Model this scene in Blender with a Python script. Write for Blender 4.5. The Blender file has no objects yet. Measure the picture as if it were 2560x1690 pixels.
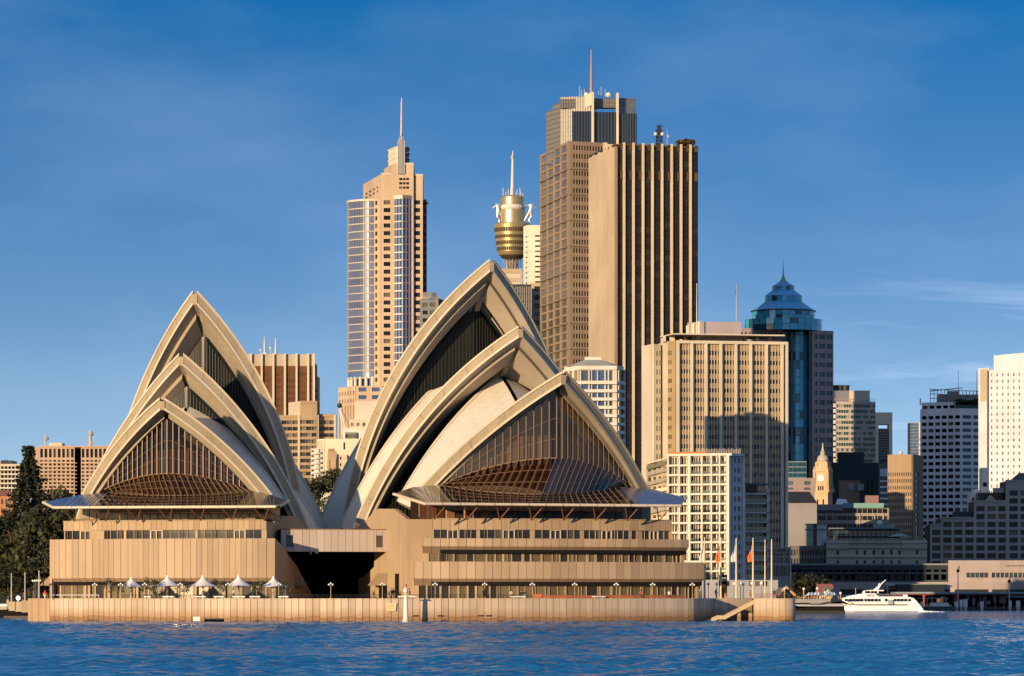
import bpy, math, random
import numpy as np
from mathutils import Vector
random.seed(7)
rad = math.radians
SC = bpy.context.scene
COL = SC.collection
# ------------------------------------------------------------------ camera, sky, sun, exposure
FP = 9800.0; CXP = 1280.0; HYP = 1494.0; CAMZ = 4.4       # focal length and horizon in photo pixels (2560 x 1690)
cam = bpy.data.cameras.new('camera'); camo = bpy.data.objects.new('camera', cam); COL.objects.link(camo)
camo.location = (0, 0, CAMZ); camo.rotation_euler = (rad(90), 0, 0)
cam.sensor_width = 36.0; cam.lens = FP / 2560 * 36.0
cam.shift_y = (HYP - 845.0) / 2560; cam.clip_start = 1.0; cam.clip_end = 30000
SC.camera = camo
SUN_AZ, SUN_EL = 35.0, 8.0            # degrees to the left behind the camera, and above the horizon
sv = Vector((-math.sin(rad(SUN_AZ)) * math.cos(rad(SUN_EL)), -math.cos(rad(SUN_AZ)) * math.cos(rad(SUN_EL)), math.sin(rad(SUN_EL))))
sl = bpy.data.lights.new('sun', 'SUN'); slo = bpy.data.objects.new('sun', sl); COL.objects.link(slo)
sl.energy = 3.2; sl.angle = rad(0.5); sl.color = (1.0, 0.73, 0.42)
slo.rotation_euler = sv.to_track_quat('Z', 'Y').to_euler()
world = bpy.data.worlds.new('World'); SC.world = world; world.use_nodes = True
def build_world():
    nt = world.node_tree; N = nt.nodes; L = nt.links; N.clear()
    out = N.new('ShaderNodeOutputWorld'); bg = N.new('ShaderNodeBackground'); bg.inputs[1].default_value = 0.15
    tc = N.new('ShaderNodeTexCoord'); sp = N.new('ShaderNodeSeparateXYZ'); L.new(tc.outputs['Generated'], sp.inputs[0])
    # the sky near the horizon deepens quickly (clear, polarised evening air): sample the sky model at a raised elevation
    mu = N.new('ShaderNodeMath'); mu.operation = 'MULTIPLY_ADD'; mu.inputs[1].default_value = 5.0; mu.inputs[2].default_value = 0.13
    L.new(sp.outputs[2], mu.inputs[0])
    cb = N.new('ShaderNodeCombineXYZ'); L.new(sp.outputs[0], cb.inputs[0]); L.new(sp.outputs[1], cb.inputs[1]); L.new(mu.outputs[0], cb.inputs[2])
    nm = N.new('ShaderNodeVectorMath'); nm.operation = 'NORMALIZE'; L.new(cb.outputs[0], nm.inputs[0])
    sky = N.new('ShaderNodeTexSky'); sky.sky_type = 'NISHITA'; sky.sun_disc = False
    sky.sun_elevation = rad(SUN_EL); sky.sun_rotation = rad(180 + SUN_AZ)
    sky.altitude = 0; sky.air_density = 1.0; sky.dust_density = 1.2; sky.ozone_density = 2.6
    L.new(nm.outputs[0], sky.inputs[0])
    hs = N.new('ShaderNodeHueSaturation'); hs.inputs['Hue'].default_value = 0.515; hs.inputs['Saturation'].default_value = 1.12; hs.inputs['Value'].default_value = 1.0
    L.new(sky.outputs[0], hs.inputs['Color'])
    # clear winter air: red falls off quickly with height above the horizon
    el = N.new('ShaderNodeMapRange'); el.inputs[1].default_value = 0.0; el.inputs[2].default_value = 0.16; L.new(sp.outputs[2], el.inputs[0])
    tn = N.new('ShaderNodeMix'); tn.data_type = 'RGBA'; 
    fade = N.new('ShaderNodeMapRange'); fade.inputs[1].default_value = .22; fade.inputs[2].default_value = .6; fade.inputs[3].default_value = 1.; fade.inputs[4].default_value = 0.; L.new(sp.outputs[2], fade.inputs[0])
    away = N.new('ShaderNodeMapRange'); away.inputs[1].default_value = 0.; away.inputs[2].default_value = .5; L.new(sp.outputs[1], away.inputs[0])      # only the half of the sky away from the sun
    mf = N.new('ShaderNodeMath'); mf.operation = 'MULTIPLY'; L.new(el.outputs[0], mf.inputs[0]); L.new(fade.outputs[0], mf.inputs[1])
    mg = N.new('ShaderNodeMath'); mg.operation = 'MULTIPLY'; L.new(mf.outputs[0], mg.inputs[0]); L.new(away.outputs[0], mg.inputs[1]); L.new(mg.outputs[0], tn.inputs['Factor']); tn.inputs['A'].default_value = (1.90, 1.26, .80, 1); tn.inputs['B'].default_value = (0, .75, .90, 1)
    sd = N.new('ShaderNodeMix'); sd.data_type = 'RGBA'; L.new(away.outputs[0], sd.inputs['Factor']); 
    hz = N.new('ShaderNodeMapRange'); hz.inputs[1].default_value = .05; hz.inputs[2].default_value = .38; L.new(sp.outputs[2], hz.inputs[0])
    hl_ = N.new('ShaderNodeMix'); hl_.data_type = 'RGBA'; L.new(hz.outputs[0], hl_.inputs['Factor']); hl_.inputs['A'].default_value = (.75, .62, .5, 1); hl_.inputs['B'].default_value = (3.1, 2.4, 1.8, 1); L.new(hl_.outputs['Result'], sd.inputs['A']); L.new(tn.outputs['Result'], sd.inputs['B'])
    ml = N.new('ShaderNodeMix'); ml.data_type = 'RGBA'; ml.blend_type = 'MULTIPLY'; ml.inputs['Factor'].default_value = 1.0; L.new(hs.outputs[0], ml.inputs['A']); L.new(sd.outputs['Result'], ml.inputs['B'])
    # thin streaks of high cloud low in the sky on the right
    mp = N.new('ShaderNodeMapping'); mp.inputs['Scale'].default_value = (9, 9, 95); L.new(tc.outputs['Generated'], mp.inputs[0])
    nz = N.new('ShaderNodeTexNoise'); nz.inputs['Scale'].default_value = 1.0; nz.inputs['Detail'].default_value = 7; nz.inputs['Roughness'].default_value = 0.6; nz.inputs['Distortion'].default_value = 0.6
    L.new(mp.outputs[0], nz.inputs['Vector'])
    r1 = N.new('ShaderNodeMapRange'); r1.inputs[1].default_value = 0.54; r1.inputs[2].default_value = 1.0; L.new(nz.outputs[0], r1.inputs[0])
    rx = N.new('ShaderNodeMapRange'); rx.inputs[1].default_value = 0.01; rx.inputs[2].default_value = 0.12; L.new(sp.outputs[0], rx.inputs[0])
    rz = N.new('ShaderNodeMapRange'); rz.inputs[1].default_value = 0.10; rz.inputs[2].default_value = 0.065; L.new(sp.outputs[2], rz.inputs[0])
    m1 = N.new('ShaderNodeMath'); m1.operation = 'MULTIPLY'; L.new(r1.outputs[0], m1.inputs[0]); L.new(rx.outputs[0], m1.inputs[1])
    m2 = N.new('ShaderNodeMath'); m2.operation = 'MULTIPLY'; L.new(m1.outputs[0], m2.inputs[0]); L.new(rz.outputs[0], m2.inputs[1])
    mp2 = N.new('ShaderNodeMapping'); mp2.inputs['Scale'].default_value = (11, 11, 30); L.new(tc.outputs['Generated'], mp2.inputs[0])
    nz2 = N.new('ShaderNodeTexNoise'); nz2.inputs['Scale'].default_value = 1.0; nz2.inputs['Detail'].default_value = 5; L.new(mp2.outputs[0], nz2.inputs['Vector'])
    r2 = N.new('ShaderNodeMapRange'); r2.inputs[1].default_value = 0.42; r2.inputs[2].default_value = 0.85; r2.inputs[4].default_value = 0.13; L.new(nz2.outputs[0], r2.inputs[0])
    m3 = N.new('ShaderNodeMath'); m3.operation = 'MAXIMUM'; m3.use_clamp = True; L.new(m2.outputs[0], m3.inputs[0]); L.new(r2.outputs[0], m3.inputs[1])
    mx = N.new('ShaderNodeMix'); mx.data_type = 'RGBA'; L.new(m3.outputs[0], mx.inputs['Factor']); L.new(ml.outputs['Result'], mx.inputs['A'])
    mx.inputs['B'].default_value = (2.7, 3.3, 4.2, 1)
    L.new(mx.outputs['Result'], bg.inputs[0]); L.new(bg.outputs[0], out.inputs[0])
build_world()
SC.view_settings.view_transform = 'Standard'; SC.view_settings.look = 'None'; SC.view_settings.gamma = 1.0
SC.view_settings.use_curve_mapping = False; SC.view_settings.exposure = 0.97
SC.cycles.max_bounces = 6; SC.cycles.diffuse_bounces = 3; SC.cycles.glossy_bounces = 3; SC.cycles.transparent_max_bounces = 12
SC.cycles.use_denoising = True; SC.cycles.caustics_reflective = False; SC.cycles.caustics_refractive = False
# ------------------------------------------------------------------ helpers: photo pixel + distance -> point
def PX(px, Y): return (px - CXP) / FP * Y
def PZ(py, Y): return CAMZ + (HYP - py) / FP * Y
def P(px, py, Y): return Vector((PX(px, Y), Y, PZ(py, Y)))
def XY(px, Y): return Vector((PX(px, Y), Y))
def online(px, A, B):
    """the point of the line A-B (ground plan) seen at photo column px"""
    k = (px - CXP) / FP; d = B - A
    t = (k * A.y - A.x) / (d.x - k * d.y)
    return A + d * t
# ------------------------------------------------------------------ materials
def new_mat(name):
    m = bpy.data.materials.new(name); m.use_nodes = True
    nt = m.node_tree; nt.nodes.clear()
    o = nt.nodes.new('ShaderNodeOutputMaterial'); b = nt.nodes.new('ShaderNodeBsdfPrincipled')
    nt.links.new(b.outputs[0], o.inputs[0])
    return m, nt, b, o
def mixc(nt, f, a, b, blend='MIX'):
    n = nt.nodes.new('ShaderNodeMix'); n.data_type = 'RGBA'; n.blend_type = blend
    for sock, v in (('Factor', f), ('A', a), ('B', b)):
        if hasattr(v, 'is_linked'): nt.links.new(v, n.inputs[sock])
        elif sock == 'Factor': n.inputs[sock].default_value = v
        else: n.inputs[sock].default_value = (*v, 1)
    return n.outputs['Result']
def noise(nt, scale, detail=4, vec=None, sc3=None, rough=.55):
    n = nt.nodes.new('ShaderNodeTexNoise'); n.inputs['Scale'].default_value = scale; n.inputs['Detail'].default_value = detail; n.inputs['Roughness'].default_value = rough
    tc = nt.nodes.new('ShaderNodeTexCoord'); v = tc.outputs['Object']
    if sc3:
        mp = nt.nodes.new('ShaderNodeMapping'); mp.inputs['Scale'].default_value = sc3; nt.links.new(v, mp.inputs[0]); v = mp.outputs[0]
    nt.links.new(v, n.inputs['Vector'])
    return n.outputs[0]
def rng(nt, v, a, b, c=0., d=1.):
    n = nt.nodes.new('ShaderNodeMapRange'); nt.links.new(v, n.inputs[0])
    for i, q in enumerate((a, b, c, d)): n.inputs[1 + i].default_value = q
    return n.outputs[0]
def mth(nt, op, a, b):
    n = nt.nodes.new('ShaderNodeMath'); n.operation = op
    for i, q in enumerate((a, b)):
        if hasattr(q, 'is_linked'): nt.links.new(q, n.inputs[i])
        else: n.inputs[i].default_value = q
    return n.outputs[0]
def bump(nt, b, h, dist, strength=1.):
    n = nt.nodes.new('ShaderNodeBump'); n.inputs['Distance'].default_value = dist; n.inputs['Strength'].default_value = strength
    nt.links.new(h, n.inputs['Height']); nt.links.new(n.outputs[0], b.inputs['Normal'])
def isl(nt): return nt.nodes.new('ShaderNodeNewGeometry').outputs['Random Per Island']
def objr(nt): return nt.nodes.new('ShaderNodeObjectInfo').outputs['Random']
MATS = {}
def wall(name, c, var=.10, rough=.8, streak=.12, grain=.06, spec=.3, big=.05, fine=2.5):
    """weathered masonry or concrete: tone differs from panel to panel, with mottling, rain streaks and grain"""
    if name in MATS: return MATS[name]
    m, nt, b, o = new_mat(name); d = lambda k: tuple(x * k for x in c)
    col = mixc(nt, isl(nt), d(1 - var), d(1 + var))
    col = mixc(nt, rng(nt, noise(nt, big, 5), .35, .7), col, mixc(nt, 1.0, col, (.80, .78, .76), 'MULTIPLY'))
    s = mth(nt, 'MULTIPLY', rng(nt, noise(nt, 1., 5, sc3=(.7, .7, .04)), .52, .75), streak)
    col = mixc(nt, s, col, d(.35))
    g = mth(nt, 'MULTIPLY', noise(nt, fine, 6, rough=.7), grain * 2)
    col = mixc(nt, g, col, d(.5))
    nt.links.new(col, b.inputs['Base Color']); b.inputs['Roughness'].default_value = rough; b.inputs['Specular IOR Level'].default_value = spec
    bump(nt, b, noise(nt, fine * 2, 4), .02, .4)
    MATS[name] = m; return m
def glass(name, c1, c2, c3=None, rough=.07, metal=0., spec=.6, odd=.12, wob=.004):
    """window glass of a far facade: each pane differs a little, some show blinds"""
    if name in MATS: return MATS[name]
    m, nt, b, o = new_mat(name)
    r = mth(nt, 'FRACT', mth(nt, 'ADD', isl(nt), mth(nt, 'MULTIPLY', objr(nt), 7.31)), 0.)
    col = mixc(nt, r, c1, c2)
    if c3:
        r2 = mth(nt, 'FRACT', mth(nt, 'MULTIPLY', r, 13.7), 0.)
        col = mixc(nt, rng(nt, r2, 1 - odd, 1 - odd + .02), col, c3)
    col = mixc(nt, mth(nt, 'MULTIPLY', noise(nt, .35, 3), .5), col, tuple(x * .5 for x in c1))
    nt.links.new(col, b.inputs['Base Color']); b.inputs['Roughness'].default_value = rough; b.inputs['Metallic'].default_value = metal
    b.inputs['Specular IOR Level'].default_value = spec
    bump(nt, b, noise(nt, .25, 2), wob * 20, .5)
    MATS[name] = m; return m
def plain(name, c, rough=.5, metal=0., spec=.4, var=.06, emit=None):
    if name in MATS: return MATS[name]
    m, nt, b, o = new_mat(name)
    col = mixc(nt, noise(nt, 1.3, 5), tuple(x * (1 - var * 2) for x in c), tuple(x * (1 + var) for x in c))
    nt.links.new(col, b.inputs['Base Color']); b.inputs['Roughness'].default_value = rough; b.inputs['Metallic'].default_value = metal
    b.inputs['Specular IOR Level'].default_value = spec
    if emit: b.inputs['Emission Color'].default_value = (*c, 1); b.inputs['Emission Strength'].default_value = emit
    MATS[name] = m; return m
def see_through(name, tint, gloss=.22, rough=.02):
    m, nt, b, o = new_mat(name); nt.nodes.remove(b)
    t = nt.nodes.new('ShaderNodeBsdfTransparent'); t.inputs[0].default_value = (*tint, 1)
    g = nt.nodes.new('ShaderNodeBsdfGlossy'); g.inputs['Roughness'].default_value = rough; g.inputs['Color'].default_value = (.9, .9, .9, 1)
    lw = nt.nodes.new('ShaderNodeLayerWeight'); lw.inputs['Blend'].default_value = .35
    f = rng(nt, lw.outputs['Facing'], 0, 1, gloss * .5, min(1, gloss * 2.5))
    mx = nt.nodes.new('ShaderNodeMixShader'); nt.links.new(f, mx.inputs[0]); nt.links.new(t.outputs[0], mx.inputs[1]); nt.links.new(g.outputs[0], mx.inputs[2])
    nt.links.new(mx.outputs[0], o.inputs[0]); MATS[name] = m; return m
# ------------------------------------------------------------------ mesh builder and object helpers
class MB:
    def __init__(s): s.v = []; s.f = []
    def add(s, vs, fs):
        n = len(s.v); s.v += [tuple(q) for q in vs]; s.f += [tuple(i + n for i in f) for f in fs]; return s
    def hexa(s, p):          # 8 points: bottom a b c d, top e f g h
        return s.add(p, [(3, 2, 1, 0), (4, 5, 6, 7), (0, 1, 5, 4), (1, 2, 6, 5), (2, 3, 7, 6), (3, 0, 4, 7)])
    def box(s, x0, x1, y0, y1, z0, z1):
        return s.hexa([(x0, y0, z0), (x1, y0, z0), (x1, y1, z0), (x0, y1, z0), (x0, y0, z1), (x1, y0, z1), (x1, y1, z1), (x0, y1, z1)])
    def bar(s, A, d, n, t0, t1, o0, o1, z0, z1):
        """box along the plan direction d from A, between offsets o0..o1 along the outward normal n"""
        q = lambda t, o, z: (A.x + d.x * t + n.x * o, A.y + d.y * t + n.y * o, z)
        return s.hexa([q(t0, o1, z0), q(t1, o1, z0), q(t1, o0, z0), q(t0, o0, z0), q(t0, o1, z1), q(t1, o1, z1), q(t1, o0, z1), q(t0, o0, z1)])
    def slab(s, a, b, c, d, th):
        """plate with front corners a b c d (counter-clockwise from outside), th thick behind"""
        a, b, c, d = map(Vector, (a, b, c, d)); n = (b - a).cross(d - a); n.normalize(); k = n * -th
        vs = [a, b, c, d, a + k, b + k, c + k, d + k]
        return s.add(vs, [(0, 1, 2, 3), (7, 6, 5, 4), (0, 4, 5, 1), (1, 5, 6, 2), (2, 6, 7, 3), (3, 7, 4, 0)])
    def prism(s, pts, z0, z1):
        n = len(pts); vs = [(p[0], p[1], z0) for p in pts] + [(p[0], p[1], z1) for p in pts]
        return s.add(vs, [tuple(range(n - 1, -1, -1)), tuple(range(n, 2 * n))] + [(i, (i + 1) % n, n + (i + 1) % n, n + i) for i in range(n)])
    def tube(s, path, r, seg=6, cap=True):
        path = [Vector(p) for p in path]; rs = r if isinstance(r, (list, tuple)) else [r] * len(path)
        base = len(s.v); k = len(path)
        for i, p in enumerate(path):
            t = (path[min(i + 1, k - 1)] - path[max(i - 1, 0)]).normalized()
            ax = Vector((0, 1, 0)) if abs(t.y) < .9 else Vector((1, 0, 0))
            a = t.cross(ax).normalized(); b = t.cross(a)
            for j in range(seg):
                an = 2 * math.pi * j / seg; q = p + (a * math.cos(an) + b * math.sin(an)) * rs[i]; s.v.append(tuple(q))
        for i in range(k - 1):
            for j in range(seg):
                s.f.append((base + i * seg + j, base + i * seg + (j + 1) % seg, base + (i + 1) * seg + (j + 1) % seg, base + (i + 1) * seg + j))
        if cap:
            s.f.append(tuple(base + j for j in range(seg - 1, -1, -1))); s.f.append(tuple(base + (k - 1) * seg + j for j in range(seg)))
        return s
    def lathe(s, cx, cy, prof, seg=20, a0=0., a1=2 * math.pi):
        base = len(s.v); full = a1 - a0 > 6.28; n = seg if full else seg + 1
        for r, z in prof:
            for j in range(n):
                a = a0 + (a1 - a0) * j / seg; s.v.append((cx + r * math.cos(a), cy + r * math.sin(a), z))
        for i in range(len(prof) - 1):
            for j in range(seg):
                j2 = (j + 1) % n
                s.f.append((base + i * n + j, base + i * n + j2, base + (i + 1) * n + j2, base + (i + 1) * n + j))
        return s
    def ball(s, c, r, seg=8, rings=6, sx=1, sz=1):
        prof = [(r * math.sin(math.pi * i / rings) * sx, c[2] - r * sz * math.cos(math.pi * i / rings)) for i in range(rings + 1)]
        return s.lathe(c[0], c[1], prof, seg)
    def mesh(s, name, mat, off=(0, 0, 0), smooth=False):
        me = bpy.data.meshes.new(name)
        v = np.array(s.v, float).reshape(-1, 3) - np.array(off)
        me.from_pydata(v.tolist(), [], s.f); me.update()
        if mat is not None: me.materials.append(mat)
        if smooth: me.polygons.foreach_set('use_smooth', [True] * len(me.polygons))
        return me
    def build(s, name, mat, parent=None, smooth=False, label=None, kind=None):
        if not s.v: return None
        off = WLOC[parent.name] if parent is not None else (0, 0, 0)
        o = bpy.data.objects.new(name, s.mesh(name, mat, off, smooth)); COL.objects.link(o)
        if parent is not None: o.parent = parent
        WLOC[o.name] = off if parent is not None else (0, 0, 0)
        if label: o['label'] = label
        if kind: o['kind'] = kind
        return o
WLOC = {}
def thing(name, label, cat, loc, group=None):
    o = bpy.data.objects.new(name, None); o.empty_display_size = .5; COL.objects.link(o)
    o.location = loc; WLOC[o.name] = tuple(loc); o['label'] = label; o['category'] = cat
    if group: o['group'] = group
    return o
def tag(o, label, cat, group=None):
    o['label'] = label; o['category'] = cat
    if group: o['group'] = group
    return o
def structure(mb, name, mat, smooth=False):
    return mb.build(name, mat, None, smooth, kind='structure')
KIDS = {}
def copy_tree(o, loc=None, label=None, scale=None, rotz=None, parent=None):
    """a copy of a thing with copies of its parts and their sub-parts (meshes shared)"""
    if not KIDS.get(o.name): KIDS[o.name] = [c for c in COL.objects if c.parent == o]
    kids = KIDS[o.name]
    c = o.copy(); COL.objects.link(c)
    if parent is not None: c.parent = parent
    for ch in kids: copy_tree(ch, parent=c)
    if loc is not None: c.location = loc
    if scale is not None: c.scale = scale if isinstance(scale, tuple) else (scale,) * 3
    if rotz is not None: c.rotation_euler = (0, 0, rotz)
    if label: c['label'] = label
    return c
PANES = {}
def pane_mesh(w, h, name, mat):
    k = (round(w, 2), round(h, 2), name, mat.name)
    if k not in PANES:
        PANES[k] = MB().add([(-w / 2, 0, -h / 2), (w / 2, 0, -h / 2), (w / 2, 0, h / 2), (-w / 2, 0, h / 2)], [(0, 1, 2, 3)]).mesh(name, mat)
    return PANES[k]
class Bld:
    """a building: an empty at its foot; walls collect into one mesh per material, each window is a part"""
    def __init__(s, name, label, cat, px, Y, z=3.0, group=None):
        s.root = thing(name, label, cat, (PX(px, Y), Y, z), group); s.w = {}; s.wins = []; s.Y = Y
    def mb(s, mat, part='wall', key=0):
        return s.w.setdefault((mat.name, part, key), (MB(), mat))[0]
    def core(s, pts, z0, z1, mat, part='wall'): s.mb(mat, part).prism(pts, z0, z1); return s
    def face(s, A, B, z0, z1, cols, rows, mat, gl, rec=.5, ext=0., name='window', part='wall', key=0):
        """wall from A to B (left to right as seen) with real openings; cols: (n, pier) or [(f0,f1)..]; rows: [(zlo,zhi)..]"""
        d = B - A; Lg = d.length; d = d / Lg; n = Vector((d.y, -d.x)); mb = s.mb(mat, part, key)
        if isinstance(cols, tuple):
            k, pier = cols; w = Lg / k; iv = [((i + pier / 2) * w, (i + 1 - pier / 2) * w) for i in range(k)]
        else: iv = [(a * Lg, b * Lg) for a, b in cols]
        rows = sorted([(max(a, z0), min(b, z1)) for a, b in rows if b > z0 + .2 and a < z1 - .2])
        t = 0.
        for a, b in iv + [(Lg + ext, None)]:
            if a > t + .01: mb.bar(A, d, n, t, a, 0, rec, z0, z1)
            if b is not None: t = b
        for a, b in iv:
            z = z0
            for lo, hi in rows + [(z1, None)]:
                if lo > z + .01: mb.bar(A, d, n, a, b, 0, rec, z, lo)
                if hi is not None: z = hi
            for lo, hi in rows:
                m = (a + b) / 2
                s.wins.append((A.x + d.x * m + n.x * .06, A.y + d.y * m + n.y * .06, (lo + hi) / 2, b - a, hi - lo, math.atan2(d.y, d.x), gl, name))
        return s
    def ribs(s, A, B, fr, w, dep, z0, z1, mat, name='rib', o0=0.):
        d = (B - A); Lg = d.length; d = d / Lg; n = Vector((d.y, -d.x))
        for f in fr: MB().bar(A, d, n, f * Lg - w / 2, f * Lg + w / 2, o0, o0 + dep, z0, z1).build(name, mat, s.root)
        return s
    def done(s, cap=100):
        for (mn, part, _), (mb, mat) in s.w.items(): mb.build(part, mat, s.root)
        R = s.root.location
        s.wins.sort(key=lambda w: -w[2])
        for i, w in enumerate(s.wins[:cap]):
            o = bpy.data.objects.new(w[7], pane_mesh(w[3], w[4], w[7], w[6])); COL.objects.link(o); o.parent = s.root
            o.location = (w[0] - R.x, w[1] - R.y, w[2] - R.z); o.rotation_euler = (0, 0, w[5])
        rest = {}
        for w in s.wins[cap:]:
            mb = rest.setdefault((w[6].name, w[7]), (MB(), w[6]))[0]; cx, sx = math.cos(w[5]) * w[3] / 2, math.sin(w[5]) * w[3] / 2
            mb.add([(w[0] - cx, w[1] - sx, w[2] - w[4] / 2), (w[0] + cx, w[1] + sx, w[2] - w[4] / 2), (w[0] + cx, w[1] + sx, w[2] + w[4] / 2), (w[0] - cx, w[1] - sx, w[2] + w[4] / 2)], [(0, 1, 2, 3)])
        for (mn, nm), (mb, mat) in rest.items(): mb.build(nm, mat, s.root, kind='stuff')
        return s.root
def rows_px(y0, pitch, n, h, Y):
    """window rows given as photo rows: first window top y0, pitch, count, window height"""
    return [(PZ(y0 + i * pitch + h, Y), PZ(y0 + i * pitch, Y)) for i in range(n)]
def lettering(text, size, mat, root, loc, rx, space=1.):
    """raised letters as one mesh part"""
    c = bpy.data.curves.new('lettering', 'FONT'); c.body = text; c.size = size; c.extrude = .03; c.space_character = space
    q = bpy.data.objects.new('lettering_curve', c); me = bpy.data.meshes.new_from_object(q); bpy.data.objects.remove(q)
    o = bpy.data.objects.new('lettering', me); COL.objects.link(o); me.materials.clear(); me.materials.append(mat); o.parent = root
    o.location = [a - b for a, b in zip(loc, WLOC[root.name])]; o.rotation_euler = (rad(rx), 0, 0); return o
# ------------------------------------------------------------------ materials of the halls
M_tile = wall('cream_roof_tile', (.66, .60, .50), .07, .45, .16, .06, .45, .03, .9)
def tile_lines():
    m = M_tile; nt = m.node_tree; b = [n for n in nt.nodes if n.type == 'BSDF_PRINCIPLED'][0]
    uv = nt.nodes.new('ShaderNodeUVMap'); uv.uv_map = 'ribs'
    sp = nt.nodes.new('ShaderNodeSeparateXYZ'); nt.links.new(uv.outputs[0], sp.inputs[0])
    # chevron lids: rib joints plus V-shaped cross joints
    fx = mth(nt, 'FRACT', sp.outputs[0], 0.); ax = mth(nt, 'ABSOLUTE', mth(nt, 'SUBTRACT', fx, .5), 0.)
    fy = mth(nt, 'FRACT', mth(nt, 'SUBTRACT', sp.outputs[1], mth(nt, 'MULTIPLY', ax, .9)), 0.)
    l1 = mth(nt, 'GREATER_THAN', ax, .478); l2 = mth(nt, 'GREATER_THAN', fy, .955)
    ln = mth(nt, 'MAXIMUM', l1, l2)
    old = b.inputs['Base Color'].links[0].from_socket
    col = mixc(nt, mth(nt, 'MULTIPLY', ln, .55), old, (.34, .29, .22))
    nt.links.new(col, b.inputs['Base Color'])
tile_lines()
def rim_joints():
    nt = M_rim.node_tree; b = [n for n in nt.nodes if n.type == 'BSDF_PRINCIPLED'][0]; uv = nt.nodes.new('ShaderNodeUVMap'); uv.uv_map = 'ribs'; sp = nt.nodes.new('ShaderNodeSeparateXYZ'); nt.links.new(uv.outputs[0], sp.inputs[0])
    ln = mth(nt, 'LESS_THAN', mth(nt, 'FRACT', sp.outputs[1], 0.), .022); ln = mth(nt, 'MULTIPLY', ln, mth(nt, 'GREATER_THAN', sp.outputs[1], .3)); old = b.inputs['Base Color'].links[0].from_socket
    nt.links.new(mixc(nt, mth(nt, 'MULTIPLY', ln, .65), old, (.10, .08, .06)), b.inputs['Base Color'])
M_rim = wall('stained_precast_concrete', (.40, .33, .225), .05, .8, .45, .18, .3, .08, 1.2)
M_lip = wall('sunlit_precast_lip', (.64, .55, .41), .05, .8, .15, .08, .3, .06, 1.5)  # lips lightened: the sunlight on the rim edges is put into their colour
M_sof = wall('ribbed_soffit_concrete', (.44, .37, .28), .05, .85, .15, .08, .3, .08, 1.2)
M_gran = wall('pink_granite_panel', (.47, .345, .225), .15, .75, .3, .14, .3, .04, 3.5)
M_gran2 = wall('shade_and_joint_granite', (.36, .25, .16), .07, .8, .10, .08, .3, .04, 3.5)  # darker granite copy: shade of the downward faces in the colour; also wall joints
M_dark = plain('dark_void', (.012, .011, .012), .8, 0, .1)
M_bronze = plain('bronze_mullion', (.30, .19, .11), .45, .2, .5)
M_louv = glass('dark_louvre_glass', (.004, .006, .006), (.009, .012, .011), None, .3, 0, .15)
M_foyer = see_through('bronze_foyer_glass', (.40, .37, .32), .11)
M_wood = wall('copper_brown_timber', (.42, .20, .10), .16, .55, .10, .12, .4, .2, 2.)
M_wood2 = wall('shaded_brown_timber', (.16, .075, .035), .16, .55, .10, .12, .4, .2, 2.)  # darker copy of the timber, painting the shade between the slats
M_edge = plain('cream_metal_edge', (.62, .52, .38), .5)
M_canopy = glass('smoked_canopy_glass', (.05, .035, .022), (.09, .06, .04), (.20, .16, .11), .16, 0, .8, .15, .002)
M_wing = glass('sky_tinted_canopy_panel', (.16, .17, .24), (.20, .20, .28), None, .22, .35, .7)  # canopy corners: the reflected sky is put into a blue base colour
M_win = glass('dark_window', (.012, .013, .016), (.03, .028, .026), (.10, .075, .05), .07, 0, .6, .2)
M_curt = glass('curtained_window', (.12, .095, .05), (.24, .18, .095), (.02, .02, .02), .3, 0, .4, .25)
rim_joints()
# ------------------------------------------------------------------ sea wall, promenade, water, land
SWC = (-22.0, 790.0); SWR = 91.5                                     # the sea wall is a wide convex arc
def sw_pt(px, out=0.):
    k = (px - CXP) / FP; cx, cy = SWC; r = SWR + out                  # ray x = k*y with the near side of the circle
    a = 1 + k * k; b = -2 * (cy + k * cx); c = cx * cx + cy * cy - r * r
    y = (-b - math.sqrt(b * b - 4 * a * c)) / (2 * a); return Vector((k * y, y))
def sw_ang(px, out=0.):
    p = sw_pt(px, out); return math.atan2(p.x - SWC[0], SWC[1] - p.y)
def sw_at(a, out=0.): return Vector((SWC[0] + (SWR + out) * math.sin(a), SWC[1] - (SWR + out) * math.cos(a)))
ZP = 4.25
def sw_mat():
    m = wall('sea_wall_panel', (.58, .455, .33), .15, .75, .5, .14, .3, .05, 3.)
    nt = m.node_tree; b = [n for n in nt.nodes if n.type == 'BSDF_PRINCIPLED'][0]
    tc = nt.nodes.new('ShaderNodeTexCoord'); sp = nt.nodes.new('ShaderNodeSeparateXYZ'); nt.links.new(tc.outputs['Object'], sp.inputs[0])
    z = mth(nt, 'ADD', sp.outputs[2], mth(nt, 'ADD', mth(nt, 'MULTIPLY', noise(nt, .5, 5), .9), mth(nt, 'MULTIPLY', isl(nt), .35)))
    old = b.inputs['Base Color'].links[0].from_socket
    c1 = mixc(nt, rng(nt, z, 3.3, 1.95, 0, .75), old, (.33, .20, .10))      # damp zone
    c2 = mixc(nt, rng(nt, z, 1.72, 1.52, 0, .85), c1, (.24, .13, .06))     # tide line
    c3 = mixc(nt, rng(nt, z, .95, .55, 0, .95), c2, (.028, .024, .018))    # weed at the water
    nt.links.new(c3, b.inputs['Base Color']); return m
M_sea = sw_mat()
sea = thing('sea_wall', 'long curved sea wall of tall stained stone panels below the promenade', 'sea wall', (SWC[0], 700, 0))
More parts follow.
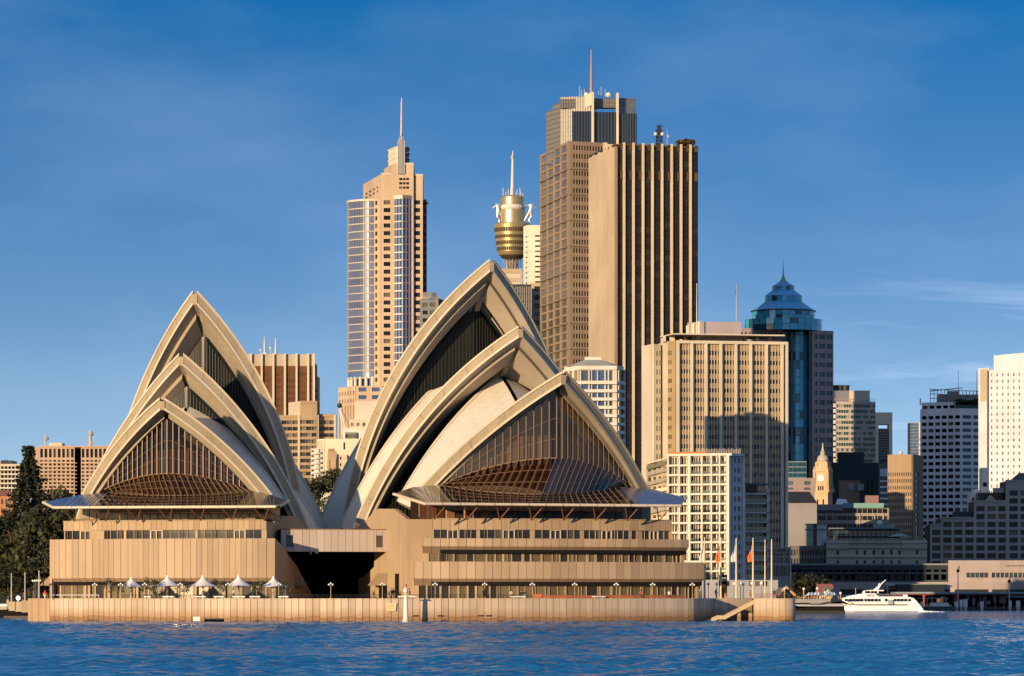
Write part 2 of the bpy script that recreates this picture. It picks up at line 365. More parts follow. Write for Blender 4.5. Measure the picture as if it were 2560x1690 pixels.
def build_seawall():
    mb = MB(); bk = MB(); a0, a1 = sw_ang(125), sw_ang(1735); n = int((a1 - a0) * SWR / 1.27)
    hole = (sw_ang(507), sw_ang(558))
    for i in range(n):
        b0 = a0 + (a1 - a0) * (i + .035) / n; b1 = a0 + (a1 - a0) * (i + .965) / n; am = (b0 + b1) / 2
        zb = .62 if hole[0] < am < hole[1] else -1.0
        p, q = sw_at(b0), sw_at(b1); j = random.uniform(0, .03)
        mb.slab((p.x, p.y - j, zb), (q.x, q.y - j, zb), (q.x, q.y - j, ZP), (p.x, p.y - j, ZP), .35)
    pts = [sw_at(a0 + (a1 - a0) * i / 60, -.33) for i in range(61)]
    for i in range(60):
        p, q = pts[i], pts[i + 1]; zb = .62 if hole[0] - .01 < a0 + (a1 - a0) * (i + .5) / 60 < hole[1] + .01 else -1
        bk.slab((p.x, p.y, zb), (q.x, q.y, zb), (q.x, q.y, ZP - .01), (p.x, p.y, ZP - .01), 1.)
    mb.build('wall_panels', M_sea, sea); bk.build('backing', M_dark, sea)
    # square end on the left, wider panels and a browner stain
    e = MB(); B = sw_at(a0, -.02); A = XY(70, B.y + .5); d = (B - A).normalized(); nn = Vector((d.y, -d.x)); Lg = (B - A).length
    for i, (f0, f1) in enumerate([(0, .17), (.185, .48), (.495, .80), (.815, .99)]): e.bar(A, d, nn, f0 * Lg, f1 * Lg, -.4, 0, -1, ZP)
    e.bar(A, d, nn, 0.02, Lg, -8, -.42, -1, ZP - .02)
    m = wall('stained_end_panel', (.48, .32, .19), .10, .8, .3, .12, .3, .1, 3.)
    e.build('end_panels', m, sea)
    # niche walls, white ladder plate beside the culvert
    c = MB(); p = sw_at(hole[0] - .006, .04); q = sw_at(hole[0] - .021, .04); c.slab((q.x, q.y, .2), (p.x, p.y, .2), (p.x, p.y, .95), (q.x, q.y, .95), .08); c.build('access_plate', plain('pale_plate', (.7, .66, .55)), sea)
    h = MB()
    for px in (1032, 1094, 1195, 1215):
        p = sw_pt(px, .03); q = sw_pt(px + 16, .03); h.slab((p.x, p.y, 1.02), (q.x, q.y, 1.02), (q.x, q.y, 1.26), (p.x, p.y, 1.26), .06)
    h.build('drain_slot', M_dark, sea)
build_seawall()
# right end: recess with landing steps and a round-cornered pier
pier = thing('stone_pier', 'sunlit stone pier end with rounded corner and recessed landing wall', 'pier', (48, 724, 0))
def build_pier():
    A = sw_pt(1735); B = Vector((PX(1787, 733), 733.)); C = Vector((PX(1884, 737), 737.)); D = Vector((PX(1884, 719.5), 719.5)); E = Vector((PX(1964, 716.5), 716.5))
    mb = MB()
    def run(p, q, w, z0=-1):
        d = q - p; Lg = d.length; k = max(1, round(Lg / w))
        for i in range(k):
            a = p + d * ((i + .02) / k); b = p + d * ((i + .98) / k); mb.slab((a.x, a.y, z0), (b.x, b.y, z0), (b.x, b.y, ZP), (a.x, a.y, ZP), .3)
    run(A, B, 3.4); run(B, C, 1.35); run(C, D, 18); run(D, E, 1.42)
    pc = []
    for i in range(9):
        a = rad(-88 + 90 * i / 8); pc.append(Vector((E.x + 1.9 * math.cos(a), E.y + 1.9 + 1.9 * math.sin(a))))
    pc.append(Vector((PX(1987, 745), 745.)))
    for p, q in zip(pc[:-1], pc[1:]): mb.slab((p.x, p.y, -1), (q.x, q.y, -1), (q.x, q.y, ZP), (p.x, p.y, ZP), .3)
    mb.build('wall_panels', M_sea, pier)
    k = MB(); k.prism([(A.x, A.y + .4), (B.x, B.y + .4), (C.x - .3, C.y + .4), (D.x + .35, D.y + .4), (E.x, E.y + .4), (E.x + 1.5, E.y + 2), (PX(1986, 745), 745), (30, 745)], -1, ZP - .015)
    k.build('core', M_dark, pier)
build_pier()
def build_steps():
    s = thing('landing_steps', 'long stone landing steps climbing from the water to the pier top', 'steps', (PX(1830, 727), 727, 0))
    mb = MB(); y0, y1 = 722.0, 725.5
    prof = [(1755, 1556), (1795, 1538), (1812, 1538), (1884, 1500)]
    xs = [(PX(a, 723), PZ(b, 723)) for a, b in prof]
    st = MB()
    def flight(a, b, n):
        for i in range(n):
            x0 = a[0] + (b[0] - a[0]) * i / n; x1 = a[0] + (b[0] - a[0]) * (i + 1) / n; z = a[1] + (b[1] - a[1]) * (i + 1) / n
            st.box(x0, x1, y0, y1, z - .42, z)
    flight(xs[0], xs[1], 9); st.box(xs[1][0], xs[2][0], y0, y1, xs[1][1] - .45, xs[1][1]); flight(xs[2], xs[3], 17)
    st.build('tread', wall('step_stone', (.50, .38, .25), .2, .8, .1), s)
    r = MB()
    for k in range(3): r.slab((xs[k][0], y0 - .12, xs[k][1] - .75), (xs[k + 1][0], y0 - .12, xs[k + 1][1] - .75), (xs[k + 1][0], y0 - .12, xs[k + 1][1] - .18), (xs[k][0], y0 - .12, xs[k][1] - .18), .12)
    r.build('stringer', wall('step_stringer', (.56, .44, .28), .05), s)
    for x in (xs[1][0] + .3, xs[2][0] + 2.6, xs[3][0] - .6): b = MB(); b.box(x - .3, x + .3, y0 + .3, y1 - .3, -1, min(xs[3][1], .9 if x < xs[2][0] + 1 else 1.6)); b.build('pier_block', M_sea, s)
    return s
build_steps()
pr = MB(); a0, a1 = sw_ang(125), sw_ang(1735)
pts = [(PX(72, 726), 725.6)] + [tuple(sw_at(a0 + (a1 - a0) * i / 40, -.05)) for i in range(41)] + [(PX(1787, 733), 733), (PX(1884, 737), 737), (PX(1886, 720), 720), (PX(1962, 717.3), 717.3), (PX(1980, 719.5), 719.5), (PX(1985, 745), 745), (60, 1060), (-84, 1060), (-84, 760), (PX(76, 740), 740)]
pr.add([(p[0], p[1], ZP) for p in pts], [tuple(range(len(pts)))])
structure(pr, 'promenade', wall('promenade_paving', (.36, .28, .21), .1, .85, 0, .1, .3, .1, 2))
ld = MB(); ld.add([(-900, 880, 3.0), (-105, 880, 3.0), (-105, 1055, 3.0), (74, 1056, 3.0), (78, 1345, 3.0), (900, 1345, 3.0), (900, 9000, 3.0), (-3000, 9000, 3.0)], [tuple(range(8))])
structure(ld, 'ground', wall('city_ground', (.09, .09, .085), .1, .9, 0, .1))
def water_mat():
    m, nt, b, o = new_mat('harbour_water')
    col = mixc(nt, rng(nt, noise(nt, .02, 4, sc3=(.35, 1.6, 1)), .35, .7), (.004, .13, .30), (.008, .19, .41))
    nt.links.new(col, b.inputs['Base Color']); b.inputs['Roughness'].default_value = .09; b.inputs['IOR'].default_value = 1.33; b.inputs['Specular IOR Level'].default_value = .5
    h = mth(nt, 'ADD', noise(nt, 1.1, 6, sc3=(.8, 1.1, 1)), mth(nt, 'MULTIPLY', noise(nt, .33, 4, sc3=(.7, 1.2, 1)), 1.5))
    bump(nt, b, h, .34, 1.)
    return m
M_water = water_mat()
def build_water():
    rs = np.random.RandomState(3); n = 256; Lt = 110.0
    k = np.fft.fftfreq(n, Lt / n) * 2 * np.pi; kx, ky = np.meshgrid(k, k, indexing='ij'); kk = np.hypot(kx, ky); kk[0, 0] = 1
    w = np.array([-.45, -.9]); cs = (kx * w[0] + ky * w[1]) / kk
    S = np.exp(-1 / (kk * .95) ** 2) / kk ** 3.1 * (.3 + cs ** 2) * np.exp(-(kk * .16) ** 2); S[0, 0] = 0
    Hf = (rs.randn(n, n) + 1j * rs.randn(n, n)) * np.sqrt(S); h = np.fft.ifft2(Hf).real; h = h / h.std() * .115
    # a repeated tile would show, so add two long incommensurate swells and patches of calm
    x = np.arange(-130, 190.1, .62); y = np.concatenate([np.arange(205, 420, .62), np.arange(420, 760, .95)])
    X, Y = np.meshgrid(x, y, indexing='ij')
    ix = (X / Lt * n); iy = (Y / Lt * n); i0 = np.floor(ix).astype(int); j0 = np.floor(iy).astype(int); fx = ix - i0; fy = iy - j0
    g = lambda a, b: h[a % n, b % n]
    Z = (g(i0, j0) * (1 - fx) + g(i0 + 1, j0) * fx) * (1 - fy) + (g(i0, j0 + 1) * (1 - fx) + g(i0 + 1, j0 + 1) * fx) * fy
    Z = Z * (.75 + .35 * np.sin(X / 37. + Y / 61.) * np.sin(Y / 23. - X / 90.)) + .03 * np.sin(X / 7.3 + Y / 5.1) * np.sin(X / 29. - Y / 13.7)
    nx, ny = X.shape
    me = bpy.data.meshes.new('water'); co = np.stack([X, Y, Z], -1).reshape(-1, 3)
    me.vertices.add(nx * ny); me.vertices.foreach_set('co', co.ravel())
    a = (np.arange(nx - 1)[:, None] * ny + np.arange(ny - 1)[None]).ravel()
    q = np.stack([a, a + ny, a + ny + 1, a + 1], -1).ravel(); nf = len(a)
    me.loops.add(nf * 4); me.loops.foreach_set('vertex_index', q); me.polygons.add(nf); me.polygons.foreach_set('loop_start', np.arange(nf) * 4); me.polygons.foreach_set('loop_total', np.full(nf, 4))
    me.update(); me.polygons.foreach_set('use_smooth', [True] * nf); me.materials.append(M_water)
    o = bpy.data.objects.new('water', me); COL.objects.link(o); o['kind'] = 'structure'
    f = MB()
    for (xa, xb, ya, yb) in ((-130, 190, -300, 205.3), (-130, 190, 759.6, 1500), (-4000, -129.9, -300, 1500), (189.9, 4000, -300, 1500)): f.add([(xa, ya, -.02), (xb, ya, -.02), (xb, yb, -.02), (xa, yb, -.02)], [(0, 1, 2, 3)])
    structure(f, 'harbour_water', M_water)
build_water()
# ------------------------------------------------------------------ roof shells: parts of spheres, as built
class Hall:
    def __init__(s, O, th): s.O = O; s.e = Vector((math.cos(th), math.sin(th))); s.d = Vector((math.sin(th), -math.cos(th)))
    def w(s, u, v, z): return (s.O[0] + u * s.e.x + v * s.d.x, s.O[1] + u * s.e.y + v * s.d.y, z)
class Shell:
    """half of a shell (u > 0) in hall coordinates: foot, apex, sphere radius, ridge slope; back=True mirrors v (a rear-facing shell)"""
    def __init__(s, R, vf, w, zf, va, za, sg, foot=4.5, ridge=24., back=False):
        s.R = R; s.m = -1 if back else 1
        vf, va = vf * s.m, va * s.m
        A = np.array([.4, va, za]); F = np.array([w, vf, zf]); sn, cn = math.sin(sg), math.cos(sg)
        cen = lambda cu: np.array([cu, va - math.sqrt(R * R - (.4 - cu) ** 2) * sn, za - math.sqrt(R * R - (.4 - cu) ** 2) * cn])
        cus = np.linspace(-R * .98, -1, 400); val = np.array([np.linalg.norm(F - cen(c)) - R for c in cus])
        ix = np.where(np.sign(val[:-1]) != np.sign(val[1:]))[0]
        if len(ix):
            a, b, fa = cus[ix[-1]], cus[ix[-1] + 1], val[ix[-1]]
            for _ in range(50):
                m = (a + b) / 2; fm = np.linalg.norm(F - cen(m)) - R
                if np.sign(fm) == np.sign(fa): a = m
                else: b = m
            s.c = cen((a + b) / 2)
        else: s.c = cen(cus[np.argmin(abs(val))])
        s.rho = math.sqrt(R * R - (.4 - s.c[0]) ** 2); s.a0 = math.atan2(va - s.c[1], za - s.c[2])   # angle from vertical, forward positive
        s.F = F; s.foot = foot; s.len = ridge
    def ridge(s, t): a = s.a0 - t * s.len / s.rho; return np.array([.4, s.c[1] + s.rho * math.sin(a), s.c[2] + s.rho * math.cos(a)])
    def footp(s, t):
        p = s.F + np.array([0, -s.foot * t, -.25 * s.foot * t * 0]); d = p - s.c; return s.c + d / np.linalg.norm(d) * s.R
    def curve(s, t, r, n, ext=0.):
        """arc of radius r in the slice plane t, from the foot up to u = 0.4"""
        f = s.footp(t) - s.c; g = s.ridge(t) - s.c; e1 = f / np.linalg.norm(f); e2 = g - e1 * (g @ e1); e2 /= np.linalg.norm(e2)
        om = math.atan2(g @ e2, g @ e1); u = lambda a: s.c[0] + r * (math.cos(a) * e1[0] + math.sin(a) * e2[0])
        lo, hi = 0., om * 1.1
        if u(hi) < .4:
            for _ in range(40):
                m = (lo + hi) / 2
                if u(m) > .4: lo = m
                else: hi = m
        an = np.linspace(0, lo if u(om * 1.1) < .4 else om, n)
        pts = s.c + r * (np.cos(an)[:, None] * e1 + np.sin(an)[:, None] * e2)
        pts[:, 1] *= s.m; return pts
def half(h, sh, side, ts, r0, n, name, mat, parent, r1=None, uv=None, smooth=True):
    """surface over slices ts at radius r0 (or from r0 to r1 at one slice)"""
    rows = [sh.curve(t, r0 if r1 is None else r0 + (r1 - r0) * i / (len(ts) - 1), n) for i, t in enumerate(ts)]
    mb = MB()
    vs = [h.w(side * p[0], p[1], p[2]) for row in rows for p in row]; fs = []
    for i in range(len(rows) - 1):
        for j in range(n - 1):
            q = (i * n + j, i * n + j + 1, (i + 1) * n + j + 1, (i + 1) * n + j); fs.append(q if side * sh.m < 0 else q[::-1])
    mb.add(vs, fs); o = mb.build(name, mat, parent, smooth)
    if uv:
        l = o.data.uv_layers.new(name='ribs'); k = len(rows)
        idx = np.zeros(len(o.data.loops), int); o.data.loops.foreach_get('vertex_index', idx)
        U = np.stack([(idx // n) / (k - 1) * uv[0], (idx % n) / (n - 1) * uv[1]], -1); l.data.foreach_set('uv', U.ravel())
    return o
def build_shell(h, sh, root, rim=2.0, mouth=True, nrib=9, label=None):
    n = 44
    for side in (-1, 1):
        o = half(h, sh, side, np.linspace(0, 1, 22), sh.R, n, 'roof_shell', M_tile, root, uv=(nrib, 9))
        T = lambda m: m / sh.len        # metres behind the mouth at the ridge -> slice parameter
        # edge beam: face, lip, soffit, second step
        half(h, sh, side, [T(.25)] * 3, sh.R + .1, n, 'edge_beam', M_rim, o, r1=sh.R - rim + .1, smooth=False, uv=(1, 8))
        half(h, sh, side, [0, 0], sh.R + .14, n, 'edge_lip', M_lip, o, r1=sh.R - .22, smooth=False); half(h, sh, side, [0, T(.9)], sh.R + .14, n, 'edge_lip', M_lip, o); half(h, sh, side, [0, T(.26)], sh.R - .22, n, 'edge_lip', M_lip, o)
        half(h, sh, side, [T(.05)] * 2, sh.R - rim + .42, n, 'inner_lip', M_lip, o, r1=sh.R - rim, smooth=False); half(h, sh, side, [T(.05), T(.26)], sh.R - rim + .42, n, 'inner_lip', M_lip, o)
        half(h, sh, side, [0, T(3.2)], sh.R - rim, n, 'soffit', M_sof, o)
        if mouth:
            half(h, sh, side, [T(3.2)] * 3, sh.R - rim + .05, n, 'inner_rib', M_rim, o, r1=sh.R - rim - .8, smooth=False)
            half(h, sh, side, [T(3.2), T(9.)], sh.R - rim - .8, n, 'inner_soffit', M_sof, o)
        half(h, sh, side, [1, 1], sh.R + .05, n, 'rear_edge', M_rim, o, r1=sh.R - 1.4, smooth=False)
        half(h, sh, side, np.linspace(.3, 1, 8), sh.R - 1.4, n, 'inner_face', M_sof, o)
        fm = MB(); k = [sh.footp(t) for t in (0, 1)]; ki = [sh.c + (p - sh.c) * ((sh.R - rim) / sh.R) for p in k]
        q = [h.w(side * p[0], p[1] * sh.m, p[2]) for p in (k[0], k[1], ki[1], ki[0])]
        fm.add(q, [(0, 1, 2, 3)]); fm.build('foot_face', M_rim, o)
    # keystone between the two halves
    top = sh.curve(0, sh.R, 6)[-1]; bot = sh.curve(0, sh.R - rim, 6)[-1]; b3 = sh.curve(3.2 / sh.len, sh.R - rim, 6)[-1]; t3 = sh.curve(.999, sh.R - .2, 6)[-1]
    kb = MB(); g = .5
    a = [h.w(x * g, p[1] - .12 * sh.m, p[2] - dz) for p, dz in ((top, .55), (bot, -.05)) for x in (-1, 1)]
    b = [h.w(x * g, p[1], p[2] - dz) for p, dz in ((t3, .7), (b3, .0)) for x in (-1, 1)]
    kb.add(a + b, [(0, 1, 3, 2), (0, 4, 5, 1), (2, 3, 7, 6), (4, 6, 7, 5), (0, 2, 6, 4), (1, 5, 7, 3)]); kb.build('keystone', M_rim, root)
def glass_wall(h, sh, root, tg, zb, step, mat, name, drop=2.8, mull=.16, dep=.5, lim=None):
    """vertical mullioned wall hung from the shell's inner face and standing on level zb"""
    c = sh.curve(tg / sh.len, sh.R - drop, 120); c = c[c[:, 2] > zb + .3]
    U = np.concatenate([-c[:, 0], c[::-1, 0]]); V = np.concatenate([c[:, 1], c[::-1, 1]]); Z = np.concatenate([c[:, 2], c[::-1, 2]])
    um = c[0, 0]; n = int(um / step); us = [i * step for i in range(-n, n + 1)]
    at = lambda u: (np.interp(u, U, V), np.interp(u, U, Z))
    g = MB(); q = [-um] + us + [um]
    for a, b in zip(q[:-1], q[1:]):
        (va, za), (vb, zz) = at(a), at(b)
        g.add([h.w(a, va, zb), h.w(b, vb, zb), h.w(b, vb, zz + 1.), h.w(a, va, za + 1.)], [(0, 1, 2, 3)])
    gw = g.build(name, mat, root)
    return gw, us, at
def mullions(h, gw, us, paths, mat, w=.16, dep=.45, cap=100):
    """each mullion a bar following its polyline of (u, v, z), standing dep proud of the glass"""
    for pth in paths:
        m = MB()
        for (u0, v0, z0), (u1, v1, z1) in zip(pth[:-1], pth[1:]):
            t = Vector((0, v1 - v0, z1 - z0)); t.normalize(); nv, nz = (-t.z, t.y) if t.z < 0 else (t.z, -t.y)
            f = lambda u, v, z, k, s_: h.w(u + s_ * w / 2, v + nv * k, z + nz * k)
            m.hexa([f(u0, v0, z0, dep, -1), f(u0, v0, z0, dep, 1), f(u0, v0, z0, -.05, 1), f(u0, v0, z0, -.05, -1), f(u1, v1, z1, dep, -1), f(u1, v1, z1, dep, 1), f(u1, v1, z1, -.05, 1), f(u1, v1, z1, -.05, -1)])
        m.build('mullion', mat, gw)
def panel_band(mb, A, B, z0, z1, w, mback=None, o0=0., o1=0., th=.22):
    """row of separate panels from A to B; o0/o1 push the lower/upper edge back from the line (metres)"""
    d = B - A; Lg = d.length; d = d / Lg; n = Vector((d.y, -d.x)); k = max(1, round(Lg / w)); w = Lg / k
    for i in range(k):
        a, b = A + d * (i * w + .03), A + d * ((i + 1) * w - .03); j = random.uniform(0, .02)
        q = lambda p, o, z: (p.x - n.x * (o - j), p.y - n.y * (o - j), z)
        mb.slab(q(a, o0, z0), q(b, o0, z0), q(b, o1, z1), q(a, o1, z1), th)
    if mback is not None:
        q = lambda p, o, z: (p.x - n.x * o, p.y - n.y * o, z)
        mback.slab(q(A, o0 + .12, z0), q(B, o0 + .12, z0), q(B, o1 + .12, z1), q(A, o1 + .12, z1), .4)
def poly_wall(mb, A, B, prof, th=.6):
    """upright wall in the vertical plane through A-B whose outline is given as photo points on that plane"""
    d = (B - A).normalized(); n = Vector((d.y, -d.x)); f = []
    for px, py in prof:
        p = online(px, A, B); f.append(Vector((p.x, p.y, PZ(py, p.y))))
    k = len(f); bk = [p - Vector((n.x, n.y, 0)) * th for p in f]
    mb.add(f + bk, [tuple(range(k)), tuple(range(2 * k - 1, k - 1, -1))] + [(i, i + k, (i + 1) % k + k, (i + 1) % k) for i in range(k)])
# ------------------------------------------------------------------ the two halls
def off(A, B, o):
    d = (B - A).normalized(); n = Vector((d.y, -d.x)); return A - n * o, B - n * o
def fr(A, B, prs):
    Lg = (B - A).length; return [tuple((online(p, A, B) - A).length / Lg for p in pr) for pr in prs]
def arc_line(px0, Y0, phi0, R, px1, step=3.2, back=False):
    """plan polyline of a convex front, from photo column px0 at depth Y0 (or, with back, ending there), turning with radius R"""
    p = XY(px1 if back else px0, Y0); phi = rad(phi0); out = [p]
    while True:
        sgn = -1 if back else 1; phi += sgn * step / R / 2; q = p + Vector((math.cos(phi), math.sin(phi))) * step * sgn; phi += sgn * step / R / 2
        px = CXP + FP * q.x / q.y
        if (px <= px0 if back else px >= px1): out.append(online(px0 if back else px1, p, q)); break
        out.append(q); p = q
    return out[::-1] if back else out
def segs(pl): return list(zip(pl[:-1], pl[1:]))
def off_line(pl, o):
    """polyline moved back by o along the local normal"""
    out = []
    for i, p in enumerate(pl):
        d = (pl[min(i + 1, len(pl) - 1)] - pl[max(i - 1, 0)]).normalized(); out.append(p - Vector((d.y, -d.x)) * o)
    return out
def arc_panels(mb, pl, z0, z1, w, bk=None, o0=0., o1=0.):
    P0, P1 = off_line(pl, o0), off_line(pl, o1)
    for i in range(len(pl) - 1):
        a, b, c, d = P0[i], P0[i + 1], P1[i + 1], P1[i]; k = max(1, round((b - a).length / w))
        for j in range(k):
            f, g = (j + .025) / k, (j + .975) / k; s = random.uniform(0, .02); A_, B_, C_2, D_ = a.lerp(b, f), a.lerp(b, g), d.lerp(c, g), d.lerp(c, f)
            mb.slab((A_.x, A_.y - s, z0), (B_.x, B_.y - s, z0), (C_2.x, C_2.y - s, z1), (D_.x, D_.y - s, z1), .2)
        if bk is not None:
            q = [off(a, b, .13), off(d, c, .13)]; bk.slab((*q[0][0], z0), (*q[0][1], z0), (*q[1][1], z1), (*q[1][0], z1), .4)
def arc_windows(hb, pl, openings, z0, z1, back, gl, name='window'):
    ql = off_line(pl, back)
    for a, b in segs(ql):
        x0, x1 = [CXP + FP * p.x / p.y for p in (a, b)]; ops = [(max(o[0], x0 + .15), min(o[1], x1 - .15)) for o in openings if o[1] > x0 + .8 and o[0] < x1 - .8]
        hb.face(a, b, z0, z1, fr(a, b, ops), [(z0 + .02, z1 - .02)], M_gran, gl, rec=.28, name=name, part='window_band', key=round(z0, 1))
def arc_core(hb, pl, o, depth, z0, z1, trim=0):
    f = off_line(pl, o); 
    if trim: f = f[trim:]
    hb.core(f + [p + Vector((0, depth)) for p in (f[-1], f[0])], z0, z1, M_dark, 'core')
def at_px(pl, px):
    for a, b in segs(pl):
        if CXP + FP * b.x / b.y >= px: break
    p = online(px, a, b); d = (b - a).normalized(); return p, d, Vector((d.y, -d.x))
def window_band(hb, A, B, openings, z0, z1, back, gl, name='window', mat=None):
    a, b = off(A, B, back); f = fr(a, b, openings)
    hb.face(a, b, z0, z1, f, [(z0 + .02, z1 - .02)], mat or M_gran, gl, rec=.28, name=name, part='window_band', key=round(z0, 1))
def frame_doors(hb, A, B, prs, z0, z1, back):
    a, b = off(A, B, back); d = (b - a).normalized(); n = Vector((d.y, -d.x))
    for pr in prs:
        t0 = (online(pr[0], a, b) - a).length; t1 = (online(pr[1], a, b) - a).length; m = MB(); tm = (t0 + t1) / 2
        for t in (t0, tm, t1): m.bar(a, d, n, t - .07, t + .07, .0, .36, z0, z1 - .12)
        m.bar(a, d, n, t0 - .07, t1 + .07, 0, .36, z1 - .12, z1 + .03)
        m.build('door_frame', M_edge, hb.root)
def canopy_and_fan(h, hb, sh, zc, ze, vE, zE, pxE, pxW, wings, step, z2c, z2e, cols):
    root = hb.root; tg = 4.0
    c = sh.curve(tg / sh.len, sh.R - 2.8, 120); zmin = ze + .5; c = c[c[:, 2] > zmin]
    U = np.concatenate([-c[:, 0], c[::-1, 0]]); V = np.concatenate([c[:, 1], c[::-1, 1]]); Z = np.concatenate([c[:, 2], c[::-1, 2]]); um = c[0, 0]
    at = lambda u: (float(np.interp(u, U, V)), float(np.interp(u, U, Z)))
    eA = Vector(h.w(-45, vE, 0)[:2]); eB = Vector(h.w(45, vE, 0)[:2])
    uE = lambda px: (online(px, eA, eB) - Vector(h.O)).dot(h.e)
    u0, u1 = uE(pxW[0]), uE(pxW[1]); n = int(um / step); us = [-um] + [i * step for i in range(-n, n + 1)] + [um]
    def path(u):
        v, z = at(u); f = 1 - (u / um) ** 2; zb = ze + (zc - ze) * f; z = max(z, zb + .05); z2 = z2e + (z2c - z2e) * f
        g = (u + um) / (2 * um); u3 = u0 + (u1 - u0) * g
        return [(u, v, z), (u, v, zb), (u + (u3 - u) * .35 * f + (u3 - u) * .2, v + .6 + 7.5 * f, z2), (u3, vE - .2, zE)]
    Pth = [path(u) for u in us]
    g = MB(); fan = MB(); can = MB()
    for p, q in zip(Pth[:-1], Pth[1:]):
        for k, mb in ((0, g), (1, fan), (2, can)): mb.add([h.w(*p[k]), h.w(*p[k + 1]), h.w(*q[k + 1]), h.w(*q[k])], [(0, 1, 2, 3)])
    gw = g.build('glass_wall', M_foyer, root); fw = fan.build('glass_skirt', M_foyer, root); cw = can.build('glass_canopy', M_foyer, root)
    mullions(h, gw, us, [p[:2] for p in Pth[1:-1]], M_bronze, .10, .34)
    mullions(h, fw, us, [p[1:3] for p in Pth[1:-1]], M_bronze, .10, .22)
    mullions(h, cw, us, [p[2:4] for p in Pth[1:-1]], M_bronze, .09, .14)
    for zz in (0,):
        t = MB(); t.tube([Vector(h.w(*p[1])) for p in Pth], .12, 5); t.tube([Vector(h.w(*p[2])) for p in Pth], .09, 5); t.build('transom', M_bronze, fw)
    # cross bars on the lower glazing
    cb = MB()
    for fz in (.33, .66): cb.tube([Vector(h.w(*[p[1][i] + (p[2][i] - p[1][i]) * fz for i in range(3)])) for p in Pth], .045, 4)
    for fz in (.25, .5, .75): cb.tube([Vector(h.w(*[p[2][i] + (p[3][i] - p[2][i]) * fz for i in range(3)])) for p in Pth], .04, 4)
    cb.build('glazing_bar', M_bronze, cw)
    lb = MB()
    for fz in (.3, .62): lb.tube([Vector(h.w(p[1][0], p[1][1] + .02, p[1][2] + (p[0][2] - p[1][2]) * fz)) for p in Pth[2:-2]], .04, 4)
    lb.build('glazing_bar', M_bronze, gw)
    # wings of the canopy and its front edge
    eu0, eu1 = uE(pxE[0]), uE(pxE[1])
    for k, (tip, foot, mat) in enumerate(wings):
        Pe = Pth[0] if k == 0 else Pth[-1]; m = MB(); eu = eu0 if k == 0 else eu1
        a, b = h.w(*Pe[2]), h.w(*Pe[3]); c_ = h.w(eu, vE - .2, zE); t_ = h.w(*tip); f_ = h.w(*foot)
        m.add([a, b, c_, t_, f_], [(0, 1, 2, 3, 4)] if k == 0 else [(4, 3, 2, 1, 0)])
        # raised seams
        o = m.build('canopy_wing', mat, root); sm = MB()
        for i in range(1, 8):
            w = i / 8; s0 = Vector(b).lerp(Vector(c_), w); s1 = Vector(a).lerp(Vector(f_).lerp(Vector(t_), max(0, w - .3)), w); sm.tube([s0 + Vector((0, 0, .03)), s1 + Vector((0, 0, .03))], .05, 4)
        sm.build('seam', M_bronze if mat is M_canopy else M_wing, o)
    e = MB(); L0 = [h.w(*wings[0][0]), h.w(eu0, vE, zE - .15), h.w(eu1, vE, zE - .15), h.w(*wings[1][0])]
    e.tube([Vector(q) for q in L0], .27, 6); e.build('canopy_edge', M_edge, root)
    k = int((eu1 - eu0) / 3.3); j = MB()
    for i in range(1, k):
        x = eu0 + (eu1 - eu0) * i / k; j.tube([h.w(x - .05, vE, zE - .15), h.w(x + .05, vE, zE - .15)], .31, 6)
    j.build('edge_joint', M_bronze, root)
    # V struts and the dark terrace recess below
    zd = cols['zd']
    for i in range(cols['nv']):
        u = eu0 + 3 + (eu1 - eu0 - 6) * i / (cols['nv'] - 1)
        s = MB(); b = h.w(u, vE - 3.6, zd); s.tube([h.w(u - 1.5, vE - .8, zE - .2), b], .13, 5); s.tube([h.w(u + 1.5, vE - .8, zE - .2), b], .13, 5); s.build('canopy_strut', plain('rust_red_steel', (.22, .085, .045), .5), root)
    vr = cols['vr']; r = MB(); nb = 26; ua, ub = eu0 + 2, eu1 - 2
    for i in range(nb):
        a, b = ua + (ub - ua) * i / nb, ua + (ub - ua) * (i + .9) / nb; r.add([h.w(a, vr, zd), h.w(b, vr, zd), h.w(b, vr, zE + .7), h.w(a, vr, zE + .7)], [(0, 1, 2, 3)])
    r.build('terrace_glazing', glass('brown_terrace_glass', (.05, .022, .012), (.16, .07, .035), (.30, .16, .09), .2, 0, .5, .2), root)
    # timber inside: upper foyer wall with fins, sloping stair soffit under the skirt, floor
    W = MB(); F = MB(); Ff = MB(); uu = np.linspace(-um * .97, um * .97, 34)
    vi = lambda u: at(u)[0] - 5.5
    ztop = lambda u: min(at(u)[1] + 1.5, (ze + zc) / 2 + cols['wall_h'] + (1 - (u / um) ** 2) * 2.0)
    for i, (a, b) in enumerate(zip(uu[:-1], uu[1:])):
        m_ = a + (b - a) * .62
        W.add([h.w(a, vi(a), zd), h.w(m_, vi(m_) + .15, zd), h.w(m_, vi(m_) + .15, ztop(m_)), h.w(a, vi(a), ztop(a))], [(0, 1, 2, 3)])
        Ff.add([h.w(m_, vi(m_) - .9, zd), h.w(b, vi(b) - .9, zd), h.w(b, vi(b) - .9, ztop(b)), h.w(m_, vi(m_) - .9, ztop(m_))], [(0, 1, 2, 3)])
    W.build('foyer_wall', M_wood, root); Ff.build('foyer_recess', M_wood2, root)
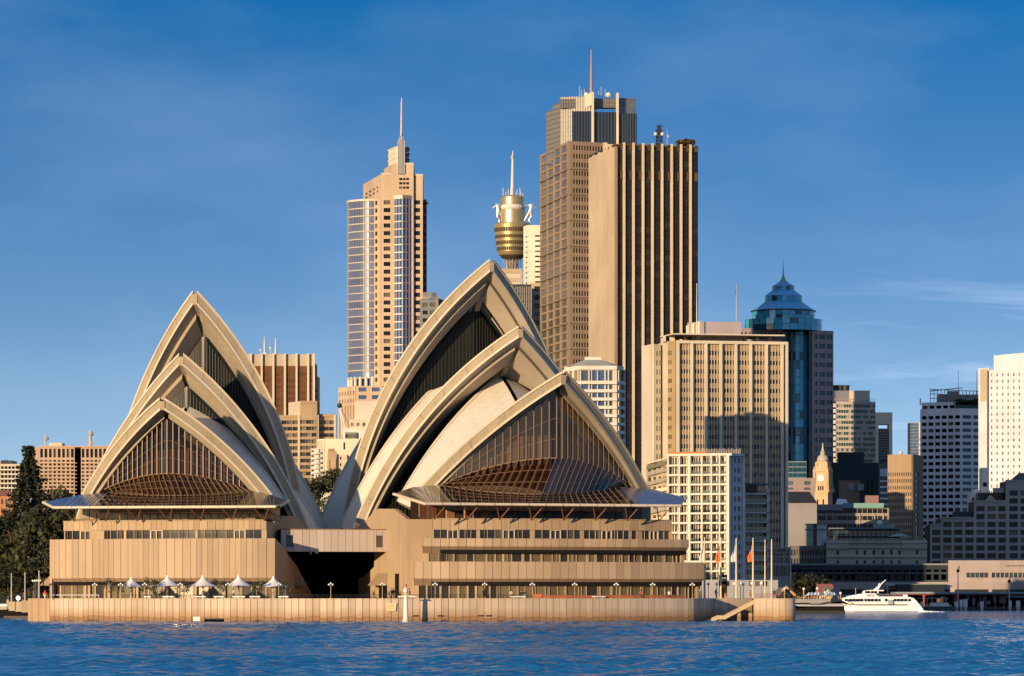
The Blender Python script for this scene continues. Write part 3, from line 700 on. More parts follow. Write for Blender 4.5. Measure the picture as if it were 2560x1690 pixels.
    for i in range(len(Pth) - 1):
        p, q = Pth[i], Pth[i + 1]; f = lambda p, k, dz, dv: h.w(p[k][0] * .97, p[k][1] - dv, p[k][2] - dz)
        u2 = lambda t: tuple(p[1][j] + (q[1][j] - p[1][j]) * t for j in range(3)); u3 = lambda t: tuple(p[2][j] + (q[2][j] - p[2][j]) * t for j in range(3)); u4 = lambda t: tuple(p[3][j] + (q[3][j] - p[3][j]) * t for j in range(3))
        for t0, t1, mb, dz in ((0, .58, F, 1.1), (.58, 1, Ff, 1.1)):
            pts = [(u2(t0), 3.2), (u3(t0), 3.0), (u3(t1), 3.0), (u2(t1), 3.2)]
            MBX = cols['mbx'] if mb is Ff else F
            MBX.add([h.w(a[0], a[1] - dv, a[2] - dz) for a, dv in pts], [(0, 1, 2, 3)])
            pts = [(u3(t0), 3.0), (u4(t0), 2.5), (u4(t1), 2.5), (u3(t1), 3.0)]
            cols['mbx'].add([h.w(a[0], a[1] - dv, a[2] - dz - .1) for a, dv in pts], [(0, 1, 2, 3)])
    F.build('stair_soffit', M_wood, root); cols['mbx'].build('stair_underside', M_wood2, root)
    D = MB(); n_ = 24
    for a, b in zip(np.linspace(-um, um, n_)[:-1], np.linspace(-um, um, n_)[1:]):
        za, zz = at(a)[1] + 1, at(b)[1] + 1; D.add([h.w(a, vi(a) - 2.5, zd), h.w(b, vi(b) - 2.5, zd), h.w(b, vi(b) - 2.5, zz), h.w(a, vi(a) - 2.5, za)], [(0, 1, 2, 3)])
    D.build('inner_wall', plain('dim_interior', (.05, .04, .03), .8), root)
    return uE
def infill(h, hb, sh, back, zb, step=.85):
    gw, us, at = glass_wall(h, sh, hb.root, back, zb, step, M_louv, 'louvre_wall', drop=3.3)
    pth = []
    for u in us:
        v, z = at(u)
        if z - zb > 1: pth.append([(u, v, z), (u, v, zb)])
    if len(pth) > 98: pth = pth[:98]
    mullions(h, gw, us, pth, plain('louvre_fin', (.045, .038, .024), .5), .08, .12)
# ---- left hall
hl = Bld('concert_hall', 'smaller shell-roofed hall, its base lit pale cream, left of the bridge', 'concert hall', 440, 752, 0, 'shell-roofed halls')
HL = Hall((PX(440, 752), 752.), rad(-10.5))
sLA = Shell(75, -21.5, 20.3, 19.0, -13.7, 64.25, -.44, 5, 34)
sLB = Shell(75, -9.9, 23.8, 17.7, -3.64, 51.4, -.44, 5, 24)
sLC = Shell(75, 0.0, 18.93, 24.0, 10.2, 42.15, -.1, 3.6, 19)
for s_ in (sLA, sLB, sLC): build_shell(HL, s_, hl.root, 1.9)
sLCb = Shell(75, -7.5, 20.2, 22.5, -11.5, 43.1, -.45, 4.0, 12, True)
build_shell(HL, sLCb, hl.root, 1.2, False, 6)
build_shell(HL, Shell(75, -20, 23.5, 18, -28, 43.5, -.45, 5, 16, True), hl.root, 1.2, False, 6)
build_shell(HL, Shell(75, -40, 20.5, 18, -50, 45, -.4, 6, 22, True), hl.root, 1.2, False, 6)
infill(HL, hl, sLA, 9.5, 20, .55); infill(HL, hl, sLB, 6.6, 20, .6)
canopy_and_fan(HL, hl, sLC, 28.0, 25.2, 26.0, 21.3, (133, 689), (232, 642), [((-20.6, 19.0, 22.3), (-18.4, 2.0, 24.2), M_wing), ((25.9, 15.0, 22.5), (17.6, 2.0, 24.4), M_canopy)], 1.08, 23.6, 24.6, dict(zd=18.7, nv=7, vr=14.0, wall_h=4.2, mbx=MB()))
A, B = XY(125, 731), XY(688, 722.5); Ym = 727
def left_base():
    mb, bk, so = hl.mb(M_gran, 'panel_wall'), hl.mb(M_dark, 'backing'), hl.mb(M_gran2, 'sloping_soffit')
    z1, z2, z3 = PZ(1346.6, Ym), PZ(1445, Ym), PZ(1463.5, Ym)
    LN = arc_line(125, 722.5, -3, 76, 688, back=True)
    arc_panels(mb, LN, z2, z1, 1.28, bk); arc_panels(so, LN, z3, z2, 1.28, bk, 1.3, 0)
    arc_windows(hl, LN, [(134, 152), (156, 181), (184, 211), (218, 240), (242, 262), (266, 300), (303, 336), (339, 372), (375, 410), (413, 447), (450, 484), (487, 520), (523, 556), (559, 592), (595, 628), (631, 664), (667, 684)], ZP, z3, 1.6, M_curt, 'ground_window')
    p, d, n = at_px(LN, 125.5)
    pier_ = MB(); pier_.bar(p, d, n, -.05, .5, -.5, .06, ZP, z1 + .02); pier_.build('corner_pier', M_gran, hl.root)
    for px in (215, 265, 337, 411, 485, 557, 629):
        p, d, n = at_px(LN, px); m = MB(); m.bar(p, d, n, -.22, .22, -1.5, -.95, ZP, z3); m.build('pier', M_gran, hl.root)
    # wedge of the side overhang
    w = MB(); f = [Vector((PX(x, 739), 739., PZ(y, 739))) for x, y in ((98, 1464), (127, 1464), (127, 1437))]; b = [p + Vector((.5, 18, 0)) for p in f]
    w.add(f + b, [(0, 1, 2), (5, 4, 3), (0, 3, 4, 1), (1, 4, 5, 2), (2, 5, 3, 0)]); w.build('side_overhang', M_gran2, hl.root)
    # set-back top storey
    A2, B2 = XY(158.5, 734), XY(666, 726); zu0, zu1, zu2 = PZ(1346, 730), PZ(1325, 730), PZ(1302, 730)
    LU = arc_line(158.5, 726, -4, 74, 666, back=True)
    arc_panels(hl.mb(M_gran, 'panel_wall', 2), LU, zu1, zu2, 1.28, hl.mb(M_dark, 'backing', 2))
    op = [(165, 202), (204, 228), (262, 312), (317, 377), (379, 407), (409, 490), (495, 585), (587, 613), (615, 655)]
    split = []
    for a, b in op:
        k = max(1, round((b - a) / 18)); split += [(a + (b - a) * i / k + .6, a + (b - a) * (i + 1) / k - .6) for i in range(k)]
    arc_windows(hl, LU, split, zu0 - .4, zu1, .5, M_win)
    for pr in ((204, 228), (379, 407), (587, 613)): frame_doors(hl, at_px(LU, pr[0] - 4)[0], at_px(LU, pr[1] + 4)[0], [pr], zu0, zu1, .5)
    t = MB()
    for a, b in segs(off_line(LU, -.12)): d2 = (b - a).normalized(); t.bar(a, d2, Vector((d2.y, -d2.x)), 0, (b - a).length, -.7, .0, zu2, zu2 + .18)
    t.build('coping', M_rim, hl.root)
    pl = MB()
    for x0, x1, hgt in ((172, 250, .55), (560, 640, .5), (420, 470, .35)):
        p, q = at_px(LU, x0)[0], at_px(LU, x1)[0]; pl.hexa([(p.x, p.y + 1.5, zu2), (q.x, q.y + 1.5, zu2), (q.x, q.y + 3.5, zu2), (p.x, p.y + 3.5, zu2), (p.x + .3, p.y + 1.8, zu2 + hgt), (q.x - .3, q.y + 1.8, zu2 + hgt), (q.x - .3, q.y + 3, zu2 + hgt), (p.x + .3, p.y + 3, zu2 + hgt)])
    pl.build('terrace_planter', wall('terrace_planter', (.24, .17, .10), .1, .8), hl.root)
    # right flank: falls back from the front, outlined like the stairs behind it
    Cq = B + HL.d * -40
    poly_wall(hl.mb(M_gran, 'flank_wall'), Vector(B), Vector(Cq), [(688.5, 1494), (688.5, 1346.6), (703, 1362), (742, 1415), (785, 1494)])
    D1 = B2; D2 = B2 - HL.d * 30 * 1.0
    poly_wall(hl.mb(M_gran, 'flank_wall', 2), Vector(D1), Vector(D2), [(666.5, 1347), (666.5, 1303), (694, 1309), (712, 1290), (740, 1290), (773, 1324), (773, 1347)])
    # solid cores
    arc_core(hl, LN, 1.7, 30, ZP - .05, z3 + .1); arc_core(hl, LN, .62, 30, z3 + .1, z1 - .03); arc_core(hl, LU, .64, 50, z1 - .03, zu2 - .05)
    # side awning over the flank door
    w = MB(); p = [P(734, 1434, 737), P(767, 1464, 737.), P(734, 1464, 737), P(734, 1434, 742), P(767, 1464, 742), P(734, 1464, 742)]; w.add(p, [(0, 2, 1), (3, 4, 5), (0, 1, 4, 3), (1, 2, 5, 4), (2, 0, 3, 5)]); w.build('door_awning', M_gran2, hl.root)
    # pedestals
    pd = hl.mb(M_rim, 'pedestal')
    for sh in (sLC, sLA):
        for s in (-1, 1):
            f, g = sh.footp(0), sh.footp(1); q = [HL.w(s * (f[0] - 1.7), f[1] + .3, 0), HL.w(s * (f[0] + .1), f[1] + .3, 0), HL.w(s * (g[0] + .1), g[1] - .3, 0), HL.w(s * (g[0] - 1.7), g[1] - .3, 0)]
            pd.prism([x[:2] for x in q], 17.2, f[2] + .05)
left_base(); hl.done(99)
# ---- right hall
hr = Bld('concert_hall', 'larger shell-roofed hall on a stepped three-storey base, right of the bridge', 'concert hall', 1330, 755, 0, 'shell-roofed halls')
HR = Hall((PX(1330, 755), 755.), rad(19))
sRA = Shell(75, -38.4, 26.6, 19.6, -24.2, 71.5, -.43, 5.5, 38)
sRB = Shell(75, -20.5, 29.8, 18.05, -6.8, 57.1, -.44, 5.5, 27)
sRC = Shell(120, 1.93, 23.52, 25.0, 18.39, 46.86, -.09, 4.5, 30)
for s_ in (sRA, sRB, sRC): build_shell(HR, s_, hr.root, 2.0)
build_shell(HR, Shell(75, -8.5, 24.6, 23.0, -18.6, 48.3, -.45, 4.5, 17, True), hr.root, 1.3, False, 7)
build_shell(HR, Shell(75, -31, 29.5, 18.3, -40.5, 52.5, -.45, 5, 20, True), hr.root, 1.3, False, 7)
build_shell(HR, Shell(75, -58, 26.5, 18, -70, 52, -.4, 6, 26, True), hr.root, 1.3, False, 7)
infill(HR, hr, sRA, 12.0, 20, .66); infill(HR, hr, sRB, 13.5, 20, .68)
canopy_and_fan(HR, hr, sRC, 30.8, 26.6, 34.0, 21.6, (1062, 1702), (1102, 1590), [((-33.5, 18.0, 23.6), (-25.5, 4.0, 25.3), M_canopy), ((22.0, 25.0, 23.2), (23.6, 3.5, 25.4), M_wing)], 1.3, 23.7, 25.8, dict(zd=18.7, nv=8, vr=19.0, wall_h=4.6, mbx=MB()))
def right_base():
    L1 = arc_line(1036, 716.5, 2, 98, 1760); L2 = arc_line(1058, 719, 3, 96, 1721); L3 = arc_line(1082, 721.5, 4, 94, 1678)
    zz = lambda y: PZ(y, 726)
    for LL, y0, y1, y2, y3 in ((L1, 1405, 1447, 1464, None), (L2, 1347, 1367, 1384.5, 1405)):
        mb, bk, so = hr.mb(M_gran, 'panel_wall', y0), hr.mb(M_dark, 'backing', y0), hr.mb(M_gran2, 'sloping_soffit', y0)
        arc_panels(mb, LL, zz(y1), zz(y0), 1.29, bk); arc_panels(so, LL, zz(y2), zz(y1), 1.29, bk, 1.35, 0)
        zb = ZP if y3 is None else zz(y3) - .1
        ops = []; x = (1047 if y3 is None else 1072); end = (1748 if y3 is None else 1712)
        while x < end:
            w = random.choice((16, 18, 24, 30)); ops.append((x, min(x + w, end))); x += w + random.choice((1.2, 1.2, 3.5, 5))
        arc_windows(hr, LL, ops, zb, zz(y2), 1.65, M_curt, 'curtained_window')
        arc_core(hr, LL, 1.72, 20, zb, zz(y2) + .06, 1); arc_core(hr, LL, .62, 20, zz(y2) + .06, zz(y0) - .03, 1)
        # end piers and returns
        for ends, a, b in ((0, LL[0], LL[1]), (1, LL[-2], LL[-1])):
            d = (b - a).normalized(); n = Vector((d.y, -d.x)); Lg = (b - a).length
            if ends: m = MB(); m.bar(a, d, n, Lg - .75, Lg - .2, -1.9, -1.2, zb, zz(y2)); m.build('end_pier', M_gran, hr.root)
            for rr in (((-.12, .0, -9, -.02, zz(y1), zz(y0)), (.55, .9, -9, -1.5, zb, zz(y1))), ((Lg, Lg + .12, -20, -.02, zz(y1), zz(y0)), (Lg - .9, Lg - .5, -20, -1.4, zz(y2), zz(y1))))[ends]: r = MB(); r.bar(a, d, n, *rr); r.build('end_wall', M_gran, hr.root)
    arc_panels(hr.mb(M_gran, 'panel_wall', 3), L3, zz(1325), zz(1299), 1.29, hr.mb(M_dark, 'backing', 3))
    op = [(1084, 1118), (1119, 1144), (1148, 1191), (1199, 1256), (1257, 1285), (1286, 1325), (1335, 1374), (1375, 1400), (1401, 1450), (1458, 1502), (1503, 1527), (1528, 1572), (1577, 1590), (1603, 1622), (1623, 1643), (1645, 1672)]
    sp = []
    for x0, x1 in op:
        k = max(1, round((x1 - x0) / 17)); sp += [(x0 + (x1 - x0) * i / k + .5, x0 + (x1 - x0) * (i + 1) / k - .5) for i in range(k)]
    arc_windows(hr, L3, sp, zz(1347) - .3, zz(1325), .5, M_win)
    for pr in ((1119, 1144), (1257, 1285), (1375, 1400), (1503, 1527), (1623, 1643)): frame_doors(hr, at_px(L3, pr[0] - 4)[0], at_px(L3, pr[1] + 4)[0], [pr], zz(1347), zz(1325), .5)
    t = MB()
    for a, b in segs(L3): d = (b - a).normalized(); n = Vector((d.y, -d.x)); t.bar(a, d, n, 0, (b - a).length, -.6, .12, zz(1299), zz(1299) + .18)
    t.build('coping', M_rim, hr.root); arc_core(hr, L3, .64, 26, zz(1347), zz(1299) - .05, 1)
    r = MB(); r.bar(a, d, n, (b - a).length, (b - a).length + .12, -20, -.02, zz(1347), zz(1299)); r.build('end_wall', M_gran, hr.root)
    # plain left flank with the stair outline
    Nr = Vector((PX(1017, 724.5), 724.5)); Fr = Nr - HR.d * 48
    poly_wall(hr.mb(M_gran, 'front_wall'), Nr, XY(1092, 725.5), [(1017, 1494.5), (1090, 1494.5), (1090, 1298), (1017, 1298)], .8)
    poly_wall(hr.mb(M_gran, 'flank_wall'), Fr, Nr, [(862, 1494.5), (1017, 1494.5), (1017, 1298), (985, 1272), (945, 1272), (885, 1326), (935, 1379), (935, 1417), (908, 1444), (900, 1444)], .8)
    fw = MB()
    dn = (Nr - Fr).normalized(); nn = Vector((dn.y, -dn.x))
    for i in range(11):
        q = online(942 + i * 7, Fr, Nr); t = (q - Fr).length; fw.bar(Fr, dn, nn, t - .03, t + .03, .0, .025, ZP + .1, PZ(1300 if 942 + i * 7 > 1020 else 1276, q.y))
    fw.build('wall_joint', M_gran2, hr.root)
    for x0, x1, y0 in ((988, 998, 1434), (948, 968, 1465)):
        p, q = online(x0, Fr, Nr), online(x1, Fr, Nr); m = MB(); m.bar(Fr, dn, nn, (p - Fr).length, (q - Fr).length, .0, .06, ZP, PZ(y0, p.y)); m.build('door', M_dark, hr.root)
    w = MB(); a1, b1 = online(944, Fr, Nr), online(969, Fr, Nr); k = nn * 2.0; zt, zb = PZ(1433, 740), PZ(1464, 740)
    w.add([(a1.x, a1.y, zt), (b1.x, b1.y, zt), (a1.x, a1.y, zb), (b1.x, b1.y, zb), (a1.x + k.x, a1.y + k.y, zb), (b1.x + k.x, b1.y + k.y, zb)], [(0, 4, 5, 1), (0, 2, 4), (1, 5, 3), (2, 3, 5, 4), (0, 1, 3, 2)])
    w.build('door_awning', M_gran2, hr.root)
    pd = hr.mb(M_rim, 'pedestal')
    for sh in (sRC, sRA):
        for s in (-1, 1):
            f, g = sh.footp(0), sh.footp(1); q = [HR.w(s * (f[0] - 1.8), f[1] + .3, 0), HR.w(s * (f[0] + .1), f[1] + .3, 0), HR.w(s * (g[0] + .1), g[1] - .3, 0), HR.w(s * (g[0] - 1.8), g[1] - .3, 0)]
            pd.prism([x[:2] for x in q], 17.2, f[2] + .05)
    # body of the podium under the shells
    q = [HR.w(u, v, 0)[:2] for u, v in ((-24, 16), (20, 16), (26, -90), (-32, -90), (-32, -10))]; hr.core(q, ZP, 17.25, M_dark, 'core')
    q = [HR.w(u, v, 0)[:2] for u, v in ((-21, 22), (16, 22), (16, -4), (-21, -4))]; hr.core(q, 17.25, 18.7, M_dark, 'core')
right_base(); hr.done(99)
# ---- bridge between the halls, deck behind it, dark passage
br = thing('link_bridge', 'panelled bridge block spanning the dark passage between the two halls', 'bridge', (PX(836, 733), 733, 0))
def bridge():
    A, B = XY(702, 731.5), XY(971, 736.5); z0, z1 = PZ(1379, 733), PZ(1324, 733); d = (B - A).normalized(); n = Vector((d.y, -d.x)); Lg = (B - A).length
    ops = fr(A, B, [(716, 733), (941, 957)]); mb = MB(); mk = MB(); k = 15; iv = []
    zl, zh = PZ(1368, 733), PZ(1338, 733)
    cut = sorted([0, Lg] + [f * Lg for o in ops for f in o] + [Lg * i / k for i in range(1, k) if not any(o[0] - .02 < i / k < o[1] + .02 for o in ops)])
    for a, b in zip(cut[:-1], cut[1:]):
        mid = (a + b) / 2 / Lg; hole = any(o[0] < mid < o[1] for o in ops)
        for lo, hi in (((z0, zl), (zh, z1)) if hole else ((z0, z1),)): mb.bar(A, d, n, a + .03, b - .03, -.22 - random.uniform(0, .02), 0, lo, hi)
    mb.build('panel_wall', wall('pale_bridge_panel', (.50, .42, .36), .08), br)
    for o in ops:
        w = MB(); w.bar(A, d, n, o[0] * Lg, o[1] * Lg, -.4, -.24, zl, zh); w.build('window', M_win, br)
    c = MB(); c.bar(A, d, n, 0, Lg, -9, -.42, z0, z1 - .02); c.build('core', M_dark, br)
    t = MB(); t.bar(A, d, n, 0, Lg, -1, .08, z1, z1 + .16); t.build('coping', wall('rust_coping', (.26, .13, .08)), br)
    s = MB(); s.bar(A, d, n, 6.6, 7.3, -1.4, -.5, z0 - .35, z0); s.bar(A, d, n, 5.7, 6.0, -1.2, -.7, z0 - .5, z0); s.build('soffit_lamp', plain('grey_fitting', (.4, .38, .34)), br)
    dk = MB(); dk.prism([(A.x - 1, A.y + 9.2), (B.x, B.y + 9.2), (B.x - 8, 880), (A.x + 2, 880)], z1 - 1.2, z1 - .3); dk.build('deck', wall('deck_granite', (.4, .3, .22)), br)
    p = MB(); p.box(PX(690, 795), PX(975, 795), 795, 796, ZP - .02, z1 - .4); p.box(PX(700, 760) - .8, PX(700, 760), 752, 795, ZP, z1 - 1.25); p.build('passage_wall', M_dark, br)
bridge()
nl = []
for x0, x1, y in ((792, 814, 1439), (805, 828, 1441), (836, 853, 1439), (794, 806, 1446), (791, 797, 1455), (794, 801, 1475)):
    m = MB(); m.box(PX(x0, 790), PX(x1, 790), 789.8, 790, PZ(y + 1.1, 790), PZ(y - .9, 790)); o = m.build('strip_light', plain('green_lamp', (.03, .8, .22), .5, emit=1.3)); WLOC[o.name] = (0, 0, 0)
    tag(o, 'thin glowing green strip light inside the dark passage below the bridge', 'strip light', 'green strip lights in the passage')
# ------------------------------------------------------------------ foliage
def leaf_mat(name, c1, c2, rough=.6):
    m, nt, b, o = new_mat(name); r = isl(nt)
    col = mixc(nt, r, c1, c2); col = mixc(nt, rng(nt, noise(nt, .25, 3), .35, .65), col, tuple(x * .6 for x in c1))
    nt.links.new(col, b.inputs['Base Color']); b.inputs['Roughness'].default_value = rough; b.inputs['Specular IOR Level'].default_value = .25
    MATS[name] = m; return m
M_leaf = leaf_mat('olive_foliage', (.030, .038, .014), (.085, .080, .030))
M_pine = leaf_mat('dark_pine_foliage', (.020, .028, .014), (.055, .055, .026))
M_scrub = leaf_mat('scrub_foliage', (.05, .035, .015), (.12, .085, .035))
M_olive = leaf_mat('grey_green_foliage', (.055, .060, .028), (.13, .125, .060))
M_bark = wall('bark', (.13, .10, .07), .1, .9, .2, .2)
M_palebark = wall('pale_bark', (.42, .34, .24), .1, .8, .2, .2)
RS = np.random.RandomState(11)
def leaf_quads(blobs, n, size, flat=.3):
    mb = MB(); V = []
    for (x, y, z, r) in blobs:
        k = max(6, int(n * (r ** 2)))
        d = RS.randn(k, 3); d /= np.linalg.norm(d, axis=1)[:, None]; rr = r * (.55 + .5 * RS.rand(k) ** .6)[:, None]
        p = d * rr * np.array([1, 1, .78]) + np.array([x, y, z])
        a = RS.randn(k, 3); a /= np.linalg.norm(a, axis=1)[:, None]; b = np.cross(a, d + RS.randn(k, 3) * .5); b /= np.linalg.norm(b, axis=1)[:, None] + 1e-9
        s = (size * (.5 + RS.rand(k)))[:, None]; a = a * s; b = b * s * .7
        V.append(np.stack([p - a - b * .4, p - b, p + a, p + b * .9], 1))
    V = np.concatenate(V).reshape(-1, 3); k = len(V) // 4
    mb.v = [tuple(q) for q in V]; mb.f = [(4 * i, 4 * i + 1, 4 * i + 2, 4 * i + 3) for i in range(k)]
    return mb
def leaf_blob(root, blobs, n, size, mat, name='crown'): return leaf_quads(blobs, n, size).build(name, mat, root)
def make_tree(name, label, H, W, mat, n=26, size=.34, trunk=None, base=.28, nb=26, cat='tree', group=None, stems=1, bark=None, seed=1):
    """tapered trunk and limbs, crown of leaf clusters gathered in uneven clumps; stands at the origin"""
    rs = np.random.RandomState(seed); t = thing(name, label, cat, (0, 0, 0), group); tr = MB(); blobs = []
    tips = []
    for i in range(nb):
        a = rs.rand() * 6.28; h = base + (1 - base) * rs.rand() ** .8; rr = W / 2 * math.sqrt(max(.05, 1 - ((h - base - .32) / .75) ** 2)) * (.35 + .65 * rs.rand())
        p = np.array([rr * math.cos(a), rr * math.sin(a), H * h * .94]); r = W * (.10 + .10 * rs.rand()); blobs.append((p[0], p[1], p[2], r)); tips.append(p)
    for s in range(stems):
        ox = (s - (stems - 1) / 2) * W * .12; tr.tube([(ox, 0, -.3), (ox * 1.5 + rs.randn() * .1, rs.randn() * .1, H * base * .8), (ox * 1.2, 0, H * .62), (ox, 0, H * .85)], [H * .028 / stems ** .5, H * .022 / stems ** .5, H * .012, H * .004], 7)
    for p in tips[::2]: tr.tube([(0, 0, H * base * .8 + (p[2] - H * base * .8) * .25), tuple(p * np.array([.5, .5, .86])), tuple(p)], [H * .011, H * .007, H * .003], 5)
    tr.build('trunk', bark or M_bark, t); leaf_blob(t, blobs, n, size, mat); return t
# ------------------------------------------------------------------ the city behind
def C_(name, c, **k): return wall(name, c, **k)
M_core = plain('dim_core', (.03, .03, .032), .6, 0, .3)
G_dark = glass('dark_office_glass', (.008, .010, .013), (.03, .032, .035), (.17, .14, .10), .15, 0, .22, .18)
G_blue = glass('sky_tinted_glass', (.05, .11, .26), (.08, .17, .36), (.10, .12, .16), .08, .3, .8, .10)  # blue base colour stands in for a weak sky reflection
G_teal = glass('teal_glass', (.012, .07, .10), (.02, .11, .15), (.05, .12, .14), .05, .45, .9, .15)
G_green = glass('green_glass', (.015, .07, .045), (.03, .13, .08), (.55, .50, .36), .08, .1, .6, .25)
G_beige = glass('blind_drawn_glass', (.05, .05, .045), (.30, .26, .19), (.02, .02, .02), .2, 0, .5, .4)
G_taupe = glass('taupe_tinted_glass', (.11, .095, .065), (.16, .14, .10), None, .16, .1, .6)
M_white = C_('white_painted_concrete', (.66, .63, .57), var=.04, rough=.7, streak=.10)
M_cream = C_('cream_stone', (.60, .53, .42), var=.05, streak=.12)
M_tan = C_('tan_stone', (.48, .38, .27), var=.06, streak=.1)
M_grey = C_('grey_concrete', (.36, .35, .34), var=.06)
M_pinkst = C_('pink_sandstone', (.55, .42, .30), var=.06, streak=.06)
M_steel = plain('pale_steel', (.55, .55, .55), .35, .6)
M_mast = plain('mast_metal', (.50, .42, .36), .5, .3)
M_darkst = plain('dark_steel', (.035, .04, .05), .5, .4)
def mast(b, px, y0, y1, Y, r, name='mast', mat=None, tip=.3):
    m = MB(); m.tube([P(px, y1, Y), P(px, (y0 + y1 * 2) / 3, Y), P(px, y0, Y)], [r, r * .8, r * tip], 6); return m.build(name, mat or M_mast, b.root)
def quad4(b, mat, part, A, B, z0, z1, o0, o1):
    d = (B - A).normalized(); n = Vector((d.y, -d.x)); MB().bar(A, d, n, 0, (B - A).length, o0, o1, z0, z1).build(part, mat, b.root)
# -- far left: apartments, office, masts
def left_blocks():
    Y = 1300; b = Bld('apartment_block', 'cream apartment block with balcony rows behind the pine at the left edge', 'building', 20, Y)
    A, B = XY(-25, Y), XY(57, Y); zt = PZ(1160, Y); b.core([A, B, B + Vector((0, 14)), A + Vector((0, 14))], 3, zt, M_core)
    b.face(A, B, 3, zt, (9, .22), rows_px(1166, 11.4, 12, 6.6, Y), M_cream, G_dark, .9)
    for i in range(11): quad4(b, M_white, 'balcony', XY(-25, Y), XY(52 - (i % 2) * 6, Y), PZ(1176.5 + 11.4 * i, Y), PZ(1172.8 + 11.4 * i, Y), .9, 2.2)
    m = MB(); m.box(PX(-5, Y), PX(34, Y), Y + 2, Y + 9, zt, PZ(1152, Y)); m.build('roof_house', M_grey, b.root)
    k = MB()
    for px in (4, 9, 15, 22, 28): k.box(PX(px, Y) - .4, PX(px, Y) + .4, Y + 1, Y + 2, zt, PZ(1150 + px % 3, Y))
    k.build('roof_vent', M_darkst, b.root); b.done()
    Y = 1120; b = Bld('brick_house', 'low orange brick house with white windows among the trees at the left edge', 'house', 12, Y)
    A, B = XY(-20, Y), XY(32, Y); b.core([A, B, B + Vector((0, 9)), A + Vector((0, 9))], 3, PZ(1240, Y), M_core)
    b.face(A, B, 3, PZ(1240, Y), (5, .5), rows_px(1248, 22, 3, 12, Y), C_('orange_brick', (.42, .19, .09)), G_beige, .3)
    m = MB(); zt = PZ(1240, Y); x0, x1 = A.x - .5, B.x + .5; m.add([(x0, Y - .6, zt), (x1, Y - .6, zt), (x1, Y + 9.5, zt), (x0, Y + 9.5, zt), (x0 + 2, Y + 4.5, zt + 1.8), (x1 - 2, Y + 4.5, zt + 1.8)], [(0, 1, 5, 4), (1, 2, 5), (2, 3, 4, 5), (3, 0, 4), (3, 2, 1, 0)]); m.build('roof', C_('terracotta_roof', (.30, .12, .07)), b.root); b.done()
    Y = 1450; b = Bld('office_block', 'wide tan office block with tall dark top windows behind the left trees', 'building', 175, Y)
    A0, A1, B1 = XY(85, Y + 8), XY(99, Y), XY(300, Y); zt = PZ(1118, Y)
    b.core([A0, A1, B1, B1 + Vector((0, 22)), A0 + Vector((0, 14))], 3, zt, M_core)
    wl = C_('warm_tan_precast', (.50, .36, .26), var=.05)
    rws = rows_px(1150, 9.35, 10, 4.6, Y); R0, R1 = XY(187, Y), XY(203, Y)
    b.face(A0, A1, 3, zt, (2, .35), rws, wl, G_dark, .6, .6)
    for (p, q, n) in ((A1, R0, 8), (R1, B1, 9)):
        b.face(p, q, 3, zt, (n, .38), rws + rows_px(1122, 30, 1, 22, Y), wl, G_dark, .7)
    b.core([R0, R1, R1 + Vector((0, 1)), R0 + Vector((0, 1))], 3, zt - .4, plain('shaded_recess_blue', (.03, .04, .075), .4), 'recess')  # shade of the recess painted as a deep blue stripe
    for i in range(10): quad4(b, wl, 'sill_band', XY(91, Y - 0), R0 + Vector((.9, 0)), PZ(1158.6 + 9.35 * i, Y), PZ(1156.8 + 9.35 * i, Y), .72, 1.15)
    m = MB(); m.box(PX(120, Y), PX(153, Y), Y + 3, Y + 12, zt, PZ(1106, Y)); m.build('roof_house', M_cream, b.root)
    m = MB(); m.box(PX(99, Y) - .5, PX(300, Y), Y - .95, Y + 4, zt - .02, zt + .5); m.build('parapet', wl, b.root)
    for px, y0 in ((113, 1088), (225, 1077)):
        m = MB(); m.tube([P(px, 1118, Y + 5), P(px, y0, Y + 5)], .35 if px < 200 else .6, 6); m.build('mast', M_mast, b.root)
        m = MB(); m.ball(P(px + 3, y0 + 8, Y + 4), .9); m.box(PX(px - 3, Y), PX(px + 1, Y), Y + 4, Y + 5, PZ(y0 + 7, Y), PZ(y0 + 1, Y)); m.box(PX(px, Y), PX(px + 4, Y), Y + 4, Y + 5, PZ(y0 + 33, Y) if px > 200 else PZ(y0 + 6, Y), PZ(y0 + 25, Y) if px > 200 else PZ(y0 + 3, Y)); m.build('antenna', M_grey, b.root)
    b.done()
left_blocks()
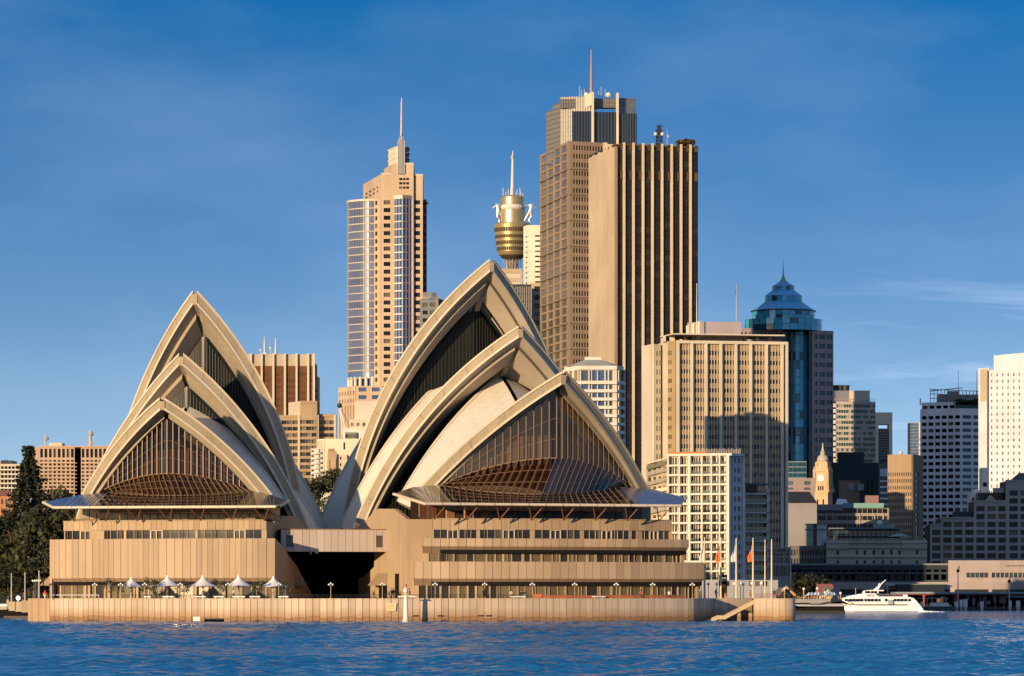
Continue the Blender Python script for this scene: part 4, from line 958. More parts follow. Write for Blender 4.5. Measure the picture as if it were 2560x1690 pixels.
# -- ribbed brown tower and stepped brown office between the halls
def mid_left():
    Y = 1600; b = Bld('ribbed_tower', 'brown tower with pale vertical ribs and a plain concrete crown, behind the left hall', 'office tower', 706, Y)
    A, B = XY(620, Y), XY(785, Y); zt = PZ(886, Y); br = C_('brown_brick', (.25, .115, .055), var=.12); cr = C_('crown_concrete', (.46, .39, .29))
    b.core([A, B, B + Vector((0, 26)), A + Vector((0, 26))], 3, zt - 3, M_core)
    quad4(b, cr, 'crown', A, B, PZ(915, Y), zt, -2, .7)
    bays = [628, 655, 684, 713, 742, 771, 785]
    fb = []
    for i in range(6):
        a, c = bays[i] + 2.5, bays[i + 1] - 2.5
        if i < 3: a, c = a + 5.5, c - 5.5
        fb.append((a, c))
    b.face(A, B, 3, PZ(915, Y), fr(A, B, fb), rows_px(932, 15.4, 22, 8.6, Y), br, G_dark, .8)
    pr = MB(); d = (B - A).normalized(); n = Vector((d.y, -d.x))
    for i in range(82):
        t = (B - A).length * (i + .5) / 82; pr.bar(A, d, n, t - .07, t + .07, .82, 1.0, 3, PZ(916, Y))
    pr.build('fluting', br, b.root)
    for x in bays: p = online(x, A, B); MB().bar(p, d, n, -.42, .42, .7, 2.0, 3, zt + .3).build('rib', M_cream, b.root)
    a, c = XY(785, Y + 5), XY(796, Y + 5); b.core([a, c, c + Vector((0, 12)), a + Vector((0, 12))], 3, PZ(940, Y), cr, 'annex')
    b.face(a, c, 3, PZ(965, Y), (1, .3), rows_px(970, 15.4, 18, 9, Y), cr, G_blue, .3)
    for px, y in ((661, 841), (689, 843)): mast(b, px, y, 887, Y + 6, .45, 'mast', M_white)
    for px, y in ((652, 875), (676, 870), (664, 884)):
        m = MB(); m.tube([P(px, 887, Y + 5), P(px, y, Y + 5)], .12, 5); m.ball(P(px, y, Y + 5), .55); m.build('antenna', M_white, b.root)
    b.done()
    Y = 1380; b = Bld('stepped_office', 'tan brown stepped office with long window bands, below the ribbed tower', 'office building', 765, Y)
    w1 = C_('buff_brick', (.40, .29, .18), var=.08); st = M_cream
    segs = [(690, 745, 1039, Y + 1), (751, 793, 1003, Y - 2), (797, 836, 1036, Y + 1)]
    rws = rows_px(1051, 16.1, 22, 9.2, Y)
    for x0, x1, yt, YY in segs:
        A, B = XY(x0, YY), XY(x1, YY); zt = PZ(yt, YY); b.core([A, B, B + Vector((0, 16)), A + Vector((0, 16))], 3, zt, M_core)
        b.face(A, B, 3, zt, (4 if x1 - x0 > 45 else 3, .06), rws, w1, G_beige, .7)
        quad4(b, w1, 'parapet', A, B, zt - .8, zt + .1, .7, 1.0)
    for x in (748, 795, 838): quad4(b, st, 'pier', XY(x - 2.6, Y), XY(x + 2.4, Y), 3, PZ(1038, Y), -3, 2.4)
    A, B = XY(721, Y + 9), XY(751, Y - 2); b.core([A, B, B + Vector((3, 8)), A + Vector((3, 8))], PZ(1040, Y), PZ(1003.5, Y), st, 'lit_flank')
    f = MB(); d = (B - A).normalized(); n = Vector((d.y, -d.x))
    for i in range(8): f.bar(A, d, n, (B - A).length * (i + .4) / 8, (B - A).length * (i + .6) / 8, 0, .15, PZ(1040, Y), PZ(1003.5, Y))
    f.build('flank_fin', st, b.root)
    b.done()
    Y = 1240; b = Bld('white_office', 'plain white office block with slit windows on its left, above the gap trees', 'building', 830, Y)
    A, B, C = XY(795, Y + 4), XY(812, Y), XY(900, Y); zt = PZ(1097, Y)
    wy = C_('cream_white_render', (.70, .66, .50), var=.03)
    b.core([A, B, C, C + Vector((0, 14)), A + Vector((0, 12))], 3, zt, M_core); b.face(A, B, 3, zt, (6, .5), [(PZ(1300, Y), PZ(1137, Y)), (PZ(1133, Y), PZ(1101, Y))], wy, G_beige, .4, .4)
    b.face(B, C, 3, zt, [(.53, .58)], rows_px(1106, 1, 1, 18, Y), wy, G_dark, .4); b.done()
    Y = 1225; b = Bld('white_balcony_flats', 'small white block with curved balconies left of the plain white office', 'building', 786, Y)
    A, B = XY(777, Y), XY(797, Y); b.core([A, B, B + Vector((0, 8)), A + Vector((0, 8))], 3, PZ(1121, Y), M_white)
    for i in range(7): m = MB(); m.lathe(PX(792, Y), Y + .5, [(0, PZ(1136 + 12 * i, Y)), (1.9, PZ(1136 + 12 * i, Y)), (1.9, PZ(1131 + 12 * i, Y)), (0, PZ(1131 + 12 * i, Y))], 14, math.pi, 2 * math.pi); m.build('balcony', M_white, b.root)
    b.face(A, B, 3, PZ(1121, Y), [(.08, .4)], rows_px(1126, 12, 7, 5, Y), M_white, G_dark, .25); b.done()
    Y = 1190; b = Bld('carved_stone_building', 'narrow cream stone building with ornate carved bay behind the gap trees', 'building', 842, Y)
    A, B = XY(817, Y), XY(868, Y); st = C_('honey_stone', (.60, .50, .36)); b.core([A, B, B + Vector((0, 14)), A + Vector((0, 14))], 3, PZ(1136, Y), M_core)
    b.face(A, B, 3, PZ(1136, Y), [(.06, .12), (.18, .24), (.64, .72)], rows_px(1142, 16.2, 11, 7, Y), st, G_dark, .4)
    m = MB()
    for i, (x0, x1, y0, y1) in enumerate(((820, 836, 1180, 1123), (836, 842, 1170, 1128), (818, 824, 1172, 1150), (832, 840, 1182, 1146))): m.box(PX(x0, Y), PX(x1, Y), Y - 1.2 - .15 * i, Y - .4, PZ(y0, Y), PZ(y1, Y))
    m.box(PX(823, Y), PX(838, Y), Y - 1.7, Y - .4, PZ(1126, Y), PZ(1122, Y)); m.build('carved_bay', C_('carved_sandstone', (.42, .31, .18), var=.2), b.root); b.done()
    Y = 1260; b = Bld('window_box_block', 'white block carrying a dark gridded window box, beside the large right shell', 'building', 882, Y)
    A, B = XY(858, Y), XY(920, Y); b.core([A, B, B + Vector((0, 12)), A + Vector((0, 12))], 3, PZ(1070, Y), M_white)
    a, c = XY(863, Y - .8), XY(891, Y - .8); b.core([a, c, c + Vector((0, .8)), a + Vector((0, .8))], PZ(1126, Y), PZ(1081, Y), C_('green_grey_frame', (.22, .24, .19)), 'window_box')
    b.face(a, c, PZ(1126, Y), PZ(1081, Y), (4, .12), rows_px(1086, 13.5, 3, 9, Y), C_('green_grey_frame', (.22, .24, .19)), G_beige, .25); b.done()
    Y = 1320; b = Bld('white_rooftop_block', 'plain pinkish white upper block right of the crane, beside the large shell', 'building', 915, Y)
    A0, A, B = XY(874, Y + 3), XY(888, Y), XY(960, Y); b.core([A, B, B + Vector((0, 14)), A + Vector((0, 14))], 3, PZ(1003, Y), C_('pinkish_white', (.62, .56, .48), var=.03))
    a, c = XY(874, Y - 3), XY(960, Y - 3); b.core([a, c, c + Vector((0, 3)), a + Vector((0, 3))], 3, PZ(1050, Y), M_cream, 'lower_wall')
    b.face(a, c, 3, PZ(1050, Y), (6, .5), rows_px(1058, 15, 8, 8, Y), M_cream, G_beige, .3); b.done()
    Y = 1330; s = thing('tower_crane', 'pale lattice crane boom leaning up between white blocks', 'crane', (PX(862, Y), Y, 3)); m = MB()
    a, t = P(869, 1092, Y), P(849, 1014, Y); a2 = P(858, 1092, Y)
    m.tube([a, t], .28, 5); m.tube([a2, t], .28, 5)
    for i in range(10): m.tube([a.lerp(t, i / 10), a2.lerp(t, (i + .7) / 10)], .13, 4)
    m.build('boom', M_white, s); m = MB(); m.box(PX(857, Y), PX(871, Y), Y - 1, Y + 2, PZ(1098, Y), PZ(1090, Y)); m.tube([P(864, 1096, Y), Vector((PX(864, Y), Y, 3))], 1.0, 6); m.build('tower', M_grey, s)
    m = MB(); m.ball(t, .9); m.build('head', M_darkst, s); m = MB(); m.tube([t, P(878, 1074, Y)], .08, 4); m.build('cable', M_darkst, s)
mid_left()
# -- sandstone tower with curved glass drum and spire
def spire_tower():
    Y = 1800.; b = Bld('spire_tower', 'tall pink stone tower with a curved glass side, stepped crown and needle spire', 'skyscraper', 955, Y)
    X = lambda px: PX(px, Y); Z = lambda y: PZ(y, Y); st = M_pinkst
    # curved glass drum: quarter round from the left edge to the shaft
    R = X(939) - X(866); cx, cy = X(939), Y + 4 + R * .9
    def arc(r, n=14): return [Vector((cx - r * math.sin(a), cy - r * .9 * math.cos(a))) for a in [rad(92) * (1 - i / n) for i in range(n + 1)]]
    gdr = glass('sky_tinted_drum_glass', (.055, .10, .22), (.10, .165, .33), None, .3, 0, .3); wb = C_('white_floor_band', (.46, .42, .36), var=.03)  # drum glass: sky reflection put into a brighter blue base
    def ring(z0, z1, r0, r1, mat, name):
        o, i = arc(r1), arc(r0); m = MB(); k = len(o)
        vs = [(p.x, p.y, z0) for p in o] + [(p.x, p.y, z1) for p in o] + [(p.x, p.y, z0) for p in i] + [(p.x, p.y, z1) for p in i]
        fs = []
        for j in range(k - 1): fs += [(j, j + 1, k + j + 1, k + j), (k + j, k + j + 1, 3 * k + j + 1, 3 * k + j), (j, 2 * k + j, 2 * k + j + 1, j + 1)]
        fs += [(0, k, 3 * k, 2 * k), (k - 1, 3 * k - 1, 4 * k - 1, 2 * k - 1)]
        m.add(vs, fs); return m.build(name, mat, b.root)
    for i in range(23):
        yt = 500 + 19.35 * i
        ring(Z(yt + 16.6), Z(yt), 0.01, R, gdr, 'glass_band'); ring(Z(yt + 19.35), Z(yt + 16.6), .01, R + .35, wb, 'floor_band')
    ring(Z(500), Z(495), .01, R + .6, M_cream, 'drum_roof')
    fm = MB()
    for i in range(1, 20):
        a = rad(92) * (1 - i / 20); p = Vector((cx - (R + .12) * math.sin(a), cy - (R + .12) * .9 * math.cos(a))); fm.box(p.x - .06, p.x + .06, p.y - .1, p.y + .1, Z(930), Z(500))
    fm.build('glazing_fins', M_grey, b.root)
    for i in range(7):
        a = rad(88) * (1 - i / 6.5); p = Vector((cx - R * .97 * math.sin(a), cy - R * .87 * math.cos(a))); m = MB(); m.tube([(p.x, p.y, Z(966)), (p.x, p.y, Z(940))], .75, 8); m.build('column', M_white, b.root)
    ring(Z(966), Z(944), .01, R * .86, G_blue, 'column_level_glass')
    # base block
    A0, A, B = XY(849, Y + 16), XY(890, Y), XY(957, Y - 1); b.core([A0, A, B, B + Vector((0, 30)), A0 + Vector((0, 20))], 3, Z(965), M_core)
    rws = [(Z(1003 + 0), Z(978)), ] + rows_px(997, 19.3, 2, 10, Y)
    b.face(A0, A, 3, Z(965), (6, .5), rows_px(977, 19, 2, 10, Y) + [(Z(1100), Z(1013))], st, G_beige, .6, .6)
    b.face(A, B, 3, Z(965), (2, .42), rows_px(969, 19.3, 10, 10, Y), st, G_blue, .6)
    # stone shaft: shoulders, main block, right wing
    def block(x0, x1, yt, dy, name, win=None, left=None):
        a, c = XY(x0, Y + dy), XY(x1, Y + dy); zt = Z(yt); b.core([a, c, c + Vector((0, 14)), a + Vector((0, 14))], 3, zt, M_core, 'core')
        b.face(a, c, 3, zt, win[0] if win else (1, 1), win[1] if win else [], st, G_dark, .6, 0, 'window', name)
        quad4(b, C_('pale_coping', (.66, .54, .40)), 'coping', a, c, zt, zt + .8, -1, .9)
    rw = rows_px(501, 19.25, 24, 10.5, Y)
    block(953, 979, 437, 0, 'stone_wall', ([(.24, .88)], rw))
    block(1033.5, 1057, 440, 0, 'stone_wall', ([(.10, .72)], rw))
    block(978, 1034, 413, -1.6, 'stone_wall', ([(.36, .50), (.53, .64), (.67, .80)], rows_px(446, 10.6, 3, 6, Y)))
    # side face of the upper block, seen at a slant, with small windows
    A, B = XY(911, Y + 42), XY(953, Y); zt = Z(437)
    b.core([A, B, B + Vector((2, 12)), A + Vector((6, 4))], 3, zt, M_core); b.face(A, B, 3, zt, [(.1, .25), (.33, .48), (.56, .7), (.78, .9)], rows_px(463, 10, 2, 5.5, Y), st, G_dark, .6, .6)
    b.face(XY(938, Y + 3.5), XY(953, Y - .02), 3, Z(497), [(.15, .55)], rw, st, G_dark, .7)
    A, B = XY(960, Y + 16), XY(978, Y - 1.6); b.core([A, B, B + Vector((2, 12)), A + Vector((4, 6))], Z(440), Z(413), st, 'stone_wall')
    # projecting glass bay
    pa, pb, pc = XY(984, Y - 1.7), XY(1006.5, Y - 5.5), XY(1031, Y - 1.7); b.core([pa, pb, pc], 3, Z(490), M_core)
    rr = [(lo - .05, hi + .5) for lo, hi in rows_px(502, 19.25, 24, 13.5, Y)]
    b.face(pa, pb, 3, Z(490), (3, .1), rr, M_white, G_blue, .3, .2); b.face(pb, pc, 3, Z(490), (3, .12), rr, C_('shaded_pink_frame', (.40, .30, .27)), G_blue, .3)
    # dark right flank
    a, c = XY(1057, Y + 3), XY(1067, Y + 3); b.core([a, c, c + Vector((-.9, 24)), a + Vector((0, 24))], 3, Z(497), M_core); b.face(a, c, 3, Z(497), (1, .25), rw, plain('dark_flank_grey', (.10, .11, .13), .5), G_dark, .4)  # right flank in a darker grey than the stone
    quad4(b, M_darkst, 'flank_cap', a, XY(1071, Y + 3), Z(507), Z(504), -3, 1)
    # crown: louvred box, fin pylon, needle
    A0, A, B = XY(970, Y + 14), XY(988, Y + 1), XY(1023, Y + 1); b.core([A0, A, B, B + Vector((0, 8))], Z(413), Z(367), G_teal, 'crown_glass')
    for y in (367, 380.5, 394, 408):
        m = MB(); p = [XY(969, Y + 14), XY(987.5, Y), XY(1024.5, Y), XY(1024.5, Y + 9)]; m.prism(p, Z(y + 2), Z(y - .8)); m.build('crown_ledge', M_white if y != 408 else M_cream, b.root)
    m = MB(); m.prism([XY(971, Y + 13), XY(988, Y + .4), XY(998, Y + .4), XY(998, Y + 9)], Z(412), Z(366)); m.build('crown_louvre', C_('pale_louvre', (.66, .62, .52), var=.03), b.root)
    for i, (x, yt) in enumerate(((995.5, 356), (999.5, 343), (1003.2, 335), (1007.2, 343), (1011, 352))):
        m = MB(); m.box(X(x - 1.3), X(x + 1.3), Y - 3 - .4 * (i == 2), Y - 1.65, Z(437), Z(yt)); m.build('pylon_fin', M_grey if i % 2 else M_steel, b.root)
    m = MB(); m.box(X(995), X(1012), Y - 2.2, Y + 3, Z(413), Z(350)); m.build('pylon', M_grey, b.root)
    m = MB(); m.tube([(X(1003.3), Y - 1, Z(340)), (X(1003.5), Y - 1, Z(325)), (X(1004), Y - 1, Z(257)), (X(1004.5), Y - 1, Z(244))], [.55, .50, .34, .10], 8); m.build('needle', C_('pale_needle', (.66, .54, .46), var=0), b.root)
    b.done()
    Y = 1720; b = Bld('helipad_block', 'grey shaded block with a projecting flat roof, right of the spire tower', 'building', 1078, Y)
    A, B = XY(1050, Y), XY(1096, Y); gy = C_('shaded_grey_cladding', (.20, .21, .23)); b.core([A, B, B + Vector((8, 20)), A + Vector((0, 20))], 3, PZ(748, Y), M_core)  # grey tone carries the shade on this block in its colour
    b.face(A, B, 3, PZ(748, Y), [(.15, .42), (.55, .85)], rows_px(757, 19.4, 20, 10, Y), gy, G_dark, .5)
    m = MB(); m.prism([XY(1056, Y - 1), XY(1075, Y - 1), XY(1103, Y + 2), XY(1103, Y + 9), XY(1056, Y + 9)], PZ(747, Y), PZ(743, Y)); m.build('roof_slab', M_grey, b.root)
    m = MB(); m.prism([XY(1057, Y), XY(1080, Y), XY(1092, Y + 1), XY(1092, Y + 8), XY(1057, Y + 8)], PZ(743, Y), PZ(731, Y)); m.build('roof_house', gy, b.root); b.done()
spire_tower()
# -- observation tower with its golden turret
def obs_tower():
    Y = 2300.; X = lambda px: PX(px, Y); Z = lambda y: PZ(y, Y); cx, cy = X(1281), Y; s = Y / FP
    t = thing('observation_tower', 'golden round turret on a thin cabled shaft with a white needle', 'observation tower', (cx, Y, 3))
    gold = plain('gold_cladding', (.55, .43, .22), .32, .65, .6); gdk = C_('turret_band', (.10, .075, .04)); gp = C_('pale_turret', (.60, .52, .36), var=.03)
    def L(name, prof, mat, seg=40, parent=None, smooth=True):
        m = MB(); m.lathe(cx, cy, [(r * s, Z(y)) for r, y in prof], seg); return m.build(name, mat, parent or t, False)
    L('turret', [(0, 643), (22, 643), (34, 638), (37.5, 630), (46, 562), (44, 559), (0, 557)], gold)
    for y0, y1, r0 in ((628, 619, 38.5), (613, 604, 40.6), (597, 589, 42.6), (581, 571, 44.6)):
        k = 48; m = MB()
        for i in range(k):
            a0, a1 = 2 * math.pi * (i + .14) / k, 2 * math.pi * (i + .86) / k; rr = (r0 + .5) * s, (r0 + 1.6) * s
            m.add([(cx + rr[0] * math.cos(a0), cy + rr[0] * math.sin(a0), Z(y0)), (cx + rr[0] * math.cos(a1), cy + rr[0] * math.sin(a1), Z(y0)), (cx + rr[1] * math.cos(a1), cy + rr[1] * math.sin(a1), Z(y1)), (cx + rr[1] * math.cos(a0), cy + rr[1] * math.sin(a0), Z(y1))], [(0, 1, 2, 3)])
        m.build('window_band', gdk, t)
    L('base_ring', [(0, 650), (17, 650), (28, 644), (30, 640), (0, 640)], plain('dark_gold', (.10, .07, .03), .4, .5), 32)
    L('upper_drum', [(0, 558), (32, 558), (32, 526), (28, 522), (0, 522)], gold); L('gallery', [(0, 524), (30, 524), (32, 520), (30, 514), (26, 511), (0, 511)], M_white, 24)
    L('top_drum', [(0, 512), (29, 512), (29.5, 494), (24, 490), (0, 490)], gold)
    m = MB(); m.tube([(cx - .2, cy, Z(491)), (cx, cy, Z(460)), (cx + .2, cy, Z(395)), (cx + .3, cy, Z(376))], [1.15, .95, .62, .15], 8); m.build('needle', M_white, t)
    m = MB(); m.tube([(cx, cy, Z(398)), (cx, cy, Z(388))], .95, 6); m.build('needle_collar', M_mast, t)
    L('shaft', [(13, 700), (13, 648)], plain('dark_shaft', (.10, .07, .045), .5), 14)
    m = MB()
    for i in range(12):
        a = 2 * math.pi * i / 12; m.tube([(cx + 14.2 * s * math.cos(a), cy + 14.2 * s * math.sin(a), Z(700)), (cx + 14.2 * s * math.cos(a), cy + 14.2 * s * math.sin(a), Z(648))], .32, 4)
    m.build('shaft_tubes', M_mast, t)
    for i in range(16):
        a = 2 * math.pi * i / 16; a2 = a + .6; m = MB(); m.tube([(cx + 22 * s * math.cos(a), cy + 22 * s * math.sin(a), Z(646)), (cx + 26 * s * math.cos(a2), cy + 26 * s * math.sin(a2), Z(720))], .13, 4); m.build('cable', M_steel, t)
    for px, y in ((1258, 470), (1265, 480), (1271, 474), (1293, 474), (1300, 470), (1302, 478), (1307, 484), (1290, 482)):
        m = MB(); m.tube([(X(px), cy - 1, Z(493)), (X(px), cy - 1, Z(y))], .22, 4); m.build('antenna', M_white, t)
    # silver athletic figures on the turret roof: one skinned body each
    def figure(px, fl, lab):
        o = bpy.data.meshes.new('figure_sculpture'); sx = lambda dx, y: (X(px + dx * fl), cy - 3, Z(y))
        pt = [sx(0, 532), sx(1, 524), sx(3, 514), sx(4, 509), sx(-7, 515), sx(-16, 516), sx(9, 518), sx(15, 523), sx(-6, 538), sx(-12, 548), sx(-17, 556), sx(3, 542), sx(-4, 552), sx(-1, 558)]
        ed = [(0, 1), (1, 2), (2, 3), (2, 4), (4, 5), (2, 6), (6, 7), (0, 8), (8, 9), (9, 10), (0, 11), (11, 12), (12, 13)]; rr = [1.2, 1.3, .9, 1.1, .55, .4, .6, .45, .8, .6, .45, .8, .6, .5]
        o.from_pydata(pt, ed, [])
        ob = bpy.data.objects.new('figure_sculpture', o); COL.objects.link(ob); o.materials.append(M_steel)
        ob.modifiers.new('skin', 'SKIN')
        for i, v in enumerate(o.skin_vertices[0].data): v.radius = (rr[i], rr[i]); v.use_root = i == 0
        m_ = ob.modifiers.new('smooth', 'SUBSURF'); m_.levels = m_.render_levels = 1; tag(ob, lab, 'sculpture')
    figure(1326, 1, 'silver running figure sculpture on the right rim of the golden turret'); figure(1246, -1, 'silver leaping figure sculpture on the left rim of the golden turret')
    Y = 1950; b = Bld('tan_block', 'tan block with pale window strips directly under the observation tower', 'building', 1278, Y)
    A, B = XY(1230, Y), XY(1306, Y); b.core([A, B, B + Vector((0, 20)), A + Vector((0, 20))], 3, PZ(672, Y), M_core); b.face(A, B, 3, PZ(672, Y), [(.42, .92)], rows_px(683, 21, 10, 12, Y), M_tan, glass('pale_blinds', (.5, .46, .36), (.6, .56, .44), None, .4, 0, .3), .5); b.done()
    Y = 1850; b = Bld('dark_striped_block', 'dark glass block with thin vertical fins behind the large shell peak', 'building', 1300, Y)
    A, B = XY(1262, Y), XY(1328, Y); b.core([A, B, B + Vector((0, 20)), A + Vector((0, 20))], 3, PZ(712, Y), G_dark, 'glass'); b.ribs(A, B, [i / 12 for i in range(13)], .28, .5, 3, PZ(712, Y), M_grey); quad4(b, M_darkst, 'parapet', A, B, PZ(716, Y), PZ(711, Y), 0, .6)
    for i in range(10): quad4(b, M_darkst, 'floor_line', A, B, PZ(735 + 19 * i, Y), PZ(733 + 19 * i, Y), .02, .25)
    b.done()
    Y = 1870; b = Bld('tan_window_block', 'narrow tan block with beige blinds squeezed beside the tall brown tower', 'building', 1343, Y)
    A, B = XY(1326, Y), XY(1375, Y); b.core([A, B, B + Vector((0, 20)), A + Vector((0, 20))], 3, PZ(708, Y), M_core); b.face(A, B, 3, PZ(708, Y), [(.20, .53), (.6, .95)], rows_px(716, 21.3, 12, 13, Y), M_tan, G_beige, .6); b.done()
    Y = 2050; b = Bld('white_slit_tower', 'white tower with short dark slit windows between turret and brown tower', 'office tower', 1332, Y)
    A, B, C = XY(1311, Y + 7), XY(1320, Y), XY(1375, Y); b.core([A, B, C, C + Vector((0, 22)), A + Vector((0, 18))], 3, PZ(563, Y), M_core)
    w = C_('bright_white_wall', (.78, .74, .60), var=.02, streak=.04); b.face(A, B, 3, PZ(563, Y), [(.45, 1.)], rows_px(590, 12.8, 13, 4, Y), w, G_dark, .5, .5); b.face(B, C, 3, PZ(563, Y), [(0, .02), (.32, .78)], rows_px(588, 12.8, 13, 4, Y), w, G_dark, .5); b.done()
obs_tower()
def seg(b, prof, cx, cy, s, mat, name, seg_=16, flat=True):
    m = MB(); m.lathe(cx, cy, [(r * s, z) for r, z in prof], seg_); return m.build(name, mat, b.root, not flat)
def big_towers():
    # tallest brown-grey tower with a glass and steel crown
    b = Bld('crowned_tower', 'tallest brown granite tower topped by a stepped glass crown and mast', 'skyscraper', 1430, 1600)
    Lp, Cp, Rp = XY(1352, 1651), XY(1422, 1600), XY(1545, 1609); zt = PZ(353, 1600); w = C_('brown_granite', (.30, .225, .155), var=.05)
    b.core([Lp, Cp, Rp, Rp + Vector((-8, 50))], 3, zt, M_core)
    pt = 21.42; rw = []
    for g in range(15):
        for i in range(3): rw.append((PZ(363 + (g * 3 + i) * pt + 11.5 + (g * .0), 1600), PZ(363 + (g * 3 + i) * pt, 1600)))
    rw = [r for k, r in enumerate(rw) if r[0] > 60]
    b.face(Lp, Cp, 3, zt, [(.04, .235), (.29, .47), (.53, .71), (.77, .95)], [(lo - .3, hi + .5) for lo, hi in rw], w, G_taupe, .35, .35)
    cp = fr(Cp, Rp, [(1431.5 + 6.9 * i, 1436.3 + 6.9 * i) for i in range(15)])
    b.face(Cp, Rp, 3, zt, cp, rw, w, G_dark, .7)
    for g in range(1, 15):
        z = PZ(360.5 + 3 * pt * g, 1600)
        if z > 55:
            quad4(b, C_('dark_granite_line', (.16, .11, .07)), 'string_course', Lp, Cp, z, z + .5, .36, .5); quad4(b, C_('dark_granite_line', (.16, .11, .07)), 'string_course', Cp, Rp, z, z + .5, .71, .85)
    pb = glass('pale_blinds', (.5, .46, .36), (.6, .56, .44), None, .4, 0, .3)
    # crown: stepped glass boxes with steel blades
    ct = plain('crown_metal', (.15, .145, .15), .45, .2); gl = glass('dark_crown_glass', (.008, .022, .04), (.014, .035, .06), None, .12, 0, .35); gp = glass('pale_crown_glass', (.17, .16, .155), (.23, .215, .205), None, .4, .1, .4, .1)
    Y = 1606.; X = lambda p: PX(p, Y); Z = lambda y: PZ(y, Y)
    for x0, x1, yt, dy in ((1368, 1386, 257, 30), (1384, 1403, 247, 20), (1401, 1484, 237, 8)):
        m = MB(); m.prism([(X(x0), Y + dy), (X(x1), Y + dy - (8 if x1 < 1404 else 4)), (X(x1) + 2, Y + dy + 20), (X(x0), Y + dy + 20)], Z(392), Z(yt)); m.build('crown_box', gp, b.root)
        g = MB()
        for i in range(int((x1 - x0) / 4.2) + 1):
            px = x0 + i * 4.2; f = (px - x0) / (x1 - x0); yy = Y + dy - f * (8 if x1 < 1404 else 4); g.box(X(px) - .10, X(px) + .10, yy - .25, yy, Z(390), Z(yt))
        k = int((380 - yt) / 12)
        for i in range(k): p, q = Vector((X(x0), Y + dy)), Vector((X(x1), Y + dy - (8 if x1 < 1404 else 4))); d = (q - p).normalized(); g.bar(p, d, Vector((d.y, -d.x)), 0, (q - p).length, .05, .2, Z(yt + 12 * i + 1.5), Z(yt + 12 * i))
        g.build('crown_frame', ct, b.root)
    for x0, x1, yt, yb in ((1430, 1478, 278, 358), (1485, 1540, 280, 362), (1547, 1592, 284, 365)):
        a, c = XY(x0, Y), XY(x1, Y); quad4(b, gl, 'crown_window', a, c, Z(yb), Z(yt), -10, 0)
        n = 7; b.ribs(a, c, [(i + .5) / n for i in range(n)], .13, .12, Z(yb), Z(yt), C_('rose_fin', (.17, .13, .12)), 'crown_fin')
    for x0, x1, y0, y1, o in ((1478, 1541, 243, 266, -4), (1402, 1440, 243, 266, -6), (1546, 1590, 243, 282, -3)):
        m = MB(); m.box(X(x0), X(x1), Y - o, Y - o + 5, Z(y1), Z(y0)); m.build('crown_screen', gp if x0 != 1546 else glass('blue_crown_screen', (.10, .14, .20), (.14, .18, .25), None, .15, .4, .8), b.root)
        g = MB()
        for i in range(int((x1 - x0) / 6.5) + 1): g.box(X(x0 + 6.5 * i) - .12, X(x0 + 6.5 * i) + .12, Y - o - .2, Y - o, Z(y1), Z(y0))
        for i in range(3): g.box(X(x0), X(x1), Y - o - .2, Y - o, Z(y0 + 9 * i + 2), Z(y0 + 9 * i))
        g.build('crown_frame', ct, b.root)
    for x, yt, w_, d_ in ((1481.5, 232, 3.2, 7), (1543.5, 233, 3.0, 6)): m = MB(); m.box(X(x - w_), X(x + w_), Y - 1.6, Y + d_, Z(362), Z(yt)); m.build('steel_blade', C_('pale_steel_blade', (.62, .55, .45), var=.02), b.root)
    m = MB(); m.add([(X(1462), Y + 1, Z(267)), (X(1482), Y - .5, Z(262)), (X(1482), Y - .5, Z(229)), (X(1462), Y + 1, Z(238)), (X(1462), Y + 4, Z(238)), (X(1482), Y + 4, Z(229))], [(0, 1, 2, 3), (3, 2, 5, 4)]); m.build('crown_sail', C_('pale_steel_blade', (.62, .55, .45)), b.root)
    mast(b, 1478, 124, 240, Y + 5, .65, 'mast', plain('rust_mast', (.38, .24, .18), .5), .35)
    for px, y in ((1449, 215), (1454, 224), (1461, 222), (1497, 228), (1503, 217), (1513, 222)): mast(b, px, y, 242, Y + 5, .2, 'antenna', M_mast, .7)
    for px in (1466, 1521): m = MB(); m.ball(P(px, 237, Y + 3), 1.1); m.build('dish', M_white, b.root)
    b.done()
    # dark ribbed tower with a blank tan flank
    b = Bld('dark_ribbed_tower', 'dark glass tower with full-height cream ribs and a blank tan left flank', 'skyscraper', 1600, 1510)
    Lp, Cp, Rp = XY(1473, 1549), XY(1536, 1510), XY(1745, 1519); zt = PZ(360, 1510); fl = C_('tan_flank_concrete', (.53, .42, .30), var=.03, streak=.10)
    gd = glass('brown_black_glass', (.010, .008, .009), (.028, .022, .02), (.05, .04, .035), .05, .1, .6, .15)
    b.core([Lp, Cp, Rp, Rp + Vector((-20, 40))], 3, zt, M_core)
    fm = MB(); d = (Cp - Lp).normalized(); n = Vector((d.y, -d.x)); Lg = (Cp - Lp).length; k = 13
    for i in range(k):
        st = 2.2 if i == 9 else (.8 if i % 3 == 2 else 0); fm.bar(Lp, d, n, Lg * (i + .03) / k, Lg * (i + .97) / k, -.5, .3 + .1 * (i % 2), 3, zt - 1.2 + st * .6)
    fm.build('flank_panels', fl, b.root)
    xs = [1559, 1582.5, 1606.5, 1630, 1654, 1678, 1701.5, 1725]; gx = [1539] + xs + [1744.5]
    d = (Rp - Cp).normalized(); n = Vector((d.y, -d.x)); t_ = lambda px: (online(px, Cp, Rp) - Cp).length
    zf = [PZ(372 + 13.9 * i, 1510) for i in range(80)]
    zf = [z for z in zf if z > 4]
